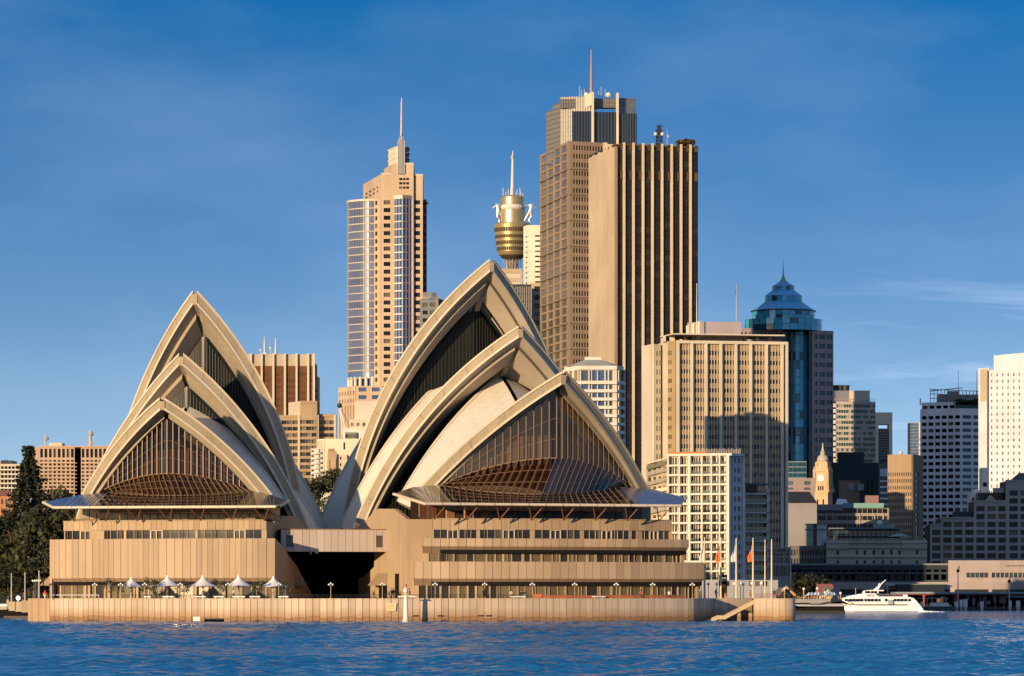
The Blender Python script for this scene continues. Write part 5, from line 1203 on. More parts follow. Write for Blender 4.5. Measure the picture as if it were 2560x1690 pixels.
    # each bay: column of glass by floors, brown sun-fins, dark spandrel lines
    for i in range(9):
        x0, x1 = gx[i], gx[i + 1]; m = MB(); f = MB()
        for j in range(len(zf) - 1):
            m.bar(Cp, d, n, t_(x0), t_(x1), .02, .08, zf[j + 1] + .25, zf[j])
        m.build('glass_column', gd, b.root)
        tt = t_(x0) + (t_(x1) - t_(x0)) * .30; tk = t_(x0) + (t_(x1) - t_(x0)) * .62
        f.bar(Cp, d, n, tt - .1, tt + .1, .1, .3, 3, zt - 3); f.bar(Cp, d, n, tk - .1, tk + .1, .1, .3, 3, zt - 3)
        for j in range(0, len(zf) - 1): f.bar(Cp, d, n, t_(x0) + .4, t_(x1) - .4, .1, .22, zf[j + 1], zf[j + 1] + .22)
        f.build('floor_grid', plain('dark_brown_frame', (.035, .022, .016), .4), b.root)
        if i % 1 == 0:
            c = MB()
            for y0, y1 in ((358, 374), (426, 448)): c.bar(Cp, d, n, t_(x1) - 1.4, t_(x1) - .2, .1, .5, PZ(y1, 1510), PZ(y0, 1510))
            c.build('brown_panel', C_('dark_brown_panel', (.10, .06, .03)), b.root)
    for x in xs: MB().bar(Cp, d, n, t_(x) - .42, t_(x) + .42, .05, 1.0, 3, zt + .6).build('rib', C_('cream_rib', (.66, .55, .36), var=.02, streak=.05), b.root)
    MB().bar(Cp, d, n, 0, .9, -1, 1.2, 3, zt - 1).build('corner_fin', C_('olive_corner', (.30, .24, .14)), b.root)
    quad4(b, C_('dark_brown_panel', (.10, .06, .03)), 'parapet', Cp, Rp, zt - .6, zt, -2, .5)
    for px, yt in ((1513, 356), (1529, 360), (1520, 360)): m = MB(); p = online(px, Lp, Cp); m.box(p.x - .8, p.x + .9, p.y + .5, p.y + 3, zt - 2, PZ(yt, p.y)); m.build('roof_box', fl, b.root)
    lt = MB(); Y = 1522
    x0, x1 = PX(1641, Y), PX(1655, Y)
    for x in (x0, x1):
        for yy in (Y, Y + 2): lt.tube([(x, yy, zt - 1), (x, yy, PZ(325, Y))], .22, 4)
    for i in range(5):
        za, zb = zt + (PZ(325, Y) - zt) * i / 5, zt + (PZ(325, Y) - zt) * (i + 1) / 5; lt.tube([(x0, Y, za), (x1, Y, zb)], .16, 4); lt.tube([(x1, Y, za), (x0, Y, zb)], .16, 4); lt.tube([(x0, Y, zb), (x1, Y, zb)], .2, 4)
    lt.box(x0 - .5, x1 + .5, Y, Y + 2, PZ(333, Y), PZ(329, Y)); lt.box(x0 + .2, x1 - .2, Y, Y + 2, PZ(325, Y), PZ(318, Y)); lt.tube([(PX(1648, Y), Y, PZ(320, Y)), (PX(1648, Y), Y, PZ(313, Y))], .5, 5); lt.box(x0 - .3, x1 + .3, Y, Y + 1, PZ(315.5, Y), PZ(313.5, Y))
    lt.build('lattice_mast', M_darkst, b.root)
    for px in (1639, 1656): m = MB(); m.ball(P(px, 335, Y - 1), .75); m.build('dish', M_white, b.root)
    mast(b, 1668, 324, 362, Y, .14, 'antenna', M_mast, .6); m = MB(); m.ball(P(1671, 341, Y), .4); m.build('dish', M_white, b.root)
    b.done()
    g = thing('roof_garden', 'scrubby planting on the roof of the dark ribbed tower', 'plants', (PX(1710, 1522), 1522, zt - .6)); leaf_blob(g, [(PX(1700 + 5 * i, 1522), 1522 + (i % 3), PZ(357 - (3 if i in (3, 4) else 0), 1522), 1.3) for i in range(7)], 40, .7, M_scrub, 'foliage')
    # octagonal white hotel with a low pyramid roof
    Y = 1225.; b = Bld('pyramid_roof_hotel', 'cream octagonal hotel tower with a low pyramid roof and balcony bands', 'hotel', 1490, Y); X = lambda p: PX(p, Y); Z = lambda y: PZ(y, Y)
    pts = [Vector((X(1412), Y + 6)), Vector((X(1450), Y)), Vector((X(1542), Y)), Vector((X(1560), Y + 5))]; hw = C_('hotel_cream', (.62, .56, .44), var=.03)
    back = [Vector((X(1560), Y + 18)), Vector((X(1412), Y + 18))]
    b.core(pts + back, 3, Z(924), M_core)
    rw = [(Z(952), Z(926)), ] + [(Z(973.5 + 20.6 * i), Z(960 + 20.6 * i)) for i in range(26)]; rw = [r for r in rw if r[0] > 4]
    for p, q, c in ((pts[0], pts[1], [(.1, .3), (.42, .6), (.72, .95)]), (pts[1], pts[2], [(.03, .22), (.26, .30), (.33, .46), (.49, .66), (.70, .75), (.79, .88)]), (pts[2], pts[3], [(.1, .9)])):
        b.face(p, q, 3, Z(922), c, rw, hw, G_beige if c[0][0] > .05 else G_blue, .7)
    for i in range(24):
        z = Z(957.5 + 20.6 * i)
        if z > 4: m = MB(); m.prism([p + Vector((-.4 if k == 0 else .4 if k == 3 else 0, -1.6)) for k, p in enumerate(pts)] + [pts[3] + Vector((0, .5)), pts[0] + Vector((0, .5))], z - .42, z + .42); m.build('balcony_band', M_white, b.root)
    m = MB(); m.prism([p + Vector((0, -1.2)) for p in pts] + back, Z(924.5), Z(915)); m.build('parapet', M_white, b.root)
    r = MB(); e = [(X(1420), Y + 2, Z(915)), (X(1460), Y - .5, Z(915)), (X(1535), Y - .5, Z(915)), (X(1556), Y + 4, Z(915)), (X(1556), Y + 17, Z(915)), (X(1420), Y + 17, Z(915))]; t = [(X(1460), Y + 7, Z(897)), (X(1466), Y + 6, Z(897)), (X(1503), Y + 6, Z(897)), (X(1507), Y + 8, Z(897)), (X(1505), Y + 12, Z(897)), (X(1462), Y + 12, Z(897))]
    r.add(e + t, [(i, (i + 1) % 6, 6 + (i + 1) % 6, 6 + i) for i in range(6)] + [tuple(range(6, 12))]); r.build('roof', C_('pale_zinc_roof', (.42, .40, .35), var=.04), b.root)
    m = MB(); m.box(X(1463), X(1504), Y + 7, Y + 11, Z(897.5), Z(889)); m.build('roof_lantern', M_white, b.root); mast(b, 1494, 838, 890, Y + 9, .12, 'antenna', M_mast, .5); b.done()
    # tan office with white piers, wing, flat roof canopy
    b = Bld('white_pier_office', 'broad tan office slab with white vertical piers and a thin flat roof canopy', 'office building', 1820, 1310); Y = 1310.; X = lambda p: PX(p, Y); Z = lambda y: PZ(y, Y)
    W0, W1 = XY(1606, 1330), XY(1632, 1318); W2 = XY(1650, 1320); zw = PZ(862, 1322); pw = C_('ivory_wall', (.62, .55, .43), var=.03, streak=.05)
    b.core([W0, W1, W2, W2 + Vector((0, 20)), W0 + Vector((6, 14))], 3, zw, M_core); quad4(b, pw, 'wing_wall', W0, W1, 3, zw, -1, .3)
    rwW = [(PZ(878 + 23.4 * i + 13, 1320), PZ(878 + 23.4 * i, 1320)) for i in range(24)]; b.face(W1, W2, 3, zw, [(.38, .62), (.8, .98)], rwW, pw, G_beige, .5)
    L0, L1, Cc, R = XY(1648, 1326), XY(1672, 1313), XY(1690, 1310), XY(1966, 1318); zt = PZ(852, 1310)
    b.core([L0, L1, Cc, R, R + Vector((-5, 26)), L0 + Vector((4, 20))], 3, zt, M_core); quad4(b, pw, 'flank_wall', L0, L1, 3, zt, -1, .3)
    rw = [(PZ(876 + 23.4 * i + 10.5, 1310), PZ(876 + 23.4 * i, 1310)) for i in range(24)]; rw = [r for r in rw if r[0] > 3.5]; sp = C_('tan_spandrel', (.36, .26, .15), var=.06)
    b.face(L1, Cc, 3, zt, [(.05, .25), (.33, .53)], rw, sp, G_beige, .4)
    gw = glass('tan_office_glass', (.02, .03, .035), (.06, .06, .055), (.28, .22, .14), .08, .2, .6, .15)
    px = [1693, 1727.5, 1763, 1800, 1837.5, 1874.6, 1914, 1953]; 
    c = []
    for a, q in zip(px, px[1:] + [1966]):
        w = q - a; c += [(a + 2.5 + (w - 4) * i / 5 + .4, a + 2.5 + (w - 4) * (i + 1) / 5 - .8) for i in range(5 if w > 20 else 1)]
    b.face(Cc, R, 3, zt, fr(Cc, R, c), rw, sp, gw, .35)
    d = (R - Cc).normalized(); n = Vector((d.y, -d.x)); t_ = lambda q: (online(q, Cc, R) - Cc).length
    for x in px + [1964.5]: MB().bar(Cc, d, n, t_(x) - .42, t_(x) + .42, .1, 1.5, 3, zt).build('pier', pw, b.root)
    for i, (a, q) in enumerate(zip(px[:-1], px[1:])):
        m = MB()
        for k in range(1, 5): x = a + (q - a) * k / 5; m.bar(Cc, d, n, t_(x) - .07, t_(x) + .07, .3, .6, 3, zt - .5)
        m.build('thin_fins', M_cream, b.root)
    quad4(b, pw, 'top_beam', Cc, R, zt - .9, zt + .1, -1, 1.55)
    m = MB(); m.prism([XY(1650, 1322), XY(1683, 1306), XY(1962, 1314), XY(1962, 1330), XY(1660, 1330)], PZ(838, 1310), PZ(835, 1310)); m.build('roof_canopy', pw, b.root)
    for i, x in enumerate((1662, 1682, 1715, 1752, 1790, 1828, 1866, 1900, 1932)): m = MB(); w_ = 2.2 if i in (1, 6) else 1.2; m.box(X(x) - w_ * .4, X(x) + w_ * .4, 1314 + i, 1317 + i, zt, PZ(838, 1310)); m.build('roof_post', pw, b.root)
    b.core([XY(1718, 1322), XY(1753, 1316), XY(1853, 1318), XY(1853, 1330), XY(1722, 1332)], zt, PZ(804, 1316), C_('lilac_grey_panel', (.36, .31, .33), var=.05), 'roof_house')
    A, B = XY(1718, 1322), XY(1753, 1316)
    for i, f in enumerate((.0, .38, .76)): p = A.lerp(B, f); m = MB(); d_ = (B - A).normalized(); m.bar(p, d_, Vector((d_.y, -d_.x)), 0, 1.55, 0, .5, zt, PZ(812 - i * 4, 1318)); m.build('roof_pier', pw, b.root)
    mast(b, 1742, 708, 834, 1312, .22, 'pole', M_white, .5); mast(b, 1841, 711, 806, 1320, .2, 'pole', M_mast, .5)
    f = MB(); p, q = P(1838.5, 726, 1320), P(1840.7, 740, 1320); f.add([(p.x, 1320, p.z), (q.x, 1320.2, p.z + .9), (q.x, 1320.2, q.z + .7), (p.x + .1, 1320, q.z)], [(0, 1, 2, 3)]); f.build('flag', C_('dark_red_flag', (.20, .05, .07)), b.root)
    b.done()
    # blue-domed tower
    Y = 1650.; b = Bld('dome_tower', 'blue glass tower with stepped cone roof and spire between granite wings', 'skyscraper', 1962, Y); X = lambda p: PX(p, Y); Z = lambda y: PZ(y, Y); s = Y / FP; cx = X(1962)
    gr = C_('rosy_granite', (.30, .25, .25), var=.05)
    A, B = XY(1850, Y), XY(1957, Y); zt = PZ(821, Y); b.core([A, B, B + Vector((0, 20)), A + Vector((0, 20))], 3, zt, M_core); b.face(A, B, 3, zt, (11, .5), rows_px(831, 23.4, 22, 11, Y), gr, G_dark, .6)
    C1, C2 = XY(2029, Y), XY(2082, Y + 4); zt = PZ(826, Y); b.core([C1, C2, C2 + Vector((0, 20)), C1 + Vector((0, 18))], 3, zt, M_core); b.face(C1, C2, 3, zt, [(.14, .24), (.34, .60), (.68, .94)], rows_px(836, 23.4, 22, 11.5, Y), gr, glass('grey_blue_glass', (.05, .08, .11), (.10, .14, .18), None, .1, .3, .7), .5)
    gt = glass('sky_tinted_dome_glass', (.05, .40, .58), (.08, .50, .70), (.01, .04, .06), .1, .1, .9, .2)  # bright teal base replaces the sky reflection on the shaft and tiers
    dk = glass('near_black_glass', (.004, .01, .014), (.01, .02, .03), None, .05, .3, .8)
    yc = Y + 9
    def band(r, y0, y1, name, n=24, mat=gt, k=1, cx=cx):
        a = MB()
        for j in range(k):
            za, zb = Z(y1 + (y0 - y1) * j / k) , Z(y1 + (y0 - y1) * (j + 1) / k)
            for i in range(n):
                t0, t1 = 2 * math.pi * (i + .03) / n, 2 * math.pi * (i + .97) / n
                a.add([(cx + r * s * math.cos(t0), yc + r * s * math.sin(t0), za + .05), (cx + r * s * math.cos(t1), yc + r * s * math.sin(t1), za + .05), (cx + r * s * math.cos(t1), yc + r * s * math.sin(t1), zb - .15), (cx + r * s * math.cos(t0), yc + r * s * math.sin(t0), zb - .15)], [(0, 1, 2, 3)])
        a.build(name, mat, b.root); c = MB(); c.lathe(cx, yc, [((r - .6) * s, Z(y1)), ((r - .6) * s, Z(y0))], n); c.build(name + '_frame', M_darkst, b.root)
    for i in range(19): band(37, 815 + 21 * i, 794 + 21 * i, 'glass_band', 22, gt, 1, X(1995))
    a = MB()
    for sx in (-1, 1): a.box(X(1995) + sx * 34 * s - 1.1, X(1995) + sx * 34 * s + 1.1, Y + .5, Y + 5, 3, Z(797))
    a.build('dark_edge_strip', dk, b.root); a = MB(); a.box(X(1978), X(1984), Y + 2.6, Y + 5, 3, Z(812)); a.build('dark_slot', dk, b.root)
    band(97, 825, 797, 'tier_glass', 30, gt, 2); band(79, 797, 775, 'tier_glass', 30, gt, 2); band(47, 750, 737, 'tier_glass', 22); band(28, 721, 712, 'tier_glass', 18)
    rf = glass('blue_roof_glass', (.06, .36, .66), (.10, .44, .76), None, .2, .1, .8)
    for r0, y0, r1, y1, n in ((81, 775, 47, 751, 30), (48, 737, 28, 722, 24), (29, 712, 14, 703, 18)): seg(b, [(r0, Z(y0)), (r1, Z(y1))], cx, yc, s, rf, 'cone_roof', n)
    seg(b, [(98, Z(797)), (78, Z(796))], cx, yc, s, M_darkst, 'tier_ledge', 30); seg(b, [(82, Z(776)), (82, Z(773.5)), (78, Z(773))], cx, yc, s, M_darkst, 'tier_ledge', 30)
    cg = plain('verdigris_cap', (.22, .33, .28), .5); seg(b, [(15, Z(706)), (14, Z(703)), (7, Z(697)), (4, Z(690)), (2, Z(684)), (.9, Z(664)), (.2, Z(645))], cx, yc, s, cg, 'spire', 12)
    b.done()
big_towers()
def quay_flats():
    Y = 1155.; X = lambda p: PX(p, Y); Z = lambda y: PZ(y, Y)
    b = Bld('white_grid_apartments', 'white gridded apartment block with an orange roof strip behind the flagpoles', 'apartment building', 1750, Y)
    P0, P1, P2, P3 = XY(1640, 1169), XY(1674, 1158), XY(1828, 1152), XY(1859, 1158); wt = C_('white_render_grid', (.68, .64, .54), var=.03, streak=.06); zt = PZ(1140, 1154)
    b.core([P1, P2, P3, P3 + Vector((0, 16)), P1 + Vector((0, 16))], 3, zt, M_core)
    rw = [(PZ(1160.5 + 24.05 * i, 1154), PZ(1143 + 24.05 * i, 1154)) for i in range(14)]
    cl = []
    for a, q, k in ((1677, 1688, 2), (1689, 1703, 2), (1705, 1726, 3), (1731, 1747, 3), (1748, 1759, 2), (1763, 1782, 3), (1786, 1793, 1), (1795, 1803, 1), (1806, 1813, 1), (1816, 1823, 1)): cl += [(a + (q - a) * i / k + .5, a + (q - a) * (i + 1) / k - .9) for i in range(k)]
    b.face(P1, P2, 3, zt, fr(P1, P2, cl), rw, wt, glass('flat_glass', (.03, .035, .035), (.10, .09, .075), (.36, .30, .22), .1, .1, .6, .2), .9)
    for i in range(14):
        z = PZ(1163.5 + 24.05 * i, 1154); quad4(b, wt, 'floor_slab', XY(1672, 1158), P2, z - .28, z + .28, .9, 2.4)
        if i < 13: quad4(b, see_through('balcony_glass', (.62, .72, .74), .10) if 'balcony_glass' not in MATS else MATS['balcony_glass'], 'balcony_glass', XY(1729, 1156), XY(1826, 1152), z + .28, z + 1.15, 2.25, 2.32)
    for x in (1676, 1704, 1728.5, 1760.5, 1784, 1804.5, 1825): p = online(x, P1, P2); d = (P2 - P1).normalized(); MB().bar(p, d, Vector((d.y, -d.x)), -.45 if x in (1728.5, 1825) else -.22, .45 if x in (1728.5, 1825) else .22, .9, 2.6, 3, zt).build('pier', wt, b.root)
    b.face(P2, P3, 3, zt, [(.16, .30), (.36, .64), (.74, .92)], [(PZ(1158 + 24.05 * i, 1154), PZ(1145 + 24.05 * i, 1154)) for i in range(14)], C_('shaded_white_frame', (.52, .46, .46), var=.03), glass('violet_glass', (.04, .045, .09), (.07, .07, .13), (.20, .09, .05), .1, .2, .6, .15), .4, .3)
    p = P3; MB().box(p.x - .55, p.x + .3, p.y - 1.1, p.y + .2, 3, zt).build('corner_pier', M_white, b.root)
    m = MB(); m.prism([XY(1668, 1156), XY(1829, 1149.5), XY(1862, 1157), XY(1862, 1166), XY(1668, 1166)], zt, zt + .7); m.build('roof_slab', wt, b.root)
    m = MB(); m.prism([XY(1676, 1157), XY(1765, 1153), XY(1765, 1160), XY(1676, 1162)], zt + .7, PZ(1129.5, 1154)); m.build('roof_strip', C_('orange_tile', (.55, .17, .05), var=.15), b.root)
    pm = MB()
    for i in range(26): x = 1745 + i * 4.2; pm.box(PX(x, 1160) - .08, PX(x, 1160) + .08, 1160, 1160.2, zt + .7, PZ(1120 + (i * 7 % 5), 1160))
    pm.build('roof_antenna', M_mast, b.root)
    b.done()
    Y = 1172; b = Bld('curved_balcony_wing', 'cream apartment wing with curved grey balconies beside the white grid block', 'apartment building', 1648, Y)
    A, B = XY(1619, 1178), XY(1674, 1166); zt = PZ(1156, 1172); b.core([A, B, B + Vector((0, 12)), A + Vector((0, 12))], 3, zt, M_cream)
    b.face(A, B, 3, zt, [(.05, .22), (.3, .45), (.55, .68), (.75, .92)], [(PZ(1183 + 24 * i, 1172), PZ(1168 + 24 * i, 1172)) for i in range(12)], C_('buff_wall', (.5, .40, .27)), G_beige, .5)
    def swoop(y0, y1, mat, nm):
        m = MB(); k = 12; o = []
        for i in range(k + 1):
            f = i / k; p = A.lerp(B, f); o.append((p.x - .4 + .4 * f, p.y - 1.2 - 1.6 * math.sin(math.pi * min(1, f * 1.1 + .1)), f))
        for (a, c) in zip(o[:-1], o[1:]): za, zb = [PZ(y0 - 12 * f[2], 1172) for f in (a, c)]; zc, zd = [PZ(y1 - 12 * f[2], 1172) for f in (a, c)]; m.slab((a[0], a[1], zc), (c[0], c[1], zd), (c[0], c[1], zb), (a[0], a[1], za), .8)
        m.build(nm, mat, b.root)
    swoop(1156, 1160, M_cream, 'roof_edge'); swoop(1163, 1174, C_('green_planter', (.16, .16, .11)), 'roof_planter')
    for i in range(9): swoop(1180 + 24 * i, 1190 + 24 * i, C_('grey_balcony', (.34, .31, .26)) if i % 3 != 2 else C_('cream_balcony', (.66, .60, .44)), 'balcony')
    b.done()
    Y = 1176.; b = Bld('shaded_apartments', 'shaded grey apartment block with white balcony slabs right of the white grid block', 'apartment building', 1890, Y)
    A, B = XY(1859, Y), XY(1920, Y); zt = PZ(1232, Y); b.core([A, B, B + Vector((0, 14)), A + Vector((0, 14))], 3, zt, M_core)
    b.face(A, B, 3, zt, [(.04, .16), (.18, .30), (.34, .5), (.53, .66), (.70, .78)], [(PZ(1256 + 23.6 * i, Y), PZ(1238 + 23.6 * i, Y)) for i in range(9)], C_('shaded_blue_wall', (.26, .27, .29)), glass('flat_glass_dark', (.012, .02, .026), (.04, .05, .055), (.12, .13, .13), .08, .1, .7, .2), .6)  # bluish shade put into the wall colour
    for i in range(10): quad4(b, M_white, 'balcony_slab', A, B, PZ(1237 + 23.6 * i, Y), PZ(1233.5 + 23.6 * i, Y), .6, 2.6); quad4(b, MATS['balcony_glass'], 'balcony_glass', A, B, PZ(1256.5 + 23.6 * i, Y), PZ(1247 + 23.6 * i, Y), 2.45, 2.52)
    m = MB(); m.box(PX(1916, Y), PX(1920.5, Y), Y - 2.6, Y + 3, 3, PZ(1222, Y)); m.build('end_pier', M_white, b.root)
    m = MB(); m.box(PX(1864, Y), PX(1894, Y), Y + 2, Y + 8, zt, PZ(1211, Y)); m.build('roof_pavilion', G_dark, b.root); m = MB(); m.prism([XY(1860, Y), XY(1920, Y - 1), XY(1920, Y + 9), XY(1860, Y + 9)], PZ(1211, Y), PZ(1208.5, Y)); m.build('pavilion_roof', plain('teal_grey_roof', (.12, .17, .19)), b.root); b.done()
    Y = 1200.; b = Bld('low_beige_office', 'low beige glass office beneath the tan office slab, right of the flagpoles', 'office building', 1948, Y)
    A, B = XY(1921, Y), XY(1976, Y); b.core([A, B, B + Vector((0, 8)), A + Vector((0, 8))], 3, PZ(1368, Y), M_core); b.face(A, B, 3, PZ(1368, Y), (9, .14), [(PZ(1381, Y), PZ(1372, Y)), (PZ(1390, Y), PZ(1383, Y)), (PZ(1407, Y), PZ(1393, Y)), (PZ(1440, Y), PZ(1415, Y))], C_('beige_frame', (.42, .38, .30)), G_beige, .3)
    m = MB(); m.box(PX(1974.5, Y), PX(1977.5, Y), Y - .8, Y + 1, 3, PZ(1366, Y)); m.build('end_pier', M_white, b.root); b.done()
    Y = 1105.; b = Bld('quay_terrace', 'low grey terrace wall with dark shop openings under the white apartments', 'building', 1840, Y)
    A, B = XY(1755, Y), XY(1945, Y); gy = C_('blue_grey_terrace', (.34, .34, .36)); b.core([A, B, B + Vector((0, 3)), A + Vector((0, 3))], 3, PZ(1452, Y), M_core)
    b.face(A, B, 3, PZ(1466, Y), (1, 1), [], gy, G_dark, .3); b.face(A, B, PZ(1466, Y), PZ(1450, Y), [(.22, .36), (.62, .67), (.70, .76), (.80, .86)], [(PZ(1465, Y), PZ(1453, Y))], gy, G_dark, .3); b.done()
quay_flats()
def right_city():
    # green-window block, portal tower, thin blue tower
    Y = 1750; b = Bld('green_window_block', 'white banded block with green glass windows and a boxy roof, right of the dome tower', 'office building', 2135, Y)
    A0, A, B = XY(2081, Y + 3), XY(2090, Y), XY(2188, Y + 2); zt = PZ(1004, Y); w = C_('pale_band_wall', (.50, .45, .42), var=.04)
    b.core([A0, A, B, B + Vector((0, 18)), A0 + Vector((0, 15))], 3, zt, M_core)
    rw = rows_px(1011, 13.75, 20, 7.6, Y); b.face(A, B, 3, zt, (16, .10), rw, w, G_green, .45)
    for i in range(12): m = MB(); m.lathe(PX(2085, Y), Y + .5, [(0, PZ(1018.5 + 13.75 * i, Y)), (1.6, PZ(1018.5 + 13.75 * i, Y)), (1.6, PZ(1009 + 13.75 * i, Y)), (0, PZ(1009 + 13.75 * i, Y))], 12, math.pi, 2 * math.pi); m.build('balcony', M_white, b.root)
    m = MB(); m.box(PX(2083, Y), PX(2124, Y), Y + 2, Y + 14, zt, PZ(976, Y)); m.build('roof_house', C_('slate_panel', (.20, .20, .24)), b.root)
    m = MB(); m.box(PX(2124, Y), PX(2175, Y), Y + 1, Y + 13, zt, PZ(976, Y)); m.build('plant_room', M_cream, b.root)
    for i in range(3): m = MB(); m.lathe(PX(2091 + 13 * i, Y), Y + 7, [(1.6, PZ(976, Y)), (1.9, PZ(961, Y)), (0, PZ(961, Y))], 12); m.build('roof_tank', M_darkst, b.root)
    rl = MB()
    for i in range(26): x = PX(2083 + 4.2 * i, Y); rl.box(x - .06, x + .06, Y - .3, Y - .2, zt, PZ(997, Y))
    rl.box(PX(2083, Y), PX(2190, Y), Y - .3, Y - .2, PZ(997.5, Y), PZ(997, Y)); rl.build('roof_rail', M_mast, b.root); b.done()
    Y = 1850; b = Bld('portal_tower', 'white portal-framed tower with a slot of sky above its grey gridded glass', 'office building', 2210, Y)
    A, B = XY(2187, Y), XY(2231, Y); zt = PZ(1031, Y); w = C_('warm_white_frame', (.70, .62, .48), var=.02); X = lambda p: PX(p, Y); Z = lambda y: PZ(y, Y)
    for x0, x1, z0, z1 in ((2187, 2196, 3, Z(1061)), (2222.5, 2231, 3, Z(1061)), (2187, 2231, Z(1061), zt)): m = MB(); m.box(X(x0), X(x1), Y, Y + 9, z0, z1); m.build('portal_frame', w, b.root)
    b.core([XY(2196, Y + .6), XY(2222.5, Y + .6), XY(2222.5, Y + 8), XY(2196, Y + 8)], 3, Z(1071), M_core); b.face(XY(2196, Y + .6), XY(2222.5, Y + .6), 3, Z(1071), (7, .14), rows_px(1073, 6.6, 40, 5.6, Y), M_grey, glass('slate_glass', (.06, .07, .09), (.10, .11, .13), None, .12, .3, .7), .2); b.done()
    Y = 2000; b = Bld('thin_blue_tower', 'thin pale blue tower peeping out left of the white grid office', 'office building', 2290, Y)
    A, B, C = XY(2276, Y), XY(2297, Y), XY(2320, Y); b.core([A, C, C + Vector((0, 14)), A + Vector((0, 14))], 3, PZ(1056, Y), M_core); b.face(A, B, 3, PZ(1056, Y), (3, .05), rows_px(1058, 8, 30, 7, Y), M_grey, glass('sky_blue_glass', (.10, .18, .30), (.14, .24, .36), None, .08, .4, .9), .2); b.face(B, C, 3, PZ(1056, Y), (2, .3), rows_px(1096, 14, 12, 5, Y), M_white, G_blue, .3); b.done()
    # brown tower with a lit left face
    Y = 1540; b = Bld('brown_slab_tower', 'brown slab tower with rows of small windows, dark right flank, beside the white grid office', 'office building', 2260, Y)
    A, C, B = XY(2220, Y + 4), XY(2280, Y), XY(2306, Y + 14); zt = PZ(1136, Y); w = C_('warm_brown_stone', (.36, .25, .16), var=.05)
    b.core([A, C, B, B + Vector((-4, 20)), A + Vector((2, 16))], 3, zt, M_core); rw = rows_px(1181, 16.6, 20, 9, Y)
    b.face(A, C, 3, zt, (11, .55), rw, w, G_dark, .45); b.face(C, B, 3, zt, [(.28, .52)], rw, C_('shaded_brown_stone', (.17, .145, .115), var=.05), G_beige, .45)  # right face: the same brown stone darkened, its shade painted in
    m = MB(); m.ball(P(2252, 1132, Y + 6), .9); m.build('roof_dish', M_white, b.root); b.done()
    # dark blue-green block behind the clock tower
    Y = 1645; b = Bld('dark_teal_block', 'dark blue green office block in shade right of the clock tower', 'office building', 2150, Y)
    A, B = XY(2083, Y), XY(2222, Y); w = C_('shaded_teal_cladding', (.016, .034, .042), var=.06); X = lambda p: PX(p, Y); Z = lambda y: PZ(y, Y)  # cladding darkened and blued so its colour holds the shade
    b.core([A, B, B + Vector((0, 18)), A + Vector((0, 18))], 3, Z(1157), M_core); b.face(A, B, 3, Z(1157), [(.10, .48), (.60, .64), (.68, .72)], [(Z(1276), Z(1200))], w, G_dark, .5)
    m = MB(); m.prism([XY(2093, Y + 1), XY(2160, Y + 1), XY(2160, Y + 14), XY(2093, Y + 14)], Z(1157), Z(1130)); m.build('upper_storey', w, b.root)
    m = MB(); m.prism([XY(2196, Y - 1), XY(2221, Y - 1), XY(2221, Y + 6), XY(2196, Y + 6)], 3, Z(1157)); m.build('side_bay', C_('grey_teal_cladding', (.10, .125, .14)), b.root)
    for i in range(7): quad4(b, M_white if i else plain('pale_sign_panel', (.42, .48, .55)), 'floor_band' if i else 'sign_panel', XY(2200, Y - 1), XY(2220, Y - 1), Z(1191 + 14.5 * i), Z(1186 + 14.5 * i) if i else Z(1172), .02, .25)
    for i, x in enumerate((2122, 2145)): m = MB(); m.prism([XY(x, Y - .8), XY(x + 14, Y - .8), XY(x + 14, Y), XY(x, Y)], Z(1226), Z(1209)); m.build('plant_unit', C_('grey_plant_unit', (.22, .25, .28)), b.root)
    m = MB(); m.prism([XY(2200, Y + 2), XY(2226, Y + 2), XY(2226, Y + 10), XY(2200, Y + 10)], Z(1157), Z(1148)); m.build('roof_plant', M_darkst, b.root); b.done()
    # white grid office with teal right face
    Y = 1720; b = Bld('white_grid_office', 'white gridded office with teal windows on its right face and a caged roof', 'office building', 2390, Y); X = lambda p: PX(p, Y); Z = lambda y: PZ(y, Y)
    A, C, B = XY(2304, Y + 9), XY(2403, Y), XY(2476, Y + 4); zt = Z(1021); w = C_('cool_white_grid', (.78, .78, .78), var=.03)
    b.core([A, C, B, B + Vector((-2, 26)), A + Vector((4, 20))], 3, zt, M_core); rw = rows_px(1038, 16.55, 22, 8.6, Y)
    b.face(A, C, 3, zt, (6, .22), rw, w, G_dark, .6, .6); b.face(C, B, 3, zt, [(.03, .33), (.40, .70), (.76, .98)], rw, w, G_teal, .5)
    for x in (2304, 2320, 2337, 2353.5, 2370, 2386.5): p = online(x + .5, A, C); d = (C - A).normalized(); MB().bar(p, d, Vector((d.y, -d.x)), -.35, .35, .6, 1.0, 3, zt).build('pier', w, b.root)
    b.core([A + Vector((.3, 1)), XY(2390, Y + 2), XY(2390, Y + 14), A + Vector((3, 14))], zt, Z(1004), M_core); b.face(A + Vector((.3, 1)), XY(2390, Y + 2), zt, Z(1004), (5, .25), [(Z(1020), Z(1012))], w, G_dark, .4)
    gd = leaf_quads([(X(2392 + 7 * i), Y + 3 + (i % 3), Z(1008 - (i * 5 % 6)), 1.5) for i in range(12)], 60, .5); gd.build('terrace_planting', M_pine, b.root)
    quad4(b, C_('green_trellis', (.05, .10, .08)), 'terrace_screen', XY(2388, Y + 1), XY(2474, Y + 4), zt, Z(1012), 0, .25)
    cg = MB()
    for x in range(2329, 2464, 9): cg.tube([(X(x), Y + 5, Z(1004)), (X(x), Y + 5, Z(970 + (x - 2329) * .05))], .16, 4)
    for y in (972, 983, 994): cg.tube([(X(2329), Y + 5, Z(y)), (X(2463), Y + 5, Z(y + 5))], .16, 4)
    cg.tube([(X(2329), Y + 5, Z(976)), (X(2410), Y + 5, Z(968))], .2, 4); cg.build('roof_cage', M_grey, b.root)
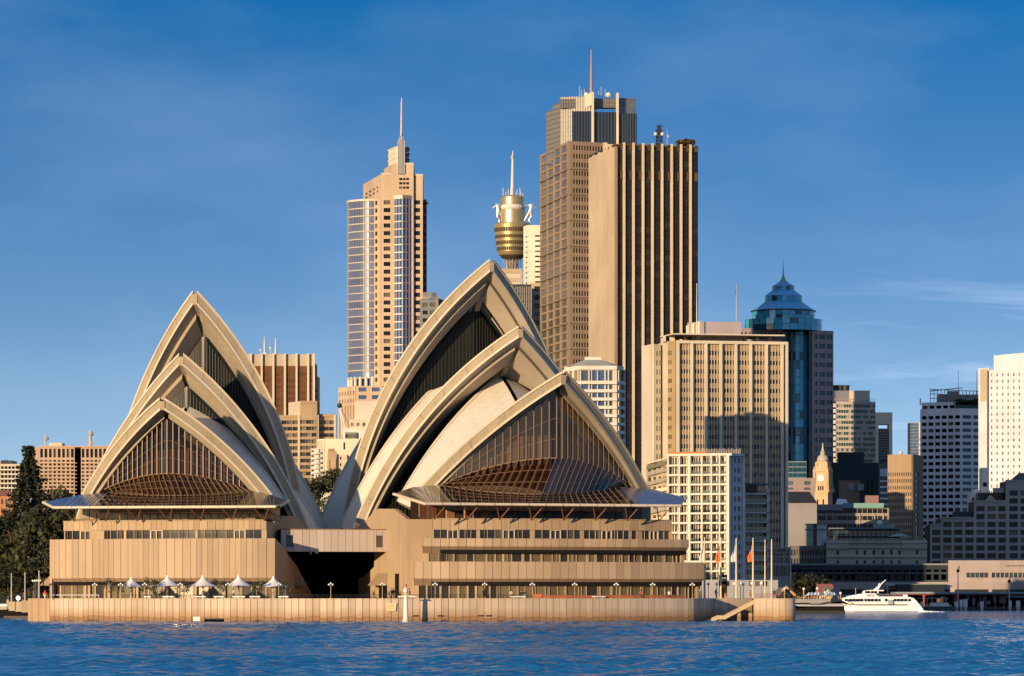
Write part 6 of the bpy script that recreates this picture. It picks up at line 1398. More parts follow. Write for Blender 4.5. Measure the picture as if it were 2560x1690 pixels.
    m = MB(); m.box(X(2352), X(2455), Y + 7, Y + 17, Z(1010), Z(984)); m.box(X(2372), X(2400), Y + 6, Y + 7, Z(1002), Z(976)); m.build('plant_room', C_('mid_grey_plant', (.27, .26, .26)), b.root)
    for px, y in ((2396, 926), (2441, 928)): mast(b, px, y, 990, Y + 8, .16, 'antenna', M_mast, .5)
    m = MB(); m.box(X(2305), X(2308), Y + 9, Y + 10, Z(1010), Z(994)); m.build('roof_vent', M_white, b.root); b.done()
    # white hotel at the right edge
    Y = 1640; b = Bld('white_punched_hotel', 'tall white tower with small punched windows at the right edge', 'hotel', 2530, Y); X = lambda p: PX(p, Y); Z = lambda y: PZ(y, Y)
    A, B = XY(2473, Y), XY(2640, Y - 8); w = C_('bright_white_render', (.62, .68, .77), var=.02, streak=.05); b.core([A, B, B + Vector((0, 26)), A + Vector((0, 26))], 3, Z(925), M_core)
    b.face(A, B, 3, Z(925), fr(A, B, [(2478 + 13.85 * i, 2481.6 + 13.85 * i) for i in range(11)]), rows_px(934, 16.35, 24, 7.2, Y), w, G_beige, .5)
    m = MB()
    A2, B2 = XY(2485, Y), XY(2640, Y - 8); d = (B2 - A2).normalized(); n = Vector((d.y, -d.x)); k = 10
    for i in range(k): m.bar(A2, d, n, (B2 - A2).length * i / k, (B2 - A2).length * (i + 1) / k, -24, .5, Z(925), Z(889 - 10 * math.sin(1.2 * (i + .5) / k)))
    m.build('curved_top', w, b.root)
    a, c = XY(2446, Y + 12), XY(2473, Y + 6); b.core([a, c, c + Vector((2, 14)), a + Vector((2, 14))], 3, Z(917), w, 'side_wing'); b.ribs(a, c, [.25 + .09 * i for i in range(8)], .35, .35, Z(1000), Z(919), M_cream, 'fin'); b.done()
    # dark-windowed stone office, stepped up to the right
    Y = 1475; b = Bld('stepped_stone_office', 'shaded grey stone office with deep square dark windows, stepping up to the right', 'office building', 2450, Y); X = lambda p: PX(p, Y); Z = lambda y: PZ(y, Y)
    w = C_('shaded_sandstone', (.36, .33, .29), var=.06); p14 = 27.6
    for x0, x1, yt, r0 in ((2325, 2352, 1312, 3), (2352, 2434.5, 1296, 2), (2434.5, 2514, 1254, 0), (2514, 2630, 1203, -2)):
        A, B = XY(x0, Y), XY(x1, Y); b.core([A, B, B + Vector((0, 18)), A + Vector((0, 18))], 3, Z(yt), M_core)
        c = []
        x = 2329.5
        while x < 2620:
            if x > x0 and x + 20 < x1 + 3: c.append((x, min(x + 21, x1 - .5)))
            x += p14
        b.face(A, B, 3, Z(yt), fr(A, B, c), [(Z(1265.5 + 19.6 * i + 13), Z(1265.5 + 19.6 * i)) for i in range(-4, 8) if 1265 + 19.6 * i > yt + 5], w, G_dark, 1.0)
        quad4(b, w, 'cornice', A, B, Z(yt), Z(yt) + .5, -.5, 1.3)
    m = MB(); m.add([(X(2463), Y - 1, Z(1254)), (X(2492), Y - 1, Z(1254)), (X(2477), Y - 1, Z(1238)), (X(2463), Y + 6, Z(1254)), (X(2492), Y + 6, Z(1254)), (X(2477), Y + 6, Z(1238))], [(0, 1, 2), (5, 4, 3), (0, 2, 5, 3), (1, 4, 5, 2)]); m.build('gable', w, b.root)
    m = MB(); m.box(X(2450), X(2515), Y + 5, Y + 14, Z(1255), Z(1231)); m.build('set_back_storey', G_dark, b.root); m = MB(); m.prism([XY(2482, Y + 4), XY(2516, Y + 4), XY(2516, Y + 15), XY(2482, Y + 15)], Z(1231), Z(1219)); m.build('roof_house', M_grey, b.root)
    m = MB(); m.add([(X(2530), Y, Z(1203)), (X(2630), Y, Z(1203)), (X(2630), Y + 12, Z(1203)), (X(2530), Y + 12, Z(1203)), (X(2552), Y + 5, Z(1181)), (X(2610), Y + 5, Z(1181))], [(0, 1, 5, 4), (1, 2, 5), (2, 3, 4, 5), (3, 0, 4)]); m.build('roof', C_('dark_slate_roof', (.07, .085, .095)), b.root)
    m = MB(); m.box(X(2388), X(2433), Y + 3, Y + 9, Z(1296), Z(1278)); m.build('roof_plant', M_darkst, b.root); b.done()
    Y = 1500; b = Bld('small_white_block', 'small bright sunlit white block between white grid office and stone office', 'building', 2450, Y); X = lambda p: PX(p, Y); Z = lambda y: PZ(y, Y)
    w = C_('sunlit_white', (.80, .74, .60), var=.02)
    for x0, x1, y0, y1, o in ((2424, 2452, 1300, 1236, 0), (2449, 2477, 1300, 1226, 2), (2459, 2476, 1226, 1168, 6)): m = MB(); m.box(X(x0), X(x1), Y + o, Y + o + 8, Z(y0 + 40), Z(y1)); m.build('block', w, b.root)
    for x, y, ww, h in ((2430, 1244, 6, 8), (2440, 1260, 5, 9), (2462, 1205, 10, 10), (2456, 1234, 6, 5)): m = MB(); m.box(X(x), X(x + ww), Y - .1 + (5.9 if y == 1205 else 1.9 if x == 2456 else 0), Y + .05 + (5.9 if y == 1205 else 1.9 if x == 2456 else 0), Z(y + h), Z(y)); m.build('window', G_dark, b.root)
    m = MB(); m.ball(P(2441, 1231, Y + 3), 1.4); m.build('dome', w, b.root); b.done()
    # clock tower
    Y = 1560.; X = lambda p: PX(p, Y); Z = lambda y: PZ(y, Y); cx = X(2059); t = Bld('clock_tower', 'slim sandstone clock tower with a domed cupola and spire, glowing in the sun', 'clock tower', 2059, Y)
    st = C_('golden_sandstone', (.60, .42, .27), var=.08); S = Y / FP
    yaw = rad(-22)
    def rot(u, v): return (cx + u * math.cos(yaw) - v * math.sin(yaw), Y + 4 + u * math.sin(yaw) + v * math.cos(yaw))
    def sq(r, y0, y1, name, mat=st): m = MB(); m.prism([rot(-r, -r), rot(r, -r), rot(r, r), rot(-r, r)], Z(y0), Z(y1)); return m.build(name, mat, t.root)
    for r, y0, y1 in ((3.05, 1500, 1246), (3.05, 1246, 1232), (3.5, 1232, 1228.5), (2.75, 1228.5, 1214), (3.0, 1214, 1211.5), (2.62, 1211.5, 1178), (3.15, 1178, 1174), (2.35, 1174, 1166), (2.0, 1166, 1156), (2.3, 1156, 1153.5)): sq(r, y0, y1, 'shaft_stage')
    for a, b_ in ((-1, -1), (1, -1), (1, 1), (-1, 1)):
        pl = MB()
        for zz in ((1228, 1212, 2.9), (1211, 1178, 2.75), (1166, 1156, 2.1)):
            x, y = rot(a * zz[2], b_ * zz[2]); pl.box(x - .45, x + .45, y - .45, y + .45, Z(zz[0]), Z(zz[1]))
        x, y = rot(a * 3.3, b_ * 3.3); pl.lathe(x, y, [(.6, Z(1228.5)), (.5, Z(1224)), (.25, Z(1221)), (0, Z(1218))], 8)
        x, y = rot(a * 2.7, b_ * 2.7); pl.lathe(x, y, [(.4, Z(1174)), (.3, Z(1169)), (0, Z(1164))], 8); pl.build('corner_pinnacle', st, t.root)
    for (nx, ny) in ((0, -1), (-1, 0), (1, 0)):
        def fp(u, o, z): return (*rot(u * (1 if ny else 0) + nx * o, u * (0 if ny else 1) + ny * o), z)
        g = MB(); g.add([fp(-2.7, 2.95, Z(1178)), fp(2.7, 2.95, Z(1178)), fp(0, 2.95, Z(1168)), fp(-2.7, 2.2, Z(1178)), fp(2.7, 2.2, Z(1178)), fp(0, 2.2, Z(1168))], [(0, 1, 2), (0, 2, 5, 3), (1, 4, 5, 2)]); g.build('pediment', st, t.root)
        if nx == 1: continue
        c = MB(); n = 20; zc = Z(1194.5); ro = 1.5; c.add([fp(ro * math.cos(6.2832 * i / n), 2.72, zc + ro * math.sin(6.2832 * i / n)) for i in range(n)], [tuple(range(n))]); o = c.build('clock_face', plain('clock_white', (.82, .78, .70), .5), t.root)
        r_ = MB(); r_.tube([Vector(fp(1.55 * math.cos(6.2832 * i / n), 2.72, zc + 1.55 * math.sin(6.2832 * i / n))) for i in range(n + 1)], .14, 5); r_.build('clock_rim', st, o)
        h = MB()
        for a, l in ((rad(52), 1.2), (rad(232), .75)): h.add([fp(-.12 * math.sin(a), 2.78, zc + .12 * math.cos(a)), fp(.12 * math.sin(a), 2.78, zc - .12 * math.cos(a)), fp(l * math.cos(a), 2.78, zc + l * math.sin(a))], [(0, 1, 2)])
        h.build('clock_hands', M_darkst, o)
        d = MB()
        for u in (-.9, 0, .9): d.add([fp(u - .28, 2.80, Z(1226)), fp(u + .28, 2.80, Z(1226)), fp(u + .28, 2.80, Z(1215)), fp(u - .28, 2.80, Z(1215))], [(0, 1, 2, 3)])
        for u in (-1.2, 1.2): d.add([fp(u - .3, 3.1, Z(1262)), fp(u + .3, 3.1, Z(1262)), fp(u + .3, 3.1, Z(1248)), fp(u - .3, 3.1, Z(1248))], [(0, 1, 2, 3)])
        d.build('louvre_opening', M_dark, t.root)
    cp = C_('pale_green_copper', (.46, .44, .33), var=.05); seg(t, [(2.1, Z(1153.5)), (2.35, Z(1149)), (2.2, Z(1143)), (1.5, Z(1138)), (1.0, Z(1136)), (.9, Z(1132)), (1.1, Z(1131)), (.65, Z(1127)), (.4, Z(1118)), (.12, Z(1106))], cx, Y + 4, 1., cp, 'cupola', 14); t.done()
    # low buildings between dome tower and quay
    Y = 1475; b = Bld('pink_flats', 'low pinkish flats with glazed balconies at the foot of the dome tower', 'apartment building', 2000, Y); X = lambda p: PX(p, Y); Z = lambda y: PZ(y, Y)
    A, B = XY(1960, Y), XY(2037, Y); w = C_('dusty_pink_wall', (.33, .26, .25), var=.05); b.core([A, B, B + Vector((0, 10)), A + Vector((0, 10))], 3, Z(1195), M_core); b.face(A, B, 3, Z(1195), [(.05, .3), (.66, .86)], [(Z(1225), Z(1219)), (Z(1212), Z(1203))], w, glass('grey_teal_glass', (.06, .10, .11), (.12, .17, .18), None, .1, .2, .7), .4)
    A, B = XY(1960, Y + 4), XY(2016, Y + 4); b.core([A, B, B + Vector((0, 6)), A + Vector((0, 6))], Z(1195), Z(1152), M_core); b.face(A, B, Z(1195), Z(1152), (5, .05), [(Z(1192), Z(1182)), (Z(1179), Z(1168)), (Z(1165), Z(1155))], C_('teal_grey_frame', (.17, .22, .23)), G_teal, .4); b.done()
    Y = 1440; b = Bld('blank_grey_block', 'blank grey walled block with a dark hipped roof below the pink flats', 'building', 2005, Y); X = lambda p: PX(p, Y); Z = lambda y: PZ(y, Y)
    m = MB(); m.box(X(1960), X(2042), Y, Y + 14, 3, Z(1257)); m.build('wall', C_('speckled_grey_wall', (.31, .295, .29), grain=.2), b.root)
    m = MB(); m.add([(X(1958), Y - .5, Z(1257)), (X(2043), Y - .5, Z(1257)), (X(2043), Y + 15, Z(1257)), (X(1958), Y + 15, Z(1257)), (X(1966), Y + 6, Z(1228)), (X(2027), Y + 6, Z(1228))], [(0, 1, 5, 4), (1, 2, 5), (2, 3, 4, 5), (3, 0, 4)]); m.build('roof', C_('blue_black_roof', (.022, .026, .035)), b.root); b.done()
    Y = 1425; b = Bld('blue_glass_pavilion', 'small blue grey glass stair tower in front of the blank grey block', 'building', 2040, Y); X = lambda p: PX(p, Y); Z = lambda y: PZ(y, Y)
    for i, (x0, x1, mt) in enumerate(((2016, 2033, G_teal), (2033, 2042, G_dark), (2042, 2066, glass('pale_blue_panel', (.22, .26, .33), (.26, .30, .37), None, .2, .2, .6)))): m = MB(); m.box(X(x0), X(x1), Y - i * .2, Y + 6, Z(1368), Z(1311)); m.build('glass_bay', mt, b.root)
    m = MB(); m.box(X(2014), X(2068), Y - 1, Y + 6.2, Z(1325), Z(1322.5)); m.box(X(2014), X(2068), Y - 1, Y + 6.2, Z(1311), Z(1309)); m.build('ledge', C_('teal_ledge', (.08, .14, .16)), b.root); m = MB(); m.box(X(2016), X(2066), Y + .2, Y + 5.8, 3, Z(1368)); m.build('base', M_grey, b.root); b.done()
    Y = 1500; b = Bld('teal_roof_office', 'low office with a pale turquoise roof fascia and dark window bands', 'office building', 2145, Y); X = lambda p: PX(p, Y); Z = lambda y: PZ(y, Y)
    A, B = XY(2040, Y), XY(2222, Y); w = C_('khaki_wall', (.34, .31, .25), var=.05); b.core([A, B, B + Vector((0, 14)), A + Vector((0, 14))], 3, Z(1270), M_core); b.face(A, B, 3, Z(1270), fr(A, B, [(2045, 2064)] + [(2068 + 12.6 * i, 2079.5 + 12.6 * i) for i in range(12)]), [(Z(1283), Z(1272)), (Z(1300.5), Z(1290)), (Z(1321), Z(1309)), (Z(1340), Z(1328))], w, G_dark, .5)
    for x in (2149, 2186, 2208): quad4(b, C_('pale_column', (.40, .37, .32)), 'column', XY(x - 1.2, Y), XY(x + 1.2, Y), 3, Z(1284), .5, 1.0)
    quad4(b, C_('turquoise_fascia', (.20, .36, .36)), 'fascia', XY(2108, Y - 1), XY(2209, Y - 1), Z(1270), Z(1258), -1, .6); quad4(b, C_('grey_fascia', (.26, .26, .27)), 'fascia', XY(2040, Y - 1), XY(2107, Y - 1), Z(1276), Z(1261), -1, .5)
    m = MB(); m.box(X(2166), X(2199), Y + 4, Y + 9, Z(1262), Z(1238)); m.build('roof_house', C_('rust_block', (.27, .16, .14)), b.root); m = MB(); m.add([(X(2090), Y + 2, Z(1262)), (X(2122), Y + 2, Z(1262)), (X(2118), Y + 4, Z(1248)), (X(2096), Y + 4, Z(1246))], [(0, 1, 2, 3)]); m.build('skylight', M_white, b.root); b.done()
    Y = 1450; b = Bld('dark_roof_pavilion', 'dark glass rooftop pavilion with a thin overhanging roof above the old customs front', 'building', 2165, Y); X = lambda p: PX(p, Y); Z = lambda y: PZ(y, Y)
    A, B = XY(2075, Y), XY(2248, Y); b.core([A, B, B + Vector((0, 9)), A + Vector((0, 9))], Z(1362), Z(1324), M_core); b.face(A, B, Z(1362), Z(1324), (15, .12), [(Z(1340), Z(1327)), (Z(1356), Z(1345))], plain('dark_teal_frame', (.02, .03, .036), .5), glass('dark_teal_pane', (.015, .03, .036), (.05, .08, .085), (.16, .18, .16), .1, .1, .7, .12), .4)
    m = MB(); m.prism([XY(2068, Y - 3), XY(2256, Y - 3), XY(2248, Y + 10), XY(2076, Y + 10)], Z(1323), Z(1319.5)); m.build('roof', C_('blue_grey_roof', (.14, .19, .22)), b.root)
    m = MB(); m.box(X(2184), X(2236), Y + 1, Y + 7, Z(1320), Z(1311)); m.build('roof_house', G_teal, b.root); m = MB(); m.ball(P(2199, 1308, Y + 3), 1.1); m.build('dish', M_white, b.root); m = MB(); m.lathe(X(2245), Y - 4, [(4.2, Z(1342)), (2.2, Z(1337)), (.1, Z(1333))], 10); m.build('parasol_roof', C_('pale_teal_canvas', (.25, .34, .33)), b.root); m = MB(); m.box(X(2076), X(2247), Y + .3, Y + 8.6, 3, Z(1362)); m.build('base', M_darkst, b.root); b.done()
    Y = 1415; b = Bld('customs_front', 'long classical sandstone front with a balustrade above the dark viaduct', 'building', 2150, Y); X = lambda p: PX(p, Y); Z = lambda y: PZ(y, Y); w = C_('grey_sandstone', (.46, .40, .33), var=.08)
    A, B = XY(2066, Y), XY(2317, Y); b.core([A, B, B + Vector((0, 12)), A + Vector((0, 12))], 3, Z(1358), M_core); b.face(A, B, 3, Z(1358), fr(A, B, [(x - 3.2, x + 3.2) for x in (2094, 2142, 2162, 2184, 2207, 2228, 2248, 2292)]), [(Z(1387), Z(1375.5)), (Z(1412), Z(1401))], w, G_dark, .7)
    for y0, y1, o in ((1370, 1367.5, 1.3), (1393.5, 1391, 1.2), (1358, 1355.5, 1.4)): quad4(b, w, 'cornice', A, B, Z(y0), Z(y1), .7, o)
    bl = MB()
    for i in range(60): x = 2068 + 4.2 * i; bl.box(X(x) - .15, X(x) + .15, Y - 1.0, Y - .7, Z(1355.5), Z(1351.5))
    bl.box(X(2066), X(2317), Y - 1.05, Y - .65, Z(1351.5), Z(1350)); bl.build('balustrade', w, b.root)
    for x0, x1 in ((2066, 2121), (2255, 2317)): quad4(b, w, 'end_bay', XY(x0, Y), XY(x1, Y), Z(1373), Z(1350), .71, 1.15)
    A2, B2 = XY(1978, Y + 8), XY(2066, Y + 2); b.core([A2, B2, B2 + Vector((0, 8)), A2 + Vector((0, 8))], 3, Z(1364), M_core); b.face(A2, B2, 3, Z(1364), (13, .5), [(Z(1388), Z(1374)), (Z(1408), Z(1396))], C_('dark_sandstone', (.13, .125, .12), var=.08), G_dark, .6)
    for px in (2093, 2291): mast(b, px, 1322, 1352, Y + 1, .14, 'flag_mast', M_mast, .7)
    b.done()
    # viaduct and station
    Y = 1385; b = Bld('railway_viaduct', 'long dark elevated railway and road viaduct running across the quay', 'viaduct', 2180, Y); X = lambda p: PX(p, Y); Z = lambda y: PZ(y, Y); x0, x1 = X(1925), X(2372)
    for y0, y1, mt, o, nm in ((1413, 1408.5, C_('grey_green_parapet', (.22, .25, .24)), 0, 'parapet'), (1424, 1413, M_darkst, .4, 'road_deck'), (1436, 1430, plain('viaduct_beam', (.03, .045, .055)), .2, 'rail_beam'), (1458, 1450, C_('teal_beam', (.05, .075, .09)), .1, 'platform_beam')): m = MB(); m.box(x0, x1, Y + o, Y + 16, Z(y0), Z(y1)); m.build(nm, mt, b.root)
    m = MB(); m.box(x0, x1, Y + 11, Y + 12, Z(1500), Z(1413)); m.build('back_wall', plain('viaduct_dark', (.012, .016, .02), .7), b.root)
    for i in range(24): px = 1930 + 19 * i; m = MB(); m.box(X(px), X(px) + .8, Y + .6, Y + 2, 3, Z(1424)); m.build('column', C_('dark_column', (.035, .045, .055)), b.root)
    for i in range(13): px = 2064 + 20.5 * i + (i % 3) * 2; m = MB(); m.box(X(px), X(px + 15 - (i % 4) * 2), Y + 10.6, Y + 10.8, Z(1448), Z(1437 + (i % 2))); m.build('station_window', glass('station_glass', (.06, .08, .085), (.22, .22, .19), (.40, .38, .30), .2, 0, .5, .2), b.root)
    for i in range(6): px = 1980 + 14 * i; m = MB(); m.box(X(px), X(px + 6), Y + 10.6, Y + 10.8, Z(1446), Z(1426)); m.build('rear_window', glass('station_glass', (.06, .08, .085), (.22, .22, .19)), b.root)
    b.done()
    b = Bld('station_building', 'pinkish stone station block with a long dark window strip at the right edge', 'station', 2470, Y); w = C_('pinkish_station_stone', (.42, .345, .32), var=.06)
    A, B = XY(2370.5, Y), XY(2660, Y); b.core([A, B, B + Vector((0, 14)), A + Vector((0, 14))], 3, Z(1402), M_core); b.face(A, B, Z(1453), Z(1401), fr(A, B, [(2416 + 11.1 * i, 2426 + 11.1 * i) for i in range(5)] + [(2479 + 11.1 * i, 2488 + 11.1 * i) for i in range(14)]), [(Z(1444), Z(1431.5))], w, glass('station_strip_glass', (.02, .035, .04), (.06, .085, .085), (.2, .2, .17), .12, 0, .6, .15), .5)
    quad4(b, w, 'string_course', A, B, Z(1455), Z(1452), .5, .8)
    lettering('CIRCULAR QUAY', .82, M_darkst, b.root, (X(2513), Y - .56, Z(1416.5)), 90, 1.15); b.done()
    b = Bld('quay_wall', 'long pinkish stone concourse wall with dark openings behind the ferry wharf', 'wall', 2300, Y - 3, 0); Yq = Y - 3; A, B = XY(2062, Yq), XY(2660, Yq); b.core([A, B, B + Vector((0, 5)), A + Vector((0, 5))], 0, PZ(1455, Yq), M_core)
    b.face(A, B, 1, PZ(1455, Yq), fr(A, B, [(2100 + 0, 2180), (2186, 2262), (2270, 2372), (2387, 2471), (2480, 2560), (2568, 2640)]), [(PZ(1486, Yq), PZ(1473.5, Yq))], w, plain('dim_opening', (.012, .018, .02), .5), .5, name='opening')
    m = MB(); m.box(PX(2240, Yq), PX(2358, Yq), Yq - 4, Yq - .5, PZ(1480, Yq), PZ(1462, Yq)); m.build('dark_kiosk', plain('blue_black_kiosk', (.015, .022, .032), .4), b.root); m = MB(); m.box(PX(2236, Yq), PX(2362, Yq), Yq - 4.4, Yq - .4, PZ(1462, Yq), PZ(1460, Yq)); m.build('kiosk_roof', C_('teal_grey_edge', (.14, .2, .21)), b.root)
    for x in (2216, 2240): m = MB(); m.box(PX(x, Yq), PX(x + 2, Yq), Yq - 3, Yq - 2.4, 0, PZ(1463, Yq)); m.build('post', M_white, b.root)
    m = MB(); m.box(PX(2214, Yq), PX(2242, Yq), Yq - 3.4, Yq - .5, PZ(1464, Yq), PZ(1462, Yq)); m.build('canopy', M_white, b.root); b.done()
right_city()
def quay_front():
    # ferry wharf
    Y = 1345.; X = lambda p: PX(p, Y); Z = lambda y: PZ(y, Y); b = Bld('ferry_wharf', 'dark covered ferry wharf with red posts and a pale roof edge', 'wharf', 2420, Y, 0)
    m = MB(); m.box(X(2232), X(2680), Y - 8, Y + 8, Z(1484), Z(1480)); m.build('roof', C_('pale_teal_roof', (.24, .32, .33)), b.root); m = MB(); m.box(X(2232), X(2680), Y - 7.6, Y + 8, Z(1487), Z(1484.02)); m.build('roof_beam', plain('red_brown_beam', (.25, .05, .055), .5), b.root)
    m = MB(); m.box(X(2250), X(2680), Y - 6, Y + 8, .15, Z(1517)); m.build('deck', plain('wharf_timber', (.035, .04, .045), .7), b.root); m = MB(); m.box(X(2250), X(2680), Y + 6, Y + 6.3, Z(1517), Z(1487)); m.build('back_screen', plain('wharf_dark', (.014, .02, .024), .7), b.root)
    red = plain('red_post_paint', (.36, .07, .08), .5)
    for i, px in enumerate((2305, 2384, 2428, 2445, 2458, 2482, 2504, 2545, 2600)):
        m = MB(); r = .35 if i < 2 else .18; m.tube([(X(px), Y - 6.5, .2), (X(px), Y - 6.5, Z(1486))], r, 7)
        if i < 2: m.tube([(X(px), Y - 6.5, Z(1492)), (X(px - 7), Y - 6.5, Z(1485))], .2, 5); m.tube([(X(px), Y - 6.5, Z(1492)), (X(px + 7), Y - 6.5, Z(1485))], .2, 5)
        m.build('post', red, b.root)
    for px, w_, y0, y1, c in ((2412, 9, 1500, 1488, (.10, .20, .22)), (2428, 7, 1512, 1497, (.40, .28, .26)), (2441, 8, 1516, 1506, (.06, .16, .16)), (2465, 8, 1510, 1503, (.42, .33, .30)), (2454, 5, 1506, 1494, (.09, .22, .28)), (2480, 8, 1505, 1489, (.10, .20, .24)), (2496, 16, 1507, 1490, (.30, .25, .20)), (2340, 22, 1505, 1496, (.20, .09, .05)), (2351, 12, 1494, 1491, (.10, .28, .34)), (2318, 12, 1493, 1487, (.07, .17, .2)), (2380, 10, 1510, 1490, (.05, .07, .08))):
        m = MB(); m.box(X(px), X(px + w_), Y - 3.2, Y - 3, Z(y0), Z(y1)); m.box(X(px) - .05, X(px + w_) + .05, Y - 3, Y - 2.8, Z(y0) - .1, Z(y1) + .1); m.build('display_panel', plain('panel_%d' % px, c, .5), b.root)
    m = MB(); m.prism([(X(2508), Y - 9), (X(2680), Y - 9), (X(2680), Y - 5), (X(2530), Y - 5)], Z(1493), Z(1490)); m.build('gangway_roof', C_('teal_gangway_roof', (.13, .26, .26)), b.root); b.done()
    Yp = 1322.; p = thing('pontoon', 'low dark floating pontoon with a long white fender box', 'pontoon', (PX(2345, Yp), Yp, 0)); m = MB(); m.box(PX(2315, Yp), PX(2390, Yp), Yp, Yp + 8, -.1, PZ(1516, Yp)); m.build('hull', plain('pontoon_dark', (.04, .055, .06), .6), p); m = MB(); m.box(PX(2326, Yp), PX(2372, Yp), Yp + .5, Yp + 2, PZ(1515.9, Yp), PZ(1507, Yp)); m.build('fender_box', M_white, p)
    r = MB()
    for x in (2320, 2332, 2344, 2356, 2368): r.tube([(PX(x, Yp), Yp + 3, PZ(1516, Yp)), (PX(x, Yp), Yp + 3, PZ(1496, Yp))], .09, 4)
    r.tube([(PX(2296, Yp), Yp + 3, PZ(1496, Yp)), (PX(2374, Yp), Yp + 3, PZ(1496, Yp))], .08, 4); r.build('railing', M_mast, p)
    labs = ['tall white mooring pile right of the white fender box, leftmost of its cluster', 'white mooring pile in the middle of the wharf cluster', 'thick white mooring pile at the right of the wharf cluster', 'lone white mooring pile below the pink panel of the wharf', 'white mooring pile just behind the ferry stern', 'white mooring pile near the right edge under the gangway roof', 'slim white mooring pile left of the gangway roof']
    for (px, y0, r_), lb in zip(((2391, 1504, .7), (2403, 1499, .55), (2413.5, 1498, .75), (2455, 1504, .6), (2305, 1504, .6), (2545, 1502, .7), (2525.5, 1502, .5)), labs):
        t = thing('mooring_pile', lb, 'pile', (PX(px, 1326), 1326, 0), 'white mooring piles at the wharf'); s = MB(); s.tube([(PX(px, 1326), 1326, -1), (PX(px, 1326), 1326, PZ(1518, 1326))], r_ * .8, 8); s.build('pile_shaft', M_mast, t); c = MB(); c.tube([(PX(px, 1326), 1326, PZ(1518, 1326)), (PX(px, 1326), 1326, PZ(y0, 1326))], r_, 8); c.build('white_sleeve', M_white, t)
    for px, y0, lb in ((2395, 1423, 'tall slim lamp mast rising in front of the pink station wall'), (2523, 1449, 'white lamp mast before the station wall near the right edge')):
        t = thing('lamp_mast', lb, 'lamp post', (PX(px, 1338), 1338, 3), 'lamp masts on the wharf'); s = MB(); s.tube([(PX(px, 1330), 1330, .5), (PX(px, 1330), 1330, PZ(y0, 1330))], [.22, .14], 6); s.build('mast', M_mast, t); c = MB(); c.ball(P(px, y0 + 4, 1330), .6); c.tube([P(px, y0 + 6, 1330), P(px + 3, y0 - 8, 1330)], .18, 5); c.build('lamp_head', M_darkst, t)
    # ferry
    Y = 1200.; X = lambda p: PX(p, Y); Z = lambda y: PZ(y, Y); f = thing('ferry', 'white twin-deck harbour ferry with a raked mast leaving the wharf', 'ferry', (X(2205), Y, 0)); yc = Y + 4
    wh = plain('white_boat_paint', (.86, .86, .88), .3, 0, .5, .03)
    def loft(sec, name, mat):
        m = MB(); n = len(sec[0]); m.v = [q for s_ in sec for q in s_]
        for i in range(len(sec) - 1): m.f += [(i * n + j, i * n + (j + 1) % n, (i + 1) * n + (j + 1) % n, (i + 1) * n + j) for j in range(n)]
        m.f += [tuple(range(n - 1, -1, -1)), tuple((len(sec) - 1) * n + j for j in range(n))]; return m.build(name, mat, f)
    def sec(px, w, z0, z1, k=.8): x = X(px); return [(x, yc - w * k, z0), (x, yc - w, z1), (x, yc + w, z1), (x, yc + w * k, z0)]
    hull = loft([sec(2107, .5, Z(1509), Z(1507)), sec(2116, 2.0, .0, Z(1511)), sec(2135, 3.3, -.4, Z(1512.5)), sec(2270, 3.6, -.4, Z(1512.5)), sec(2296, 3.6, -.4, Z(1507)), sec(2309, 3.2, -.2, Z(1524))], 'hull', wh)
    k = loft([sec(2112, 1.7, -.05, .18, 1), sec(2135, 3.2, -.05, .18, 1), sec(2306, 3.55, -.05, .18, 1)], 'waterline_stripe', plain('navy_boot_top', (.03, .05, .12), .4))
    k = loft([sec(2124, 2.9, Z(1513.2), Z(1511.6), 1), sec(2145, 3.5, Z(1513.4), Z(1511.8), 1), sec(2268, 3.72, Z(1513.4), Z(1511.8), 1)], 'rub_rail', plain('dark_olive_trim', (.06, .05, .02), .5))
    loft([sec(2105, .6, Z(1500), Z(1495)), sec(2128, 2.7, Z(1511), Z(1492.5)), sec(2150, 3.3, Z(1511), Z(1491)), sec(2268, 3.4, Z(1511), Z(1491.5)), sec(2284, 3.3, Z(1511), Z(1495)), sec(2294, 3.1, Z(1511), Z(1504))], 'main_cabin', wh)
    loft([sec(2118, 1.2, Z(1492.5), Z(1491)), sec(2152, 2.7, Z(1492), Z(1484.5)), sec(2188, 2.8, Z(1492), Z(1484)), sec(2197, 2.8, Z(1492), Z(1491))], 'upper_deck', wh)
    loft([sec(2159, 1.7, Z(1484.5), Z(1480)), sec(2163, 2.1, Z(1484.5), Z(1476)), sec(2180, 2.1, Z(1484.3), Z(1474.5)), sec(2198, 1.9, Z(1484.3), Z(1478))], 'wheelhouse', wh)
    wg = glass('boat_glass', (.006, .010, .014), (.012, .02, .028), None, .15, 0, .2)
    def win(x0, x1, y0, y1, w): m = MB(); m.box(X(x0), X(x1), yc - w - .03, yc - w + .1, Z(y1), Z(y0)); m.build('window', wg, f)
    for x0, x1 in ((2112.5, 2120), (2122, 2130), (2132, 2139.5), (2141, 2148.5), (2150, 2157.5), (2161, 2163), (2164, 2166), (2168.5, 2175), (2177, 2184.5), (2187, 2194), (2196.5, 2201), (2212.5, 2215), (2216, 2218.5), (2235, 2241), (2243, 2250), (2252, 2259), (2261, 2268), (2271, 2277)): win(x0, x1, 1497, 1503, 3.36)
    for x0, x1 in ((2164, 2168), (2169, 2176), (2178.5, 2185), (2187, 2193)): win(x0, x1, 1477.5, 1483, 2.12)
    m = MB(); m.box(X(2221), X(2233), yc - 3.5, yc - 3.36, Z(1511), Z(1499)); m.build('boarding_door', plain('grey_boat_panel', (.33, .35, .38), .4), f)
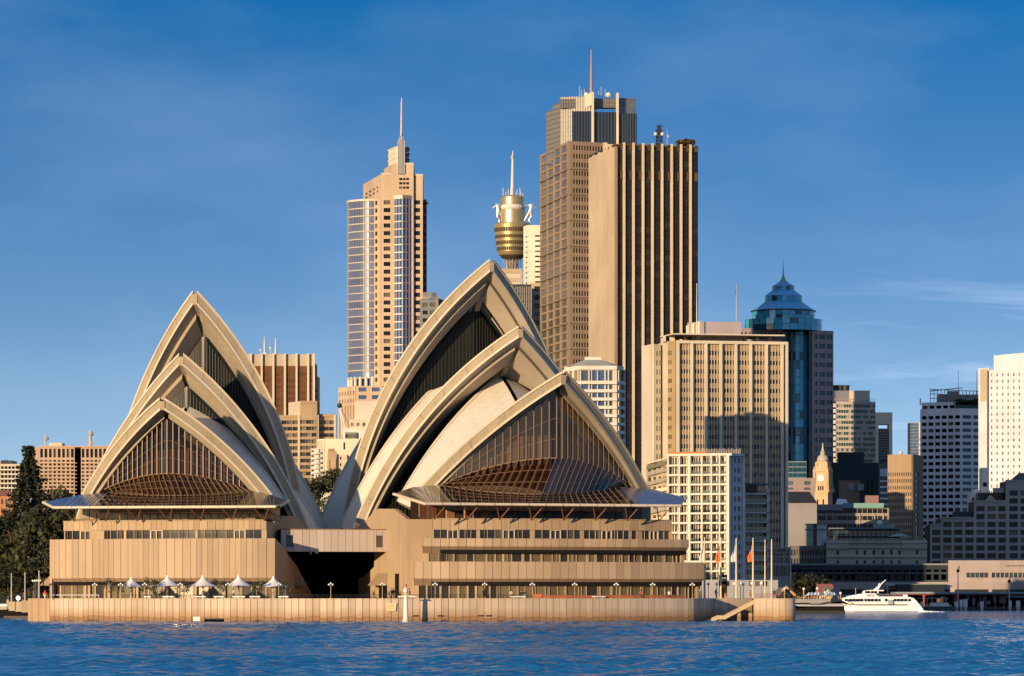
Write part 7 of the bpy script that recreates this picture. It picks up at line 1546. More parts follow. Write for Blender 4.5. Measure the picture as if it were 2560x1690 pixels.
    m = MB(); m.add([(X(2186), yc - .7, Z(1474.5)), (X(2198), yc - .7, Z(1474)), (X(2207), yc - .25, Z(1460)), (X(2218), yc - .1, Z(1449.5)), (X(2216.5), yc - .1, Z(1449)), (X(2198), yc - .25, Z(1465)), (X(2186), yc + .7, Z(1474.5)), (X(2198), yc + .7, Z(1474)), (X(2207), yc + .25, Z(1460)), (X(2218), yc + .1, Z(1449.5)), (X(2216.5), yc + .1, Z(1449)), (X(2198), yc + .25, Z(1465))], [(0, 1, 2, 3, 4, 5), (11, 10, 9, 8, 7, 6), (0, 6, 7, 1), (1, 7, 8, 2), (2, 8, 9, 3), (4, 10, 11, 5), (5, 11, 6, 0)]); m.build('raked_mast', wh, f)
    m = MB(); m.box(X(2183), X(2211), yc - 2.2, yc + 2.2, Z(1477.5), Z(1475)); m.build('wheelhouse_roof', wh, f)
    m = MB(); m.ball((X(2202), yc, Z(1461)), .45); m.tube([(X(2142), yc, Z(1485)), (X(2142), yc, Z(1470))], .07, 4); m.build('radar_and_pole', M_white, f)
    rl = MB()
    for i in range(12): rl.tube([(X(2198 + 6 * i), yc - 3, Z(1491.5)), (X(2198 + 6 * i), yc - 3, Z(1485.5))], .05, 4)
    rl.tube([(X(2198), yc - 3, Z(1485.5)), (X(2266), yc - 3, Z(1485.5))], .05, 4); rl.build('deck_railing', M_mast, f)
    st_ = MB()
    for i in range(6): st_.box(X(2236 + 5 * i), X(2239 + 5 * i), yc - 1.5, yc + 1.5, Z(1491.5), Z(1486))
    st_.build('deck_seats', plain('maroon_seat', (.16, .05, .055), .6), f); m = MB(); m.box(X(2259), X(2270), yc - 2.4, yc + 2.4, Z(1491.5), Z(1485.5)); m.build('funnel_casing', wh, f)
    st2 = MB(); st2.add([(X(2125), yc - 3.30, Z(1505)), (X(2137), yc - 3.47, Z(1511)), (X(2134), yc - 3.45, Z(1511.5)), (X(2122), yc - 3.2, Z(1506.5))], [(0, 1, 2, 3)]); st2.build('side_flash', plain('olive_orange_flash', (.30, .16, .05), .5), f)
    lettering('JetCat', .95, M_darkst, f, (X(2167), yc - 2.86, Z(1491)), 84)
    wk = MB(); rs = np.random.RandomState(5)
    for i in range(70): x = 2296 + rs.rand() * 62; a = (2358 - x) / 62; wk.box(X(x) - .5, X(x) + .5 * rs.rand() + .3, yc - 3 + rs.randn() * 1.2, yc - 2 + rs.rand() * 4, -.05, .05 + .45 * a * rs.rand())
    o = structure(wk, 'wake_foam', plain('white_foam', (.75, .78, .82), .8)); o['kind'] = 'stuff'
    # east quay promenade end with terrace
    Y = 1064.; X = lambda p: PX(p, Y); Z = lambda y: PZ(y, Y); q = thing('quay_jetty', 'grey concrete quay wall with a dark undercut and pale ledge left of the ferry', 'quay wall', (X(2050), Y, 0)); cw = C_('quay_concrete', (.30, .28, .28), var=.05)
    for x0, x1, y0, y1, o, mt, nm in ((1940, 2077, 1509, 1498, 0, cw, 'upper_wall'), (1940, 2110, 1512, 1509, .4, cw, 'upper_wall_base'), (1940, 2116, 1515.5, 1512, -1.2, C_('pale_ledge', (.42, .42, .42)), 'ledge'), (1940, 2111, 1529, 1515.5, .3, M_dark, 'undercut'), (1940, 2113, 1537, 1527, -.4, C_('weedy_footing', (.035, .04, .035)), 'footing')): m = MB(); m.box(X(x0), X(x1), Y + o, Y + 10, Z(y0), Z(y1)); m.build(nm, mt, q)
    m = MB(); m.box(X(1984), X(2025), Y - .06, Y + .2, Z(1510), Z(1507)); m.build('slot', M_dark, q)
    m = MB(); m.tube([P(2025, 1511, Y - .3), P(2050, 1510, Y - .3), P(2080, 1504, Y - .3), P(2104, 1502, Y - .3)], .14, 5); m.build('ramp_rail', M_darkst, q)
    can = plain('white_canvas', (.72, .75, .80), .6, 0, .3)
    for i, (x0, x1, lb) in enumerate(((2014, 2062, 'white peaked marquee on the quay left of the red-roofed kiosk'), (2060, 2099, 'white peaked marquee on the quay below the red kiosk roof'))):
        t = thing('marquee', lb, 'marquee', (X((x0 + x1) / 2), Y + 5, Z(1496)), 'white marquees on the quay'); m = MB(); n = 3; hw = (X(x1) - X(x0)) / 2; cx = X((x0 + x1) / 2)
        prof = [(-1, 1490), (-.72, 1486), (-.5, 1481.5), (-.4, 1484), (-.2, 1481.5), (0, 1484), (.2, 1481.5), (.38, 1483.5), (.52, 1481.5), (.75, 1486.5), (1, 1490)]
        fr_ = [(cx + hw * a, Y + 2, Z(y) - .5 * (1 if abs(a) < 1 else 0)) for a, y in prof]; md = [(cx + hw * a * .96, Y + 5, Z(y) + (.15 if abs(a) < 1 else 0)) for a, y in prof]; bk = [(p[0], Y + 8, p[2]) for p in fr_]; k = len(prof)
        m.add(fr_ + md + bk, [(i_, i_ + 1, k + i_ + 1, k + i_) for i_ in range(k - 1)] + [(k + i_, k + i_ + 1, 2 * k + i_ + 1, 2 * k + i_) for i_ in range(k - 1)]); m.build('canvas_roof', can, t)
        for a in (-.95, .95): l = MB(); l.tube([(cx + hw * a, Y + 2.2, Z(1498)), (cx + hw * a, Y + 2.2, Z(1490))], .08, 5); l.build('pole', M_mast, t)
    k = thing('kiosk', 'little red-roofed kiosk with a pale gable behind the marquees', 'kiosk', (X(2076), Y + 14, 3)); m = MB(); yk = Y + 14; m.box(X(2058), X(2094), yk, yk + 8, 3, Z(1486)); m.build('wall', C_('grey_kiosk_wall', (.30, .33, .33)), k)
    m = MB(); m.add([(X(2054), yk - 1, Z(1485)), (X(2097), yk - 1, Z(1485)), (X(2095), yk + 4, Z(1459)), (X(2054), yk + 4, Z(1459)), (X(2097), yk + 9, Z(1485)), (X(2054), yk + 9, Z(1485))], [(0, 1, 2, 3), (3, 2, 4, 5), (0, 3, 5), (1, 4, 2)]); m.build('roof', C_('brick_red_roof', (.33, .11, .09), var=.1), k)
    m = MB(); m.slab((X(2062), yk - 1.6, Z(1486)), (X(2090), yk - 1.6, Z(1486)), (X(2076), yk - 1.6, Z(1467)), (X(2076), yk - 1.6, Z(1467)), .3); m.build('gable', C_('pale_green_gable', (.40, .44, .40)), k); m = MB(); m.tube([(X(2062), yk - 1.9, Z(1486)), (X(2076), yk - 1.9, Z(1466)), (X(2091), yk - 1.9, Z(1486))], .3, 5); m.build('barge_board', C_('teal_barge_board', (.10, .20, .19)), k)
    a = thing('gabled_shelter', 'small dark open shelter with sunlit timber gable edges beside the pier', 'shelter', (X(1970), Y + 3, 3)); m = MB(); ya = Y + 3; m.tube([P(1955, 1478, ya), P(1965, 1467, ya), P(1989, 1489, ya)], .38, 5); m.build('gable_edge', C_('sunlit_timber', (.60, .33, .14)), a); m = MB(); m.add([P(1964, 1467.5, ya), P(1989, 1490, ya), P(1986, 1490, ya + 7), P(1950, 1467.5, ya + 9), P(1928, 1485, ya + 7), P(1948, 1490, ya)], [(0, 1, 2, 3), (0, 3, 4, 5)]); m.build('roof', C_('grey_shingle', (.13, .12, .12)), a); m = MB(); m.box(X(1945), X(1984), ya + 1, ya + 6, 3, Z(1488)); m.build('wall', M_dark, a)
    w = thing('orange_board', 'small sunlit orange board on the quay under the right marquee', 'board', P(2072, 1497, Y + 1)); m = MB(); m.box(X(2067), X(2078), Y + 1, Y + 1.2, Z(1497.5), Z(1492)); m.build('panel', plain('sunlit_orange', (.75, .36, .10), .6), w); m = MB(); m.tube([P(2068, 1499, Y + 1.3), P(2068, 1493, Y + 1.3)], .07, 4); m.tube([P(2077, 1499, Y + 1.3), P(2077, 1493, Y + 1.3)], .07, 4); m.build('legs', M_mast, w)
    ch = thing('cafe_chair', 'small sunlit chair on the quay terrace left of the ferry', 'chair', (X(1992), Y + 1, Z(1498)), 'chairs along the quay terrace'); m = MB(); x, y, z = X(1992), Y + 1, Z(1498); m.box(x - .25, x + .25, y - .25, y + .25, z + .42, z + .47); m.build('seat', C_('sunlit_chair', (.70, .45, .22)), ch); m = MB(); m.slab((x + .2, y - .25, z + .47), (x + .2, y + .25, z + .47), (x + .34, y + .25, z + .95), (x + .34, y - .25, z + .95), .05); m.build('backrest', C_('sunlit_chair', (.70, .45, .22)), ch)
    for sx in (-.22, .22):
        for sy in (-.22, .22): l = MB(); l.tube([(x + sx, y + sy, z), (x + sx * .9, y + sy * .9, z + .43)], .03, 4); l.build('leg', M_mast, ch)
    KIDS.clear()
    for px in (1999, 2003, 2008, 2012, 2020, 2025, 2032, 2035, 2038, 2043, 2052, 2056): copy_tree(ch, (X(px), Y + 1 + (px % 3) * .5, Z(1498)), rotz=(px % 5) * .9)
    for i, (px, y0, lb) in enumerate(((1962, 1471, 'short globe lamp beside the shelter gable'), (2010, 1471, 'globe lamp on a sunlit post left of the marquees'), (2044, 1470, 'globe lamp rising in front of the left marquee'), (2063, 1480, 'globe lamp between the two marquees'), (2102, 1482, 'globe lamp at the ferry bow end of the quay'))):
        t = thing('quay_lamp', lb, 'lamp post', (X(px), Y + .8, Z(1498)), 'globe lamps on the quay'); m = MB(); m.tube([(X(px), Y + .8, Z(1498)), (X(px), Y + .8, Z(y0 + 3))], .14, 6); m.build('post', C_('sunlit_post', (.55, .36, .16), var=.02), t); m = MB(); m.ball((X(px), Y + .8, Z(y0 + 1)), .36); m.build('globe', plain('white_globe', (.8, .78, .74), .35), t)
quay_front()
# ------------------------------------------------------------------ trees
def park():
    Y = 868.; q = thing('shore_wall', 'low rough stone shore wall with dark undercut at the left edge', 'shore wall', (PX(40, Y), Y, 0)); m = MB(); st = wall('rough_shore_stone', (.50, .40, .26), .12, .85, .3, .2, .3, .3, 1.5)
    for i, (x0, x1, yt, yb) in enumerate(((-80, 18, 1516, 1524), (16, 22, 1499, 1522), (22, 38, 1504, 1527), (38, 54, 1504, 1529), (54, 72, 1501, 1531), (72, 90, 1502, 1532))): m.box(PX(x0, Y), PX(x1, Y) - .05, Y + (i % 2) * .2, Y + 3, PZ(yb, Y), PZ(yt, Y))
    m.build('stone_blocks', st, q); m = MB(); m.box(PX(-80, Y), PX(95, Y), Y + .8, Y + 4, -.5, PZ(1518, Y)); m.build('undercut', M_dark, q); m = MB(); m.box(PX(10, Y), PX(80, Y), Y - .6, Y + 1.2, -.5, PZ(1540, Y)); m.build('footing', C_('brown_footing', (.15, .10, .06)), q)
    g = MB(); g.add([(-120, 872, 3.0), (-62, 872, 3.0), (-62, 1100, 8), (-160, 1100, 8)], [(0, 1, 2, 3)]); structure(g, 'park_ground', wall('park_grass', (.06, .065, .03), .1, .9, 0, .1))
    # broadleaf trees, each its own crown
    spec = [(-8, 1395, 930, 15, 'broad dark tree cut by the left frame edge, below the brick house'), (26, 1310, 950, 18, 'dark rounded tree below the pine, third from the left edge'), (60, 1405, 905, 16, 'low bushy tree behind the white poles, olive lit'), (118, 1275, 935, 18, 'tall olive tree touching the left tip of the glass canopy'), (112, 1375, 900, 13, 'olive tree in front, close against the left hall base'), (20, 1440, 895, 10, 'small dark bush behind the shore wall at the left edge'), (150, 1225, 985, 14, 'tree crown rising over the canopy tip, left of the shell foot'), (185, 1232, 1010, 12, 'tree top between the office block and the left shell foot'), (128, 1242, 1000, 13, 'dark crown below the wide office block, right of the pine'), (5, 1290, 975, 13, 'dark crown at the left edge under the apartments'), (85, 1335, 925, 13, 'dense dark crown in the middle of the left grove')]
    protos = [make_tree('broadleaf_tree', 'x', 10, 9, M_leaf, 34, .33, seed=s, nb=30, base=.22, group='broadleaf trees of the left park') for s in (1, 2, 3)]
    used = set(); rs = np.random.RandomState(4)
    for i, (px, yt, Y, wm, lb) in enumerate(spec):
        gz = 3.0 + max(0, (Y - 872) / 228 * 5); H = PZ(yt, Y) - gz; p = protos[i % 3]; sc = (wm / 9., wm / 9., max(H, 4) / 10.); loc = (PX(px, Y), Y, gz); an = rs.rand() * 6.28
        if i < 3: o = p; o.location = loc; o.scale = sc; o.rotation_euler = (0, 0, an); o['label'] = lb; later.append((o, None))
        else: o = copy_tree(p, loc, lb, sc, an)
    # norfolk pine: straight trunk, whorls of drooping boughs
    Y = 955.; gz = 4.8; H = PZ(1113, Y) - gz; t = thing('norfolk_pine', 'tall dark conical pine standing in front of the wide office block', 'pine tree', (PX(72, Y), Y, gz)); tr = MB(); cx, cy = PX(72, Y), Y
    tr.tube([(cx, cy, gz), (cx, cy, gz + H * .6), (cx, cy, gz + H)], [.55, .3, .06], 8); bl = []; rs = np.random.RandomState(8)
    for k in range(40):
        f = k / 39.; z = gz + H * (.12 + .865 * f); R = (12.5 * (1 - f) ** 1.0 + .3) if f > .45 else 6.5; R = R * (.55 + .55 * rs.rand())
        if k >= 37: R = 1.3
        nb_ = 7 if f < .8 else 6
        for j in range(nb_):
            a = 6.283 * (j + rs.rand() * .5) / nb_; rr = R * (.75 + .4 * rs.rand()); tip = (cx + rr * math.cos(a), cy + rr * math.sin(a), z + .15 * rr - .3 + rs.randn() * .35); tr.tube([(cx, cy, z), tip], [.12, .03], 4)
            for s in (.35, .6, .82, 1.0): bl.append((cx + rr * s * math.cos(a), cy + rr * s * math.sin(a), z + (.15 * rr - .3) * s, .42 + .18 * (1 - f)))
    tr.build('trunk', M_bark, t); leaf_quads(bl, 60, .36).build('boughs', M_pine, t)
    # gap trees behind the bridge
    for px, yt, Y, W, H0, lb, sd in ((795, 1170, 1010, 15, 0, 'open crowned eucalyptus with pale gaps, tallest in the gap between the halls', 5), (838, 1238, 985, 13, 0, 'rounded olive tree low in the gap, touching the large shell foot', 6), (770, 1260, 960, 11, 0, 'small dark tree in the gap beside the left hall shell foot', 7)):
        gz = 6.; o = make_tree('eucalyptus' if sd == 5 else 'olive_tree', lb, PZ(yt, Y) - gz, W, M_leaf, 42, .36, seed=sd, nb=32 if sd == 5 else 36, base=.35 if sd == 5 else .2, group='trees in the gap between the halls'); o.location = (PX(px, Y), Y, gz)
    for px, yt, Y, W, lb, sd in ((1985, 1440, 1300, 13, 'dark shaded tree under the viaduct, behind the gabled shelter', 9), (2015, 1436, 1310, 15, 'dark shaded tree under the viaduct, left of the red kiosk roof', 10), (2044, 1446, 1300, 11, 'dark shaded tree touching the red kiosk roof', 12)):
        o = make_tree('shaded_tree', lb, PZ(yt, Y) - 3, W, M_pine, 16, .5, seed=sd, nb=22, base=.15, group='dark trees under the viaduct'); o.location = (PX(px, Y), Y, 3)
later = []
park(); KIDS.clear()
# ------------------------------------------------------------------ promenade furniture
M_globe = plain('white_lamp_globe', (.82, .80, .76), .3)
M_lpole = plain('olive_lamp_pole', (.28, .22, .13), .5, .3)
def sw_front(px, back): p = sw_pt(px, -back); return p
def lamp_proto(H):
    t = thing('promenade_lamp', 'x', 'street lamp', (0, 0, 0), 'three-globe lamps along the promenade'); m = MB(); m.tube([(0, 0, 0), (0, 0, H * .82)], [.075, .055], 7); m.tube([(0, 0, 0), (0, 0, .25)], .13, 7); m.tube([(-.32, 0, H * .86), (0, 0, H * .78), (.32, 0, H * .86)], .035, 5); m.tube([(0, 0, H * .8), (0, 0, H * .93)], .035, 5); m.build('post', M_lpole, t)
    for x, z in ((-.34, H * .9), (.34, H * .9), (0, H * .98)): g = MB(); g.ball((x, 0, z), .17, 10, 8); g.build('globe', M_globe, t, True)
    return t
lp = lamp_proto(2.75); first = [True]
def put(proto, first, loc, label, scale=None, rotz=None):
    if first[0]:
        first[0] = False; proto.location = loc; proto['label'] = label
        if scale is not None: proto.scale = scale if isinstance(scale, tuple) else (scale,) * 3
        if rotz is not None: proto.rotation_euler = (0, 0, rotz)
        return proto
    return copy_tree(proto, loc, label, scale, rotz)
for px, lb in ((237, 'three-globe lamp left of all the white tents, beside the first tree'), (302, 'three-globe lamp just left of the leftmost white tent'), (362, 'three-globe lamp between the leftmost two white tents'), (451, 'three-globe lamp between the second and third white tents'), (570, 'three-globe lamp left of the fourth white tent'), (697, 'three-globe lamp right of the rightmost white tent'), (827, 'lone three-globe lamp against the dark passage'), (956, 'three-globe lamp before the flank door, left of the marker beacon'), (1088, 'three-globe lamp right of the marker beacon, before curtained windows'), (1212, 'three-globe lamp beside the dark standing person'), (1331, 'three-globe lamp at the left end of the orange barrier'), (1437, 'three-globe lamp behind the middle of the orange barrier'), (1541, 'three-globe lamp near the right end of the white bench'), (1632, 'three-globe lamp third from the right hall corner'), (1731, 'three-globe lamp at the right front corner of the large hall')):
    p = sw_front(px, 1.0); put(lp, first, (p.x, p.y, ZP), lb)
# dark flag-side lamps with one large globe
bl = thing('globe_lamp', 'x', 'street lamp', (0, 0, 0), 'large globe lamps by the flagpoles'); m = MB(); m.tube([(0, 0, 0), (0, 0, 2.5)], .06, 6); m.build('post', M_lpole, bl); g = MB(); g.ball((0, 0, 2.72), .30, 12, 8); g.build('globe', M_globe, bl, True); first = [True]; KIDS.clear()
for px, lb, Y, s in ((1771, 'globe lamp nearest the right end wall of the large hall', 741, 1), (1792, 'globe lamp just left of the orange figure sign', 741, 1), (1835, 'globe lamp just left of the third flagpole', 743, 1.02), (1851.5, 'large globe lamp between third and fourth flagpoles, left of a close pair', 742, 1.05), (1858, 'globe lamp right of a close pair beside the third flagpole', 754, 1.), (1880, 'globe lamp touching the fourth flagpole at the pier', 742, 1.05), (1904, 'globe lamp rightmost of the flagpole group on the pier', 738, 1.05)): put(bl, first, (PX(px, Y), Y, ZP), lb, s)
KIDS.clear()
fl = thing('cluster_lamp', 'thin lamp with white globes, one of the tight row left of the red life-ring stand', 'street lamp', (0, 0, 0), 'row of lamps at the left wall end'); m = MB(); m.tube([(0, 0, 0), (0, 0, 3.2)], .05, 5); m.build('post', M_lpole, fl)
for x in (-.22, .22): g = MB(); g.ball((x, 0, 3.3), .2, 8, 6); g.build('globe', M_globe, fl, True)
first = [True]
for i, px in enumerate((85, 89, 93.5, 98)): put(fl, first, (PX(px, 735 + 12 * i), 735 + 12 * i, ZP), fl['label'], 1 + .02 * i)
# white poles at the left, big bright globe, small distant lamps
KIDS.clear(); wp = thing('white_pole', 'x', 'pole', (0, 0, 0), 'white poles at the left shore'); m = MB(); m.tube([(0, 0, 0), (0, 0, 5.3)], [.11, .08], 8); m.build('shaft', M_white, wp); m = MB(); m.ball((0, 0, 5.35), .1, 8, 6); m.build('cap', M_white, wp); first = [True]
for px, y0, Y, z, lb in ((28.5, 1435, 868, PZ(1505, 868), 'white pole standing on the shore wall, leftmost of the three'), (62.5, 1432, 868, PZ(1502, 868), 'white pole behind the right end of the shore wall, middle of the three'), (97.5, 1428, 738, ZP, 'white pole on the sea wall end beside the row of thin lamps')): put(wp, first, (PX(px, Y), Y, z), lb, (1, 1, (PZ(y0, Y) - z) / 5.3))
t = thing('globe_light', 'big bright white globe light on the low shore wall', 'lamp', (PX(45.5, 868), 868, PZ(1504, 868))); m = MB(); m.ball(P(45.5, 1495, 868), .48, 14, 10); m.build('globe', plain('glowing_globe', (1., .95, .85), .3, emit=1.2), t, True); m = MB(); m.tube([P(45.5, 1504.5, 868), P(45.5, 1499, 868)], .14, 8); m.build('stem', M_white, t)
# red life-ring stand at the wall end
t = thing('life_ring_stand', 'red and white cone-shaped stand on the left end of the sea wall', 'stand', (PX(112.5, 721.5), 721.5, ZP)); x, y = PX(112.5, 721.5), 721.5; m = MB(); m.lathe(x, y, [(.38, ZP + .72), (.36, ZP + .95), (.2, ZP + 1.25), (.05, ZP + 1.5)], 12); m.build('red_cover', plain('red_cover_paint', (.55, .07, .03), .5), t); m = MB(); m.lathe(x, y, [(.12, ZP), (.14, ZP + .45), (.30, ZP + .5), (.34, ZP + .75)], 12); m.build('white_base', M_white, t)
# tents on single posts
can = plain('tent_canvas', (.74, .70, .66), .65, 0, .25, .03)
KIDS.clear(); te = thing('cafe_tent', 'x', 'tent', (0, 0, 0), 'white cone tents on the promenade'); m = MB(); n = 16; rings = []
prof = [(0.0, 4.22), (.20, 4.22), (.20, 3.95), (.42, 3.62), (.85, 3.22), (1.4, 2.82), (1.95, 2.52), (2.35, 2.33)]
vs = []; 
for j, (r, z) in enumerate(prof):
    for i in range(n):
        a = 2 * math.pi * i / n; k = (math.cos(4 * a) + 1) / 2; rr = r * (1 + .16 * k * (r / 2.35) ** 2); zz = z - .16 * k * (r / 2.35) ** 3; vs.append((rr * math.cos(a + .785), rr * math.sin(a + .785), zz))
m.add(vs, [(j * n + i, j * n + (i + 1) % n, (j + 1) * n + (i + 1) % n, (j + 1) * n + i) for j in range(len(prof) - 1) for i in range(n)]); m.build('canopy', can, te, True)
m = MB(); m.tube([(0, 0, 0), (0, 0, 4.1)], .17, 10); m.build('post', C_('cream_post', (.64, .56, .42)), te)
for a in (.785, 2.356, 3.927, 5.498): s = MB(); s.tube([(.15 * math.cos(a), .15 * math.sin(a), 2.0), (1.9 * math.cos(a), 1.9 * math.sin(a), 2.5)], .04, 5); s.build('strut', M_mast, te)
first = [True]
for px, s, lb in ((328, .93, 'white cone tent half hidden by trees, leftmost of the five'), (418.5, 1, 'white cone tent with clear post, second from the left'), (507, 1, 'white cone tent in the middle of the five, left of the sea wall culvert'), (596.5, 1, 'white cone tent fourth from the left, between two olive trees'), (683.5, .95, 'white cone tent at the corner of the left hall base, rightmost of the five')):
    p = sw_front(px, 6.0); put(te, first, (p.x, p.y, ZP), lb, s, .35)
# potted olive trees
KIDS.clear(); first = [True]
ot = [make_tree('potted_olive_tree', 'x', 3.3, 2.5, M_olive, 150, .13, seed=s, nb=16, base=.34, stems=2, bark=M_palebark, group='small trees along the tents') for s in (21, 22, 23)]
fs = [[True], [True], [True]]
for i, (px, s, lb) in enumerate(((272, 1.12, 'largest dark small tree, left of the tents'), (304, .9, 'small tree against the left edge of the leftmost tent'), (361, .98, 'small tree between the leftmost two tents, nearer the wall'), (378, 1.15, 'taller thin small tree left of the second tent'), (459, 1.02, 'small tree left of the middle tent'), (551, 1.08, 'well rounded small tree left of the fourth tent'), (643, .98, 'small tree with pale trunk between the two rightmost tents'), (712, 1.02, 'twin-stemmed small tree right of the rightmost tent'))):
    p = sw_front(px, 2.2); put(ot[i % 3], fs[i % 3], (p.x, p.y, ZP), lb, s, i * 1.3)
# white slab benches along the wall edge
KIDS.clear(); be = thing('white_bench', 'x', 'bench', (0, 0, 0), 'white slab benches on the sea wall'); m = MB(); m.box(-1.25, 1.25, -.25, .25, .22, .42); m.build('seat', plain('white_bench_slab', (.72, .70, .60), .6), be)
for sx in (-.8, .8): l = MB(); l.box(sx - .18, sx + .18, -.18, .18, 0, .219); l.build('leg', M_grey, be)
first = [True]
for px, s, lb in ((422, .95, 'white slab bench before the second tent post'), (500, .95, 'white slab bench before the middle tent'), (548, .8, 'low white slab bench under the well rounded tree'), (598, .95, 'white slab bench before the fourth tent'), (638, .8, 'low white slab bench below the pale trunked tree'), (709, .75, 'low white slab bench below the twin-stemmed tree'), (370, .6, 'short white slab bench between the leftmost tents'), (1004, .55, 'short white slab bench left of the marker beacon'), (1031, .55, 'short white slab bench right of the marker beacon'), (1294, 1.05, 'long white slab bench with people, left of the orange barrier'), (1497, 1, 'white slab bench beside the orange barrier')):
    p = sw_front(px, .35); a = sw_ang(px); put(be, first, (p.x, p.y, ZP), lb, (s, 1, 1), a)
# railings
def rail(px0, px1, back, name, lab, mat, n, h=1.0, z=ZP, panel=None):
    t = thing(name, lab, 'railing' if panel is None else 'barrier', (*sw_front((px0 + px1) / 2, back), z)); a0, a1 = sw_ang(px0, -back), sw_ang(px1, -back); m = MB(); pts = [sw_at(a0 + (a1 - a0) * i / n, -back) for i in range(n + 1)]
    for p in pts: m.tube([(p.x, p.y, z), (p.x, p.y, z + h)], .035, 4)
    m.build('posts', mat, t); r = MB(); r.tube([(p.x, p.y, z + h) for p in pts], .045, 5); r.tube([(p.x, p.y, z + h * .5) for p in pts], .025, 4); r.build('rails', mat, t)
    if panel:
        k = MB()
        for p, q in zip(pts[:-1], pts[1:]): d = (q - p) * .04; k.slab((p.x + d.x, p.y + d.y, z + .12), (q.x - d.x, q.y - d.y, z + .12), (q.x - d.x, q.y - d.y, z + h - .05), (p.x + d.x, p.y + d.y, z + h - .05), .03)
        k.build('panels', panel, t)
rail(300, 745, .9, 'dark_railing', 'low dark railing on the sea wall in front of the tents', M_darkst, 40, .62)
rail(745, 1330, .9, 'dark_railing', 'low dark railing on the sea wall before the passage and the beacon', M_darkst, 48, .62)
rail(1333, 1712, .7, 'orange_barrier', 'long low orange mesh barrier on the sea wall before the large hall', plain('rust_post', (.30, .12, .06)), 38, .55, ZP, wall('orange_mesh', (.50, .15, .05), .2, .6))
rail(1334, 1354, .5, 'orange_barrier', 'taller bright orange barrier frame at the left end of the mesh barrier', plain('bright_orange', (.75, .20, .04)), 2, .75, ZP, wall('orange_board', (.62, .20, .06), .1, .6))
t = thing('white_handrail', 'long white handrail on the sea wall left of the trees', 'handrail', (*sw_front(200, .6), ZP)); pts = [sw_front(px, .6) for px in (131, 155, 180, 205, 230, 247)]; m = MB(); m.tube([(p.x, p.y, ZP + .62) for p in pts], .085, 6); m.build('rail', M_white, t)
for p in pts[1:]: m = MB(); m.tube([(p.x, p.y, ZP), (p.x, p.y, ZP + .6)], .06, 5); m.build('post', M_white, t)
t = thing('pier_railing', 'thin rust-red railing round the pier top', 'railing', (PX(1930, 722), 722, ZP)); m = MB(); pts = [(PX(x, 720), 720.) for x in range(1888, 1966, 6)] + [(PX(1972, 722), 722.)]
for p in pts: m.tube([(p[0], p[1], ZP), (p[0], p[1], ZP + .8)], .035, 4)
m.tube([(p[0], p[1], ZP + .8) for p in pts], .045, 5); m.tube([(p[0], p[1], ZP + .4) for p in pts], .03, 4); m.build('rails', plain('rust_rail', (.28, .10, .05), .5), t)
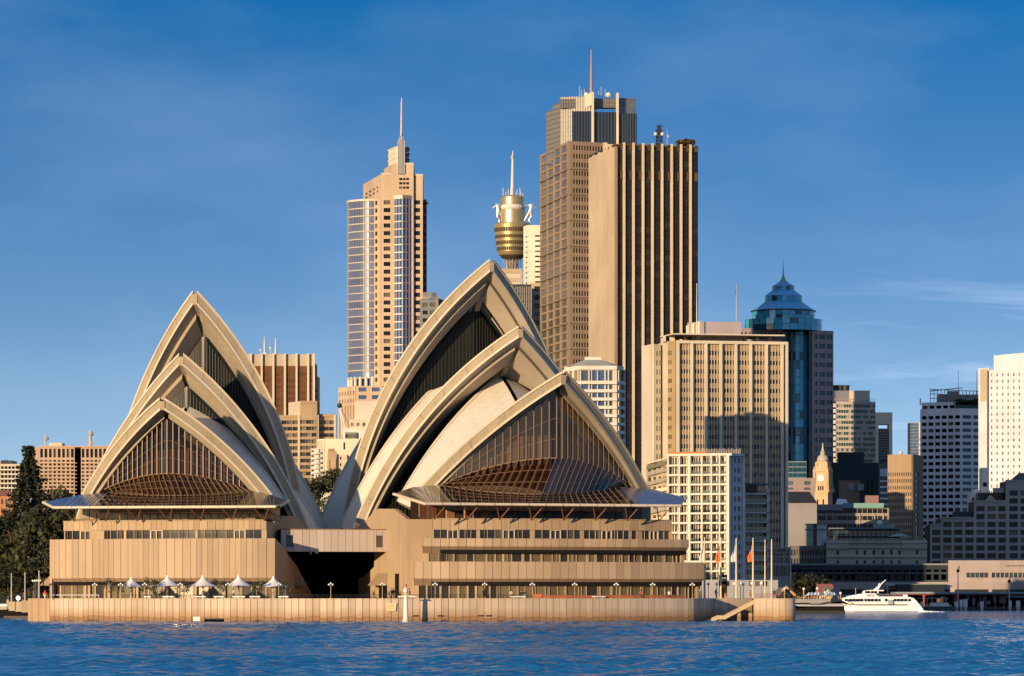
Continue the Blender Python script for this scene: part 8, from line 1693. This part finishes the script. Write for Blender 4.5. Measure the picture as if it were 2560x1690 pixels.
# people: one continuous skinned body each, clothing as separate shells is below the picture's detail
M_skin = plain('skin', (.45, .27, .18), .6)
def person(px, back, lab, top, legs, pose='stand', face=0., xy=None):
    p = Vector(xy) if xy else sw_front(px, back); t = thing('person', lab, 'person', (p.x, p.y, ZP)); bx, by = p.x, p.y; f = (math.sin(face), -math.cos(face)); rt = (math.cos(face), math.sin(face))
    def W(r, fw, z): return (bx + rt[0] * r + f[0] * fw, by + rt[1] * r + f[1] * fw, ZP + z)
    if pose == 'sit':
        J = [W(0, 0, .62), W(0, .0, .95), W(0, .02, 1.18), W(0, .03, 1.27), W(0, .05, 1.42), W(-.19, .02, 1.14), W(-.22, .12, .9), W(-.12, .3, .75), W(.19, .02, 1.14), W(.22, .12, .9), W(.12, .3, .75), W(-.1, .02, .58), W(-.12, .42, .56), W(-.12, .44, .1), W(-.12, .56, .05), W(.1, .02, .58), W(.12, .42, .56), W(.12, .44, .1), W(.12, .56, .05)]
    else:
        s = .14 if pose == 'walk' else .02
        J = [W(0, 0, .95), W(0, .0, 1.2), W(0, .0, 1.43), W(0, .01, 1.52), W(0, .03, 1.67), W(-.19, 0, 1.40), W(-.23, -s, 1.13), W(-.22, -s + .12, .88), W(.19, 0, 1.40), W(.23, s, 1.13), W(.22, s + .12, .88), W(-.1, 0, .90), W(-.1, s + .03, .5), W(-.1, s - .02, .08), W(-.1, s + .14, .03), W(.1, 0, .90), W(.1, -s + .03, .5), W(.1, -s - .06, .08), W(.1, -s + .1, .03)]
    R = [.15, .14, .15, .06, .105, .075, .05, .038, .075, .05, .038, .095, .065, .045, .04, .095, .065, .045, .04]
    E = [(0, 1), (1, 2), (2, 3), (3, 4), (2, 5), (5, 6), (6, 7), (2, 8), (8, 9), (9, 10), (0, 11), (11, 12), (12, 13), (13, 14), (0, 15), (15, 16), (16, 17), (17, 18)]
    me = bpy.data.meshes.new('body'); me.from_pydata([tuple(Vector(q) - Vector((p.x, p.y, ZP))) for q in J], E, [])
    # clothing colours by height on the one body: trousers, top, bare head and neck
    mt, nt, b, o = new_mat('clothed_body'); tc = nt.nodes.new('ShaderNodeTexCoord'); sp = nt.nodes.new('ShaderNodeSeparateXYZ'); nt.links.new(tc.outputs['Object'], sp.inputs[0]); zs = (.66, 1.22) if pose == 'sit' else (.97, 1.49)
    c = mixc(nt, mth(nt, 'GREATER_THAN', sp.outputs[2], zs[0]), legs, top); c = mixc(nt, mth(nt, 'GREATER_THAN', sp.outputs[2], zs[1]), c, (.45, .27, .18)); nt.links.new(c, b.inputs['Base Color']); b.inputs['Roughness'].default_value = .8
    me.materials.append(mt); o = bpy.data.objects.new('body', me); COL.objects.link(o); o.parent = t; o.modifiers.new('skin', 'SKIN').use_smooth_shade = True
    for i, v in enumerate(me.skin_vertices[0].data): v.radius = (R[i], R[i]); v.use_root = i == 0
    q = o.modifiers.new('smooth', 'SUBSURF'); q.levels = q.render_levels = 1
    hz = J[4]; h = MB(); h.ball((hz[0] - f[0] * .03, hz[1] - f[1] * .03, hz[2] + .06), .115, 10, 8); h.build('hair', plain('dark_hair', (.03, .02, .015), .6), t, True)
    return t
person(1209, .8, 'person in black standing beside a lamp on the sea wall', (.012, .012, .015), (.012, .012, .015), 'stand', .6)
person(1278, .6, 'person in pale top sitting at the left end of the long white bench', (.55, .48, .44), (.06, .05, .05), 'sit', .2)
person(1303, .6, 'person in black top sitting on the long white bench, left of a pair', (.02, .02, .02), (.10, .08, .07), 'sit', -.2)
person(1310, .6, 'person in dark jacket sitting at the right end of the long white bench', (.03, .025, .03), (.5, .45, .4), 'sit', .4)
person(984, 3.5, 'person in black leaning near the tall dark door slot, left of the beacon', (.015, .015, .018), (.02, .02, .025), 'stand', -.5)
person(979, 3.0, 'person in black with pale face beside another near the flank door', (.015, .015, .02), (.03, .03, .035), 'walk', .9)
person(1023, 1.2, 'person in tan coat with dark hair just right of the beacon top', (.42, .28, .15), (.35, .22, .12), 'stand', 1.2)
person(1601, .9, 'person in red seen low behind the orange barrier, left of two', (.45, .10, .05), (.15, .05, .04), 'sit', .3)
person(1673, .9, 'person in white top behind the orange barrier at its right part', (.65, .58, .5), (.2, .1, .08), 'sit', -.3)
person(1789, 0, 'person in pale clothes standing left of the orange figure sign', (.5, .4, .36), (.3, .24, .22), 'walk', .4, (PX(1790, 748), 748.))
person(1876, 0, 'person in orange red top sitting at the head of the landing steps', (.65, .16, .07), (.3, .1, .06), 'sit', .5, (PX(1875, 739.5), 739.5))
person(1925, 0, 'person in dark clothes at the pier rail, right of the rightmost globe lamp', (.10, .05, .04), (.05, .04, .04), 'stand', .2, (PX(1935, 724), 724.))
person(462, 5., 'person in white shirt under the second tent, beside the middle lamp', (.65, .6, .55), (.05, .05, .06), 'stand', .4, tuple(sw_front(440, 7.5)))
person(583, 6., 'person in pale top standing under the fourth tent', (.5, .45, .35), (.08, .07, .06), 'stand', -.6, tuple(sw_front(584, 7.5)))
# harbour marker beacon
x, y = PX(1014.5, 694), 694.; t = thing('marker_beacon', 'white navigation beacon pillar with a red lantern standing in the water', 'beacon', (x, y, 0)); m = MB(); m.lathe(x, y, [(.56, -1), (.54, .3), (.52, .55), (.44, .6), (.32, 4.75), (.30, 4.8)], 14); m.build('pillar', plain('white_beacon_paint', (.74, .76, .66), .5), t); m = MB(); m.lathe(x, y, [(.48, -1), (.62, -.9), (.62, .35), (.5, .62)], 14); m.build('footing', C_('pale_footing', (.66, .62, .50)), t)
m = MB(); m.box(x - .75, x + .95, y - .35, y + .35, 4.66, 4.78); m.build('platform', M_white, t); m = MB(); m.lathe(x, y, [(.20, 4.78), (.22, 5.2), (.42, 5.35), (.42, 5.95), (.2, 6.1), (.17, 6.25)], 12); m.build('housing', M_white, t); m = MB(); m.lathe(x, y, [(.12, 6.22), (.24, 6.3), (.24, 6.62), (.12, 6.75), (0, 6.78)], 12); m.build('red_lantern', plain('red_lantern_glass', (.42, .05, .03), .25), t); m = MB(); m.tube([(x + .7, y, 4.78), (x + .72, y, 5.5)], .11, 6); m.build('box', M_darkst, t)
# notice board and its shadowed back on the sea wall
a = sw_ang(979); t = thing('notice_board', 'tan notice board with faded text fixed to the sea wall left of the beacon', 'notice board', (*sw_at(a, .3), 2.4)); d = Vector((math.cos(a), math.sin(a))); p = sw_at(a, .34); m = MB(); A = p - d * .9; B = p + d * .85; m.slab((A.x, A.y, 2.05), (B.x - .12, B.y, 2.0), (B.x + .05, B.y, 3.4), (A.x, A.y, 3.45), .05); m.build('board', plain('tan_board', (.66, .49, .27), .6), t); m = MB()
for i, w_ in enumerate((.9, .8, .86, .6, .75)): c = p - d * .62; e = p - d * .62 + d * (1.25 * w_); z = 3.22 - i * .21; m.slab((c.x, c.y - .012, z - .035), (e.x, e.y - .012, z - .035), (e.x, e.y - .012, z + .035), (c.x, c.y - .012, z + .035), .008)
m.build('text_lines', plain('faded_text', (.52, .33, .13), .7), t)
m = MB()
for s in (-.6, .55): q = sw_at(a, .3) + d * s; q2 = sw_at(a, .0) + d * s; m.tube([(q.x, q.y, 2.8), (q2.x, q2.y, 2.8)], .05, 5)
m.build('bracket', M_mast, t)
# flagpoles with hanging flags
def flagpole(px, Y, y0, yb, lab, flag=None, fy=(1357, 1404), r=.16):
    z1 = PZ(y0, Y); t = thing('flagpole', lab, 'flagpole', (PX(px, Y), Y, ZP), 'white flagpoles by the right end of the large hall'); m = MB(); x = PX(px, Y); m.tube([(x, Y, ZP), (x, Y, ZP + 2), (x, Y, z1 - .3), (x, Y, z1)], [r * 1.25, r * 1.2, r * .75, r * .5], 8); m.build('pole', C_('cream_pole', (.68, .60, .44), var=.01, streak=.03), t); m = MB(); m.ball((x, Y, z1 + .05), r * .8, 8, 6); m.build('finial', M_white, t)
    if flag:
        c, c2 = flag; n, k = 8, 10; vs = []; za, zb = PZ(fy[0], Y), PZ(fy[1], Y)
        for j in range(k + 1):
            v = j / k; w_ = 1.0 * (.25 + .75 * min(1, v * 1.6)) * (1.0 - .15 * v)
            for i in range(n + 1): u = i / n; vs.append((x - .14 - u * w_, Y - .05 - .16 * math.sin(u * 9 + v * 2.2), za + (zb - za) * v - (u * (1.1 - v) * 1.1)))
        fm = MB(); fm.add(vs, [(j * (n + 1) + i, j * (n + 1) + i + 1, (j + 1) * (n + 1) + i + 1, (j + 1) * (n + 1) + i) for j in range(k) for i in range(n)]); o = fm.build('flag', c, t, True)
        if c2:
            o.data.materials.append(c2)
            for pg in o.data.polygons:
                j, i = divmod(pg.index, n)
                if (2 <= j <= 4 and i in (2, 4, 5)) or (j == 3 and i == 3): pg.material_index = 1
    return t
fo = plain('orange_red_flag', (.72, .16, .05), .7, 0, .2); fw_ = plain('white_flag', (.62, .58, .60), .7, 0, .2); fb = plain('violet_flag_mark', (.30, .25, .42), .7, 0, .2); fm_ = plain('pale_flag_mark', (.75, .55, .42), .7, 0, .2)
flagpole(1761.5, 739.5, 1345, 1405, 'flagpole with a pale lilac flag at the corner of the large hall', (fw_, fb)); flagpole(1802, 740.5, 1346, 1438, 'flagpole with an orange red flag above the figure sign', (fo, fm_)); flagpole(1840.5, 741, 1347, 1473, 'flagpole with a white flag, third from the left', (fw_, fb)); flagpole(1882.5, 742, 1347, 1480, 'flagpole with an orange red flag at the pier, fourth from the left', (fo, fm_)); flagpole(1912.5, 742, 1350, 1483, 'bare thinner flagpole between the fourth flag and the last pole', None, r=.12); flagpole(1929, 745, 1350, 1477, 'bare white flagpole furthest right')
# sign: dark frame, orange panel with a black standing figure
Y = 743.; X = lambda p: PX(p, Y); Z = lambda y: PZ(y, Y); s = thing('figure_sign', 'dark framed orange sign panel showing a black standing figure', 'sign', (X(1807.5), Y, ZP)); m = MB()
for x0, x1, y0, y1 in ((1798, 1800.2, 1492, 1439), (1815.2, 1817.5, 1492, 1443), (1800.2, 1815.2, 1460.5, 1447)): m.box(X(x0), X(x1), Y, Y + .4, max(ZP, Z(y0)), Z(y1))
m.box(X(1799), X(1818), Y + .1, Y + 1.6, Z(1443), Z(1437)); m.build('frame', M_dark, s); m = MB(); m.box(X(1800.3), X(1815.1), Y + .12, Y + .3, ZP + .1, Z(1460.8)); m.build('panel', plain('orange_sign_panel', (.66, .20, .045), .6), s)
f = MB(); cx = X(1808); u = Y / FP
def fig(pts): f.add([(cx + a * u, Y + .09, Z(y)) for a, y in pts], [tuple(range(len(pts)))])
fig([(-1.1 + 1.1 * 0, 1471.2), (0, 1472), (1.1, 1471.2), (1.3, 1470), (.9, 1468.9), (0, 1468.5), (-.9, 1468.9), (-1.3, 1470)])
fig([(-3.2, 1473), (-2.2, 1479), (-1.6, 1475.5), (-1.5, 1480.5), (-2.8, 1490.5), (-1.4, 1490.5), (0, 1483), (1.4, 1490.5), (2.8, 1490.5), (1.5, 1480.5), (1.6, 1475.5), (2.2, 1479), (3.2, 1473), (1.4, 1472.2), (-1.4, 1472.2)]); f.build('figure', M_dark, s)
m = MB(); m.box(X(1800.5), X(1814), Y - .04, Y, Z(1453), Z(1448)); m.build('top_plate', M_grey, s)
# plants by the flank door
KIDS.clear()
for px, back, lb in ((934, 4, 'spiky potted plant left of the flank door'), (973, 4.5, 'thin potted palm right of the flank door'), (1000, 4.5, 'thin leafy potted plant just left of the beacon')):
    p = sw_front(px, back); t = thing('potted_plant', lb, 'plant', (p.x, p.y, ZP), 'potted plants by the flank door'); m = MB(); m.lathe(p.x, p.y, [(.25, ZP), (.34, ZP + .5), (.28, ZP + .5)], 10); m.build('pot', C_('terracotta_pot', (.4, .24, .14)), t); m = MB()
    for i in range(26): a = RS.rand() * 6.28; l = .5 + RS.rand() * .9; q = Vector((p.x + l * .5 * math.cos(a), p.y + l * .5 * math.sin(a), ZP + .5 + l * .9)); o_ = Vector((-math.sin(a), math.cos(a), 0)) * .05; b0 = Vector((p.x, p.y, ZP + .45)); m.add([b0 - o_, b0 + o_, q], [(0, 1, 2)])
    m.build('leaves', M_leaf, t)
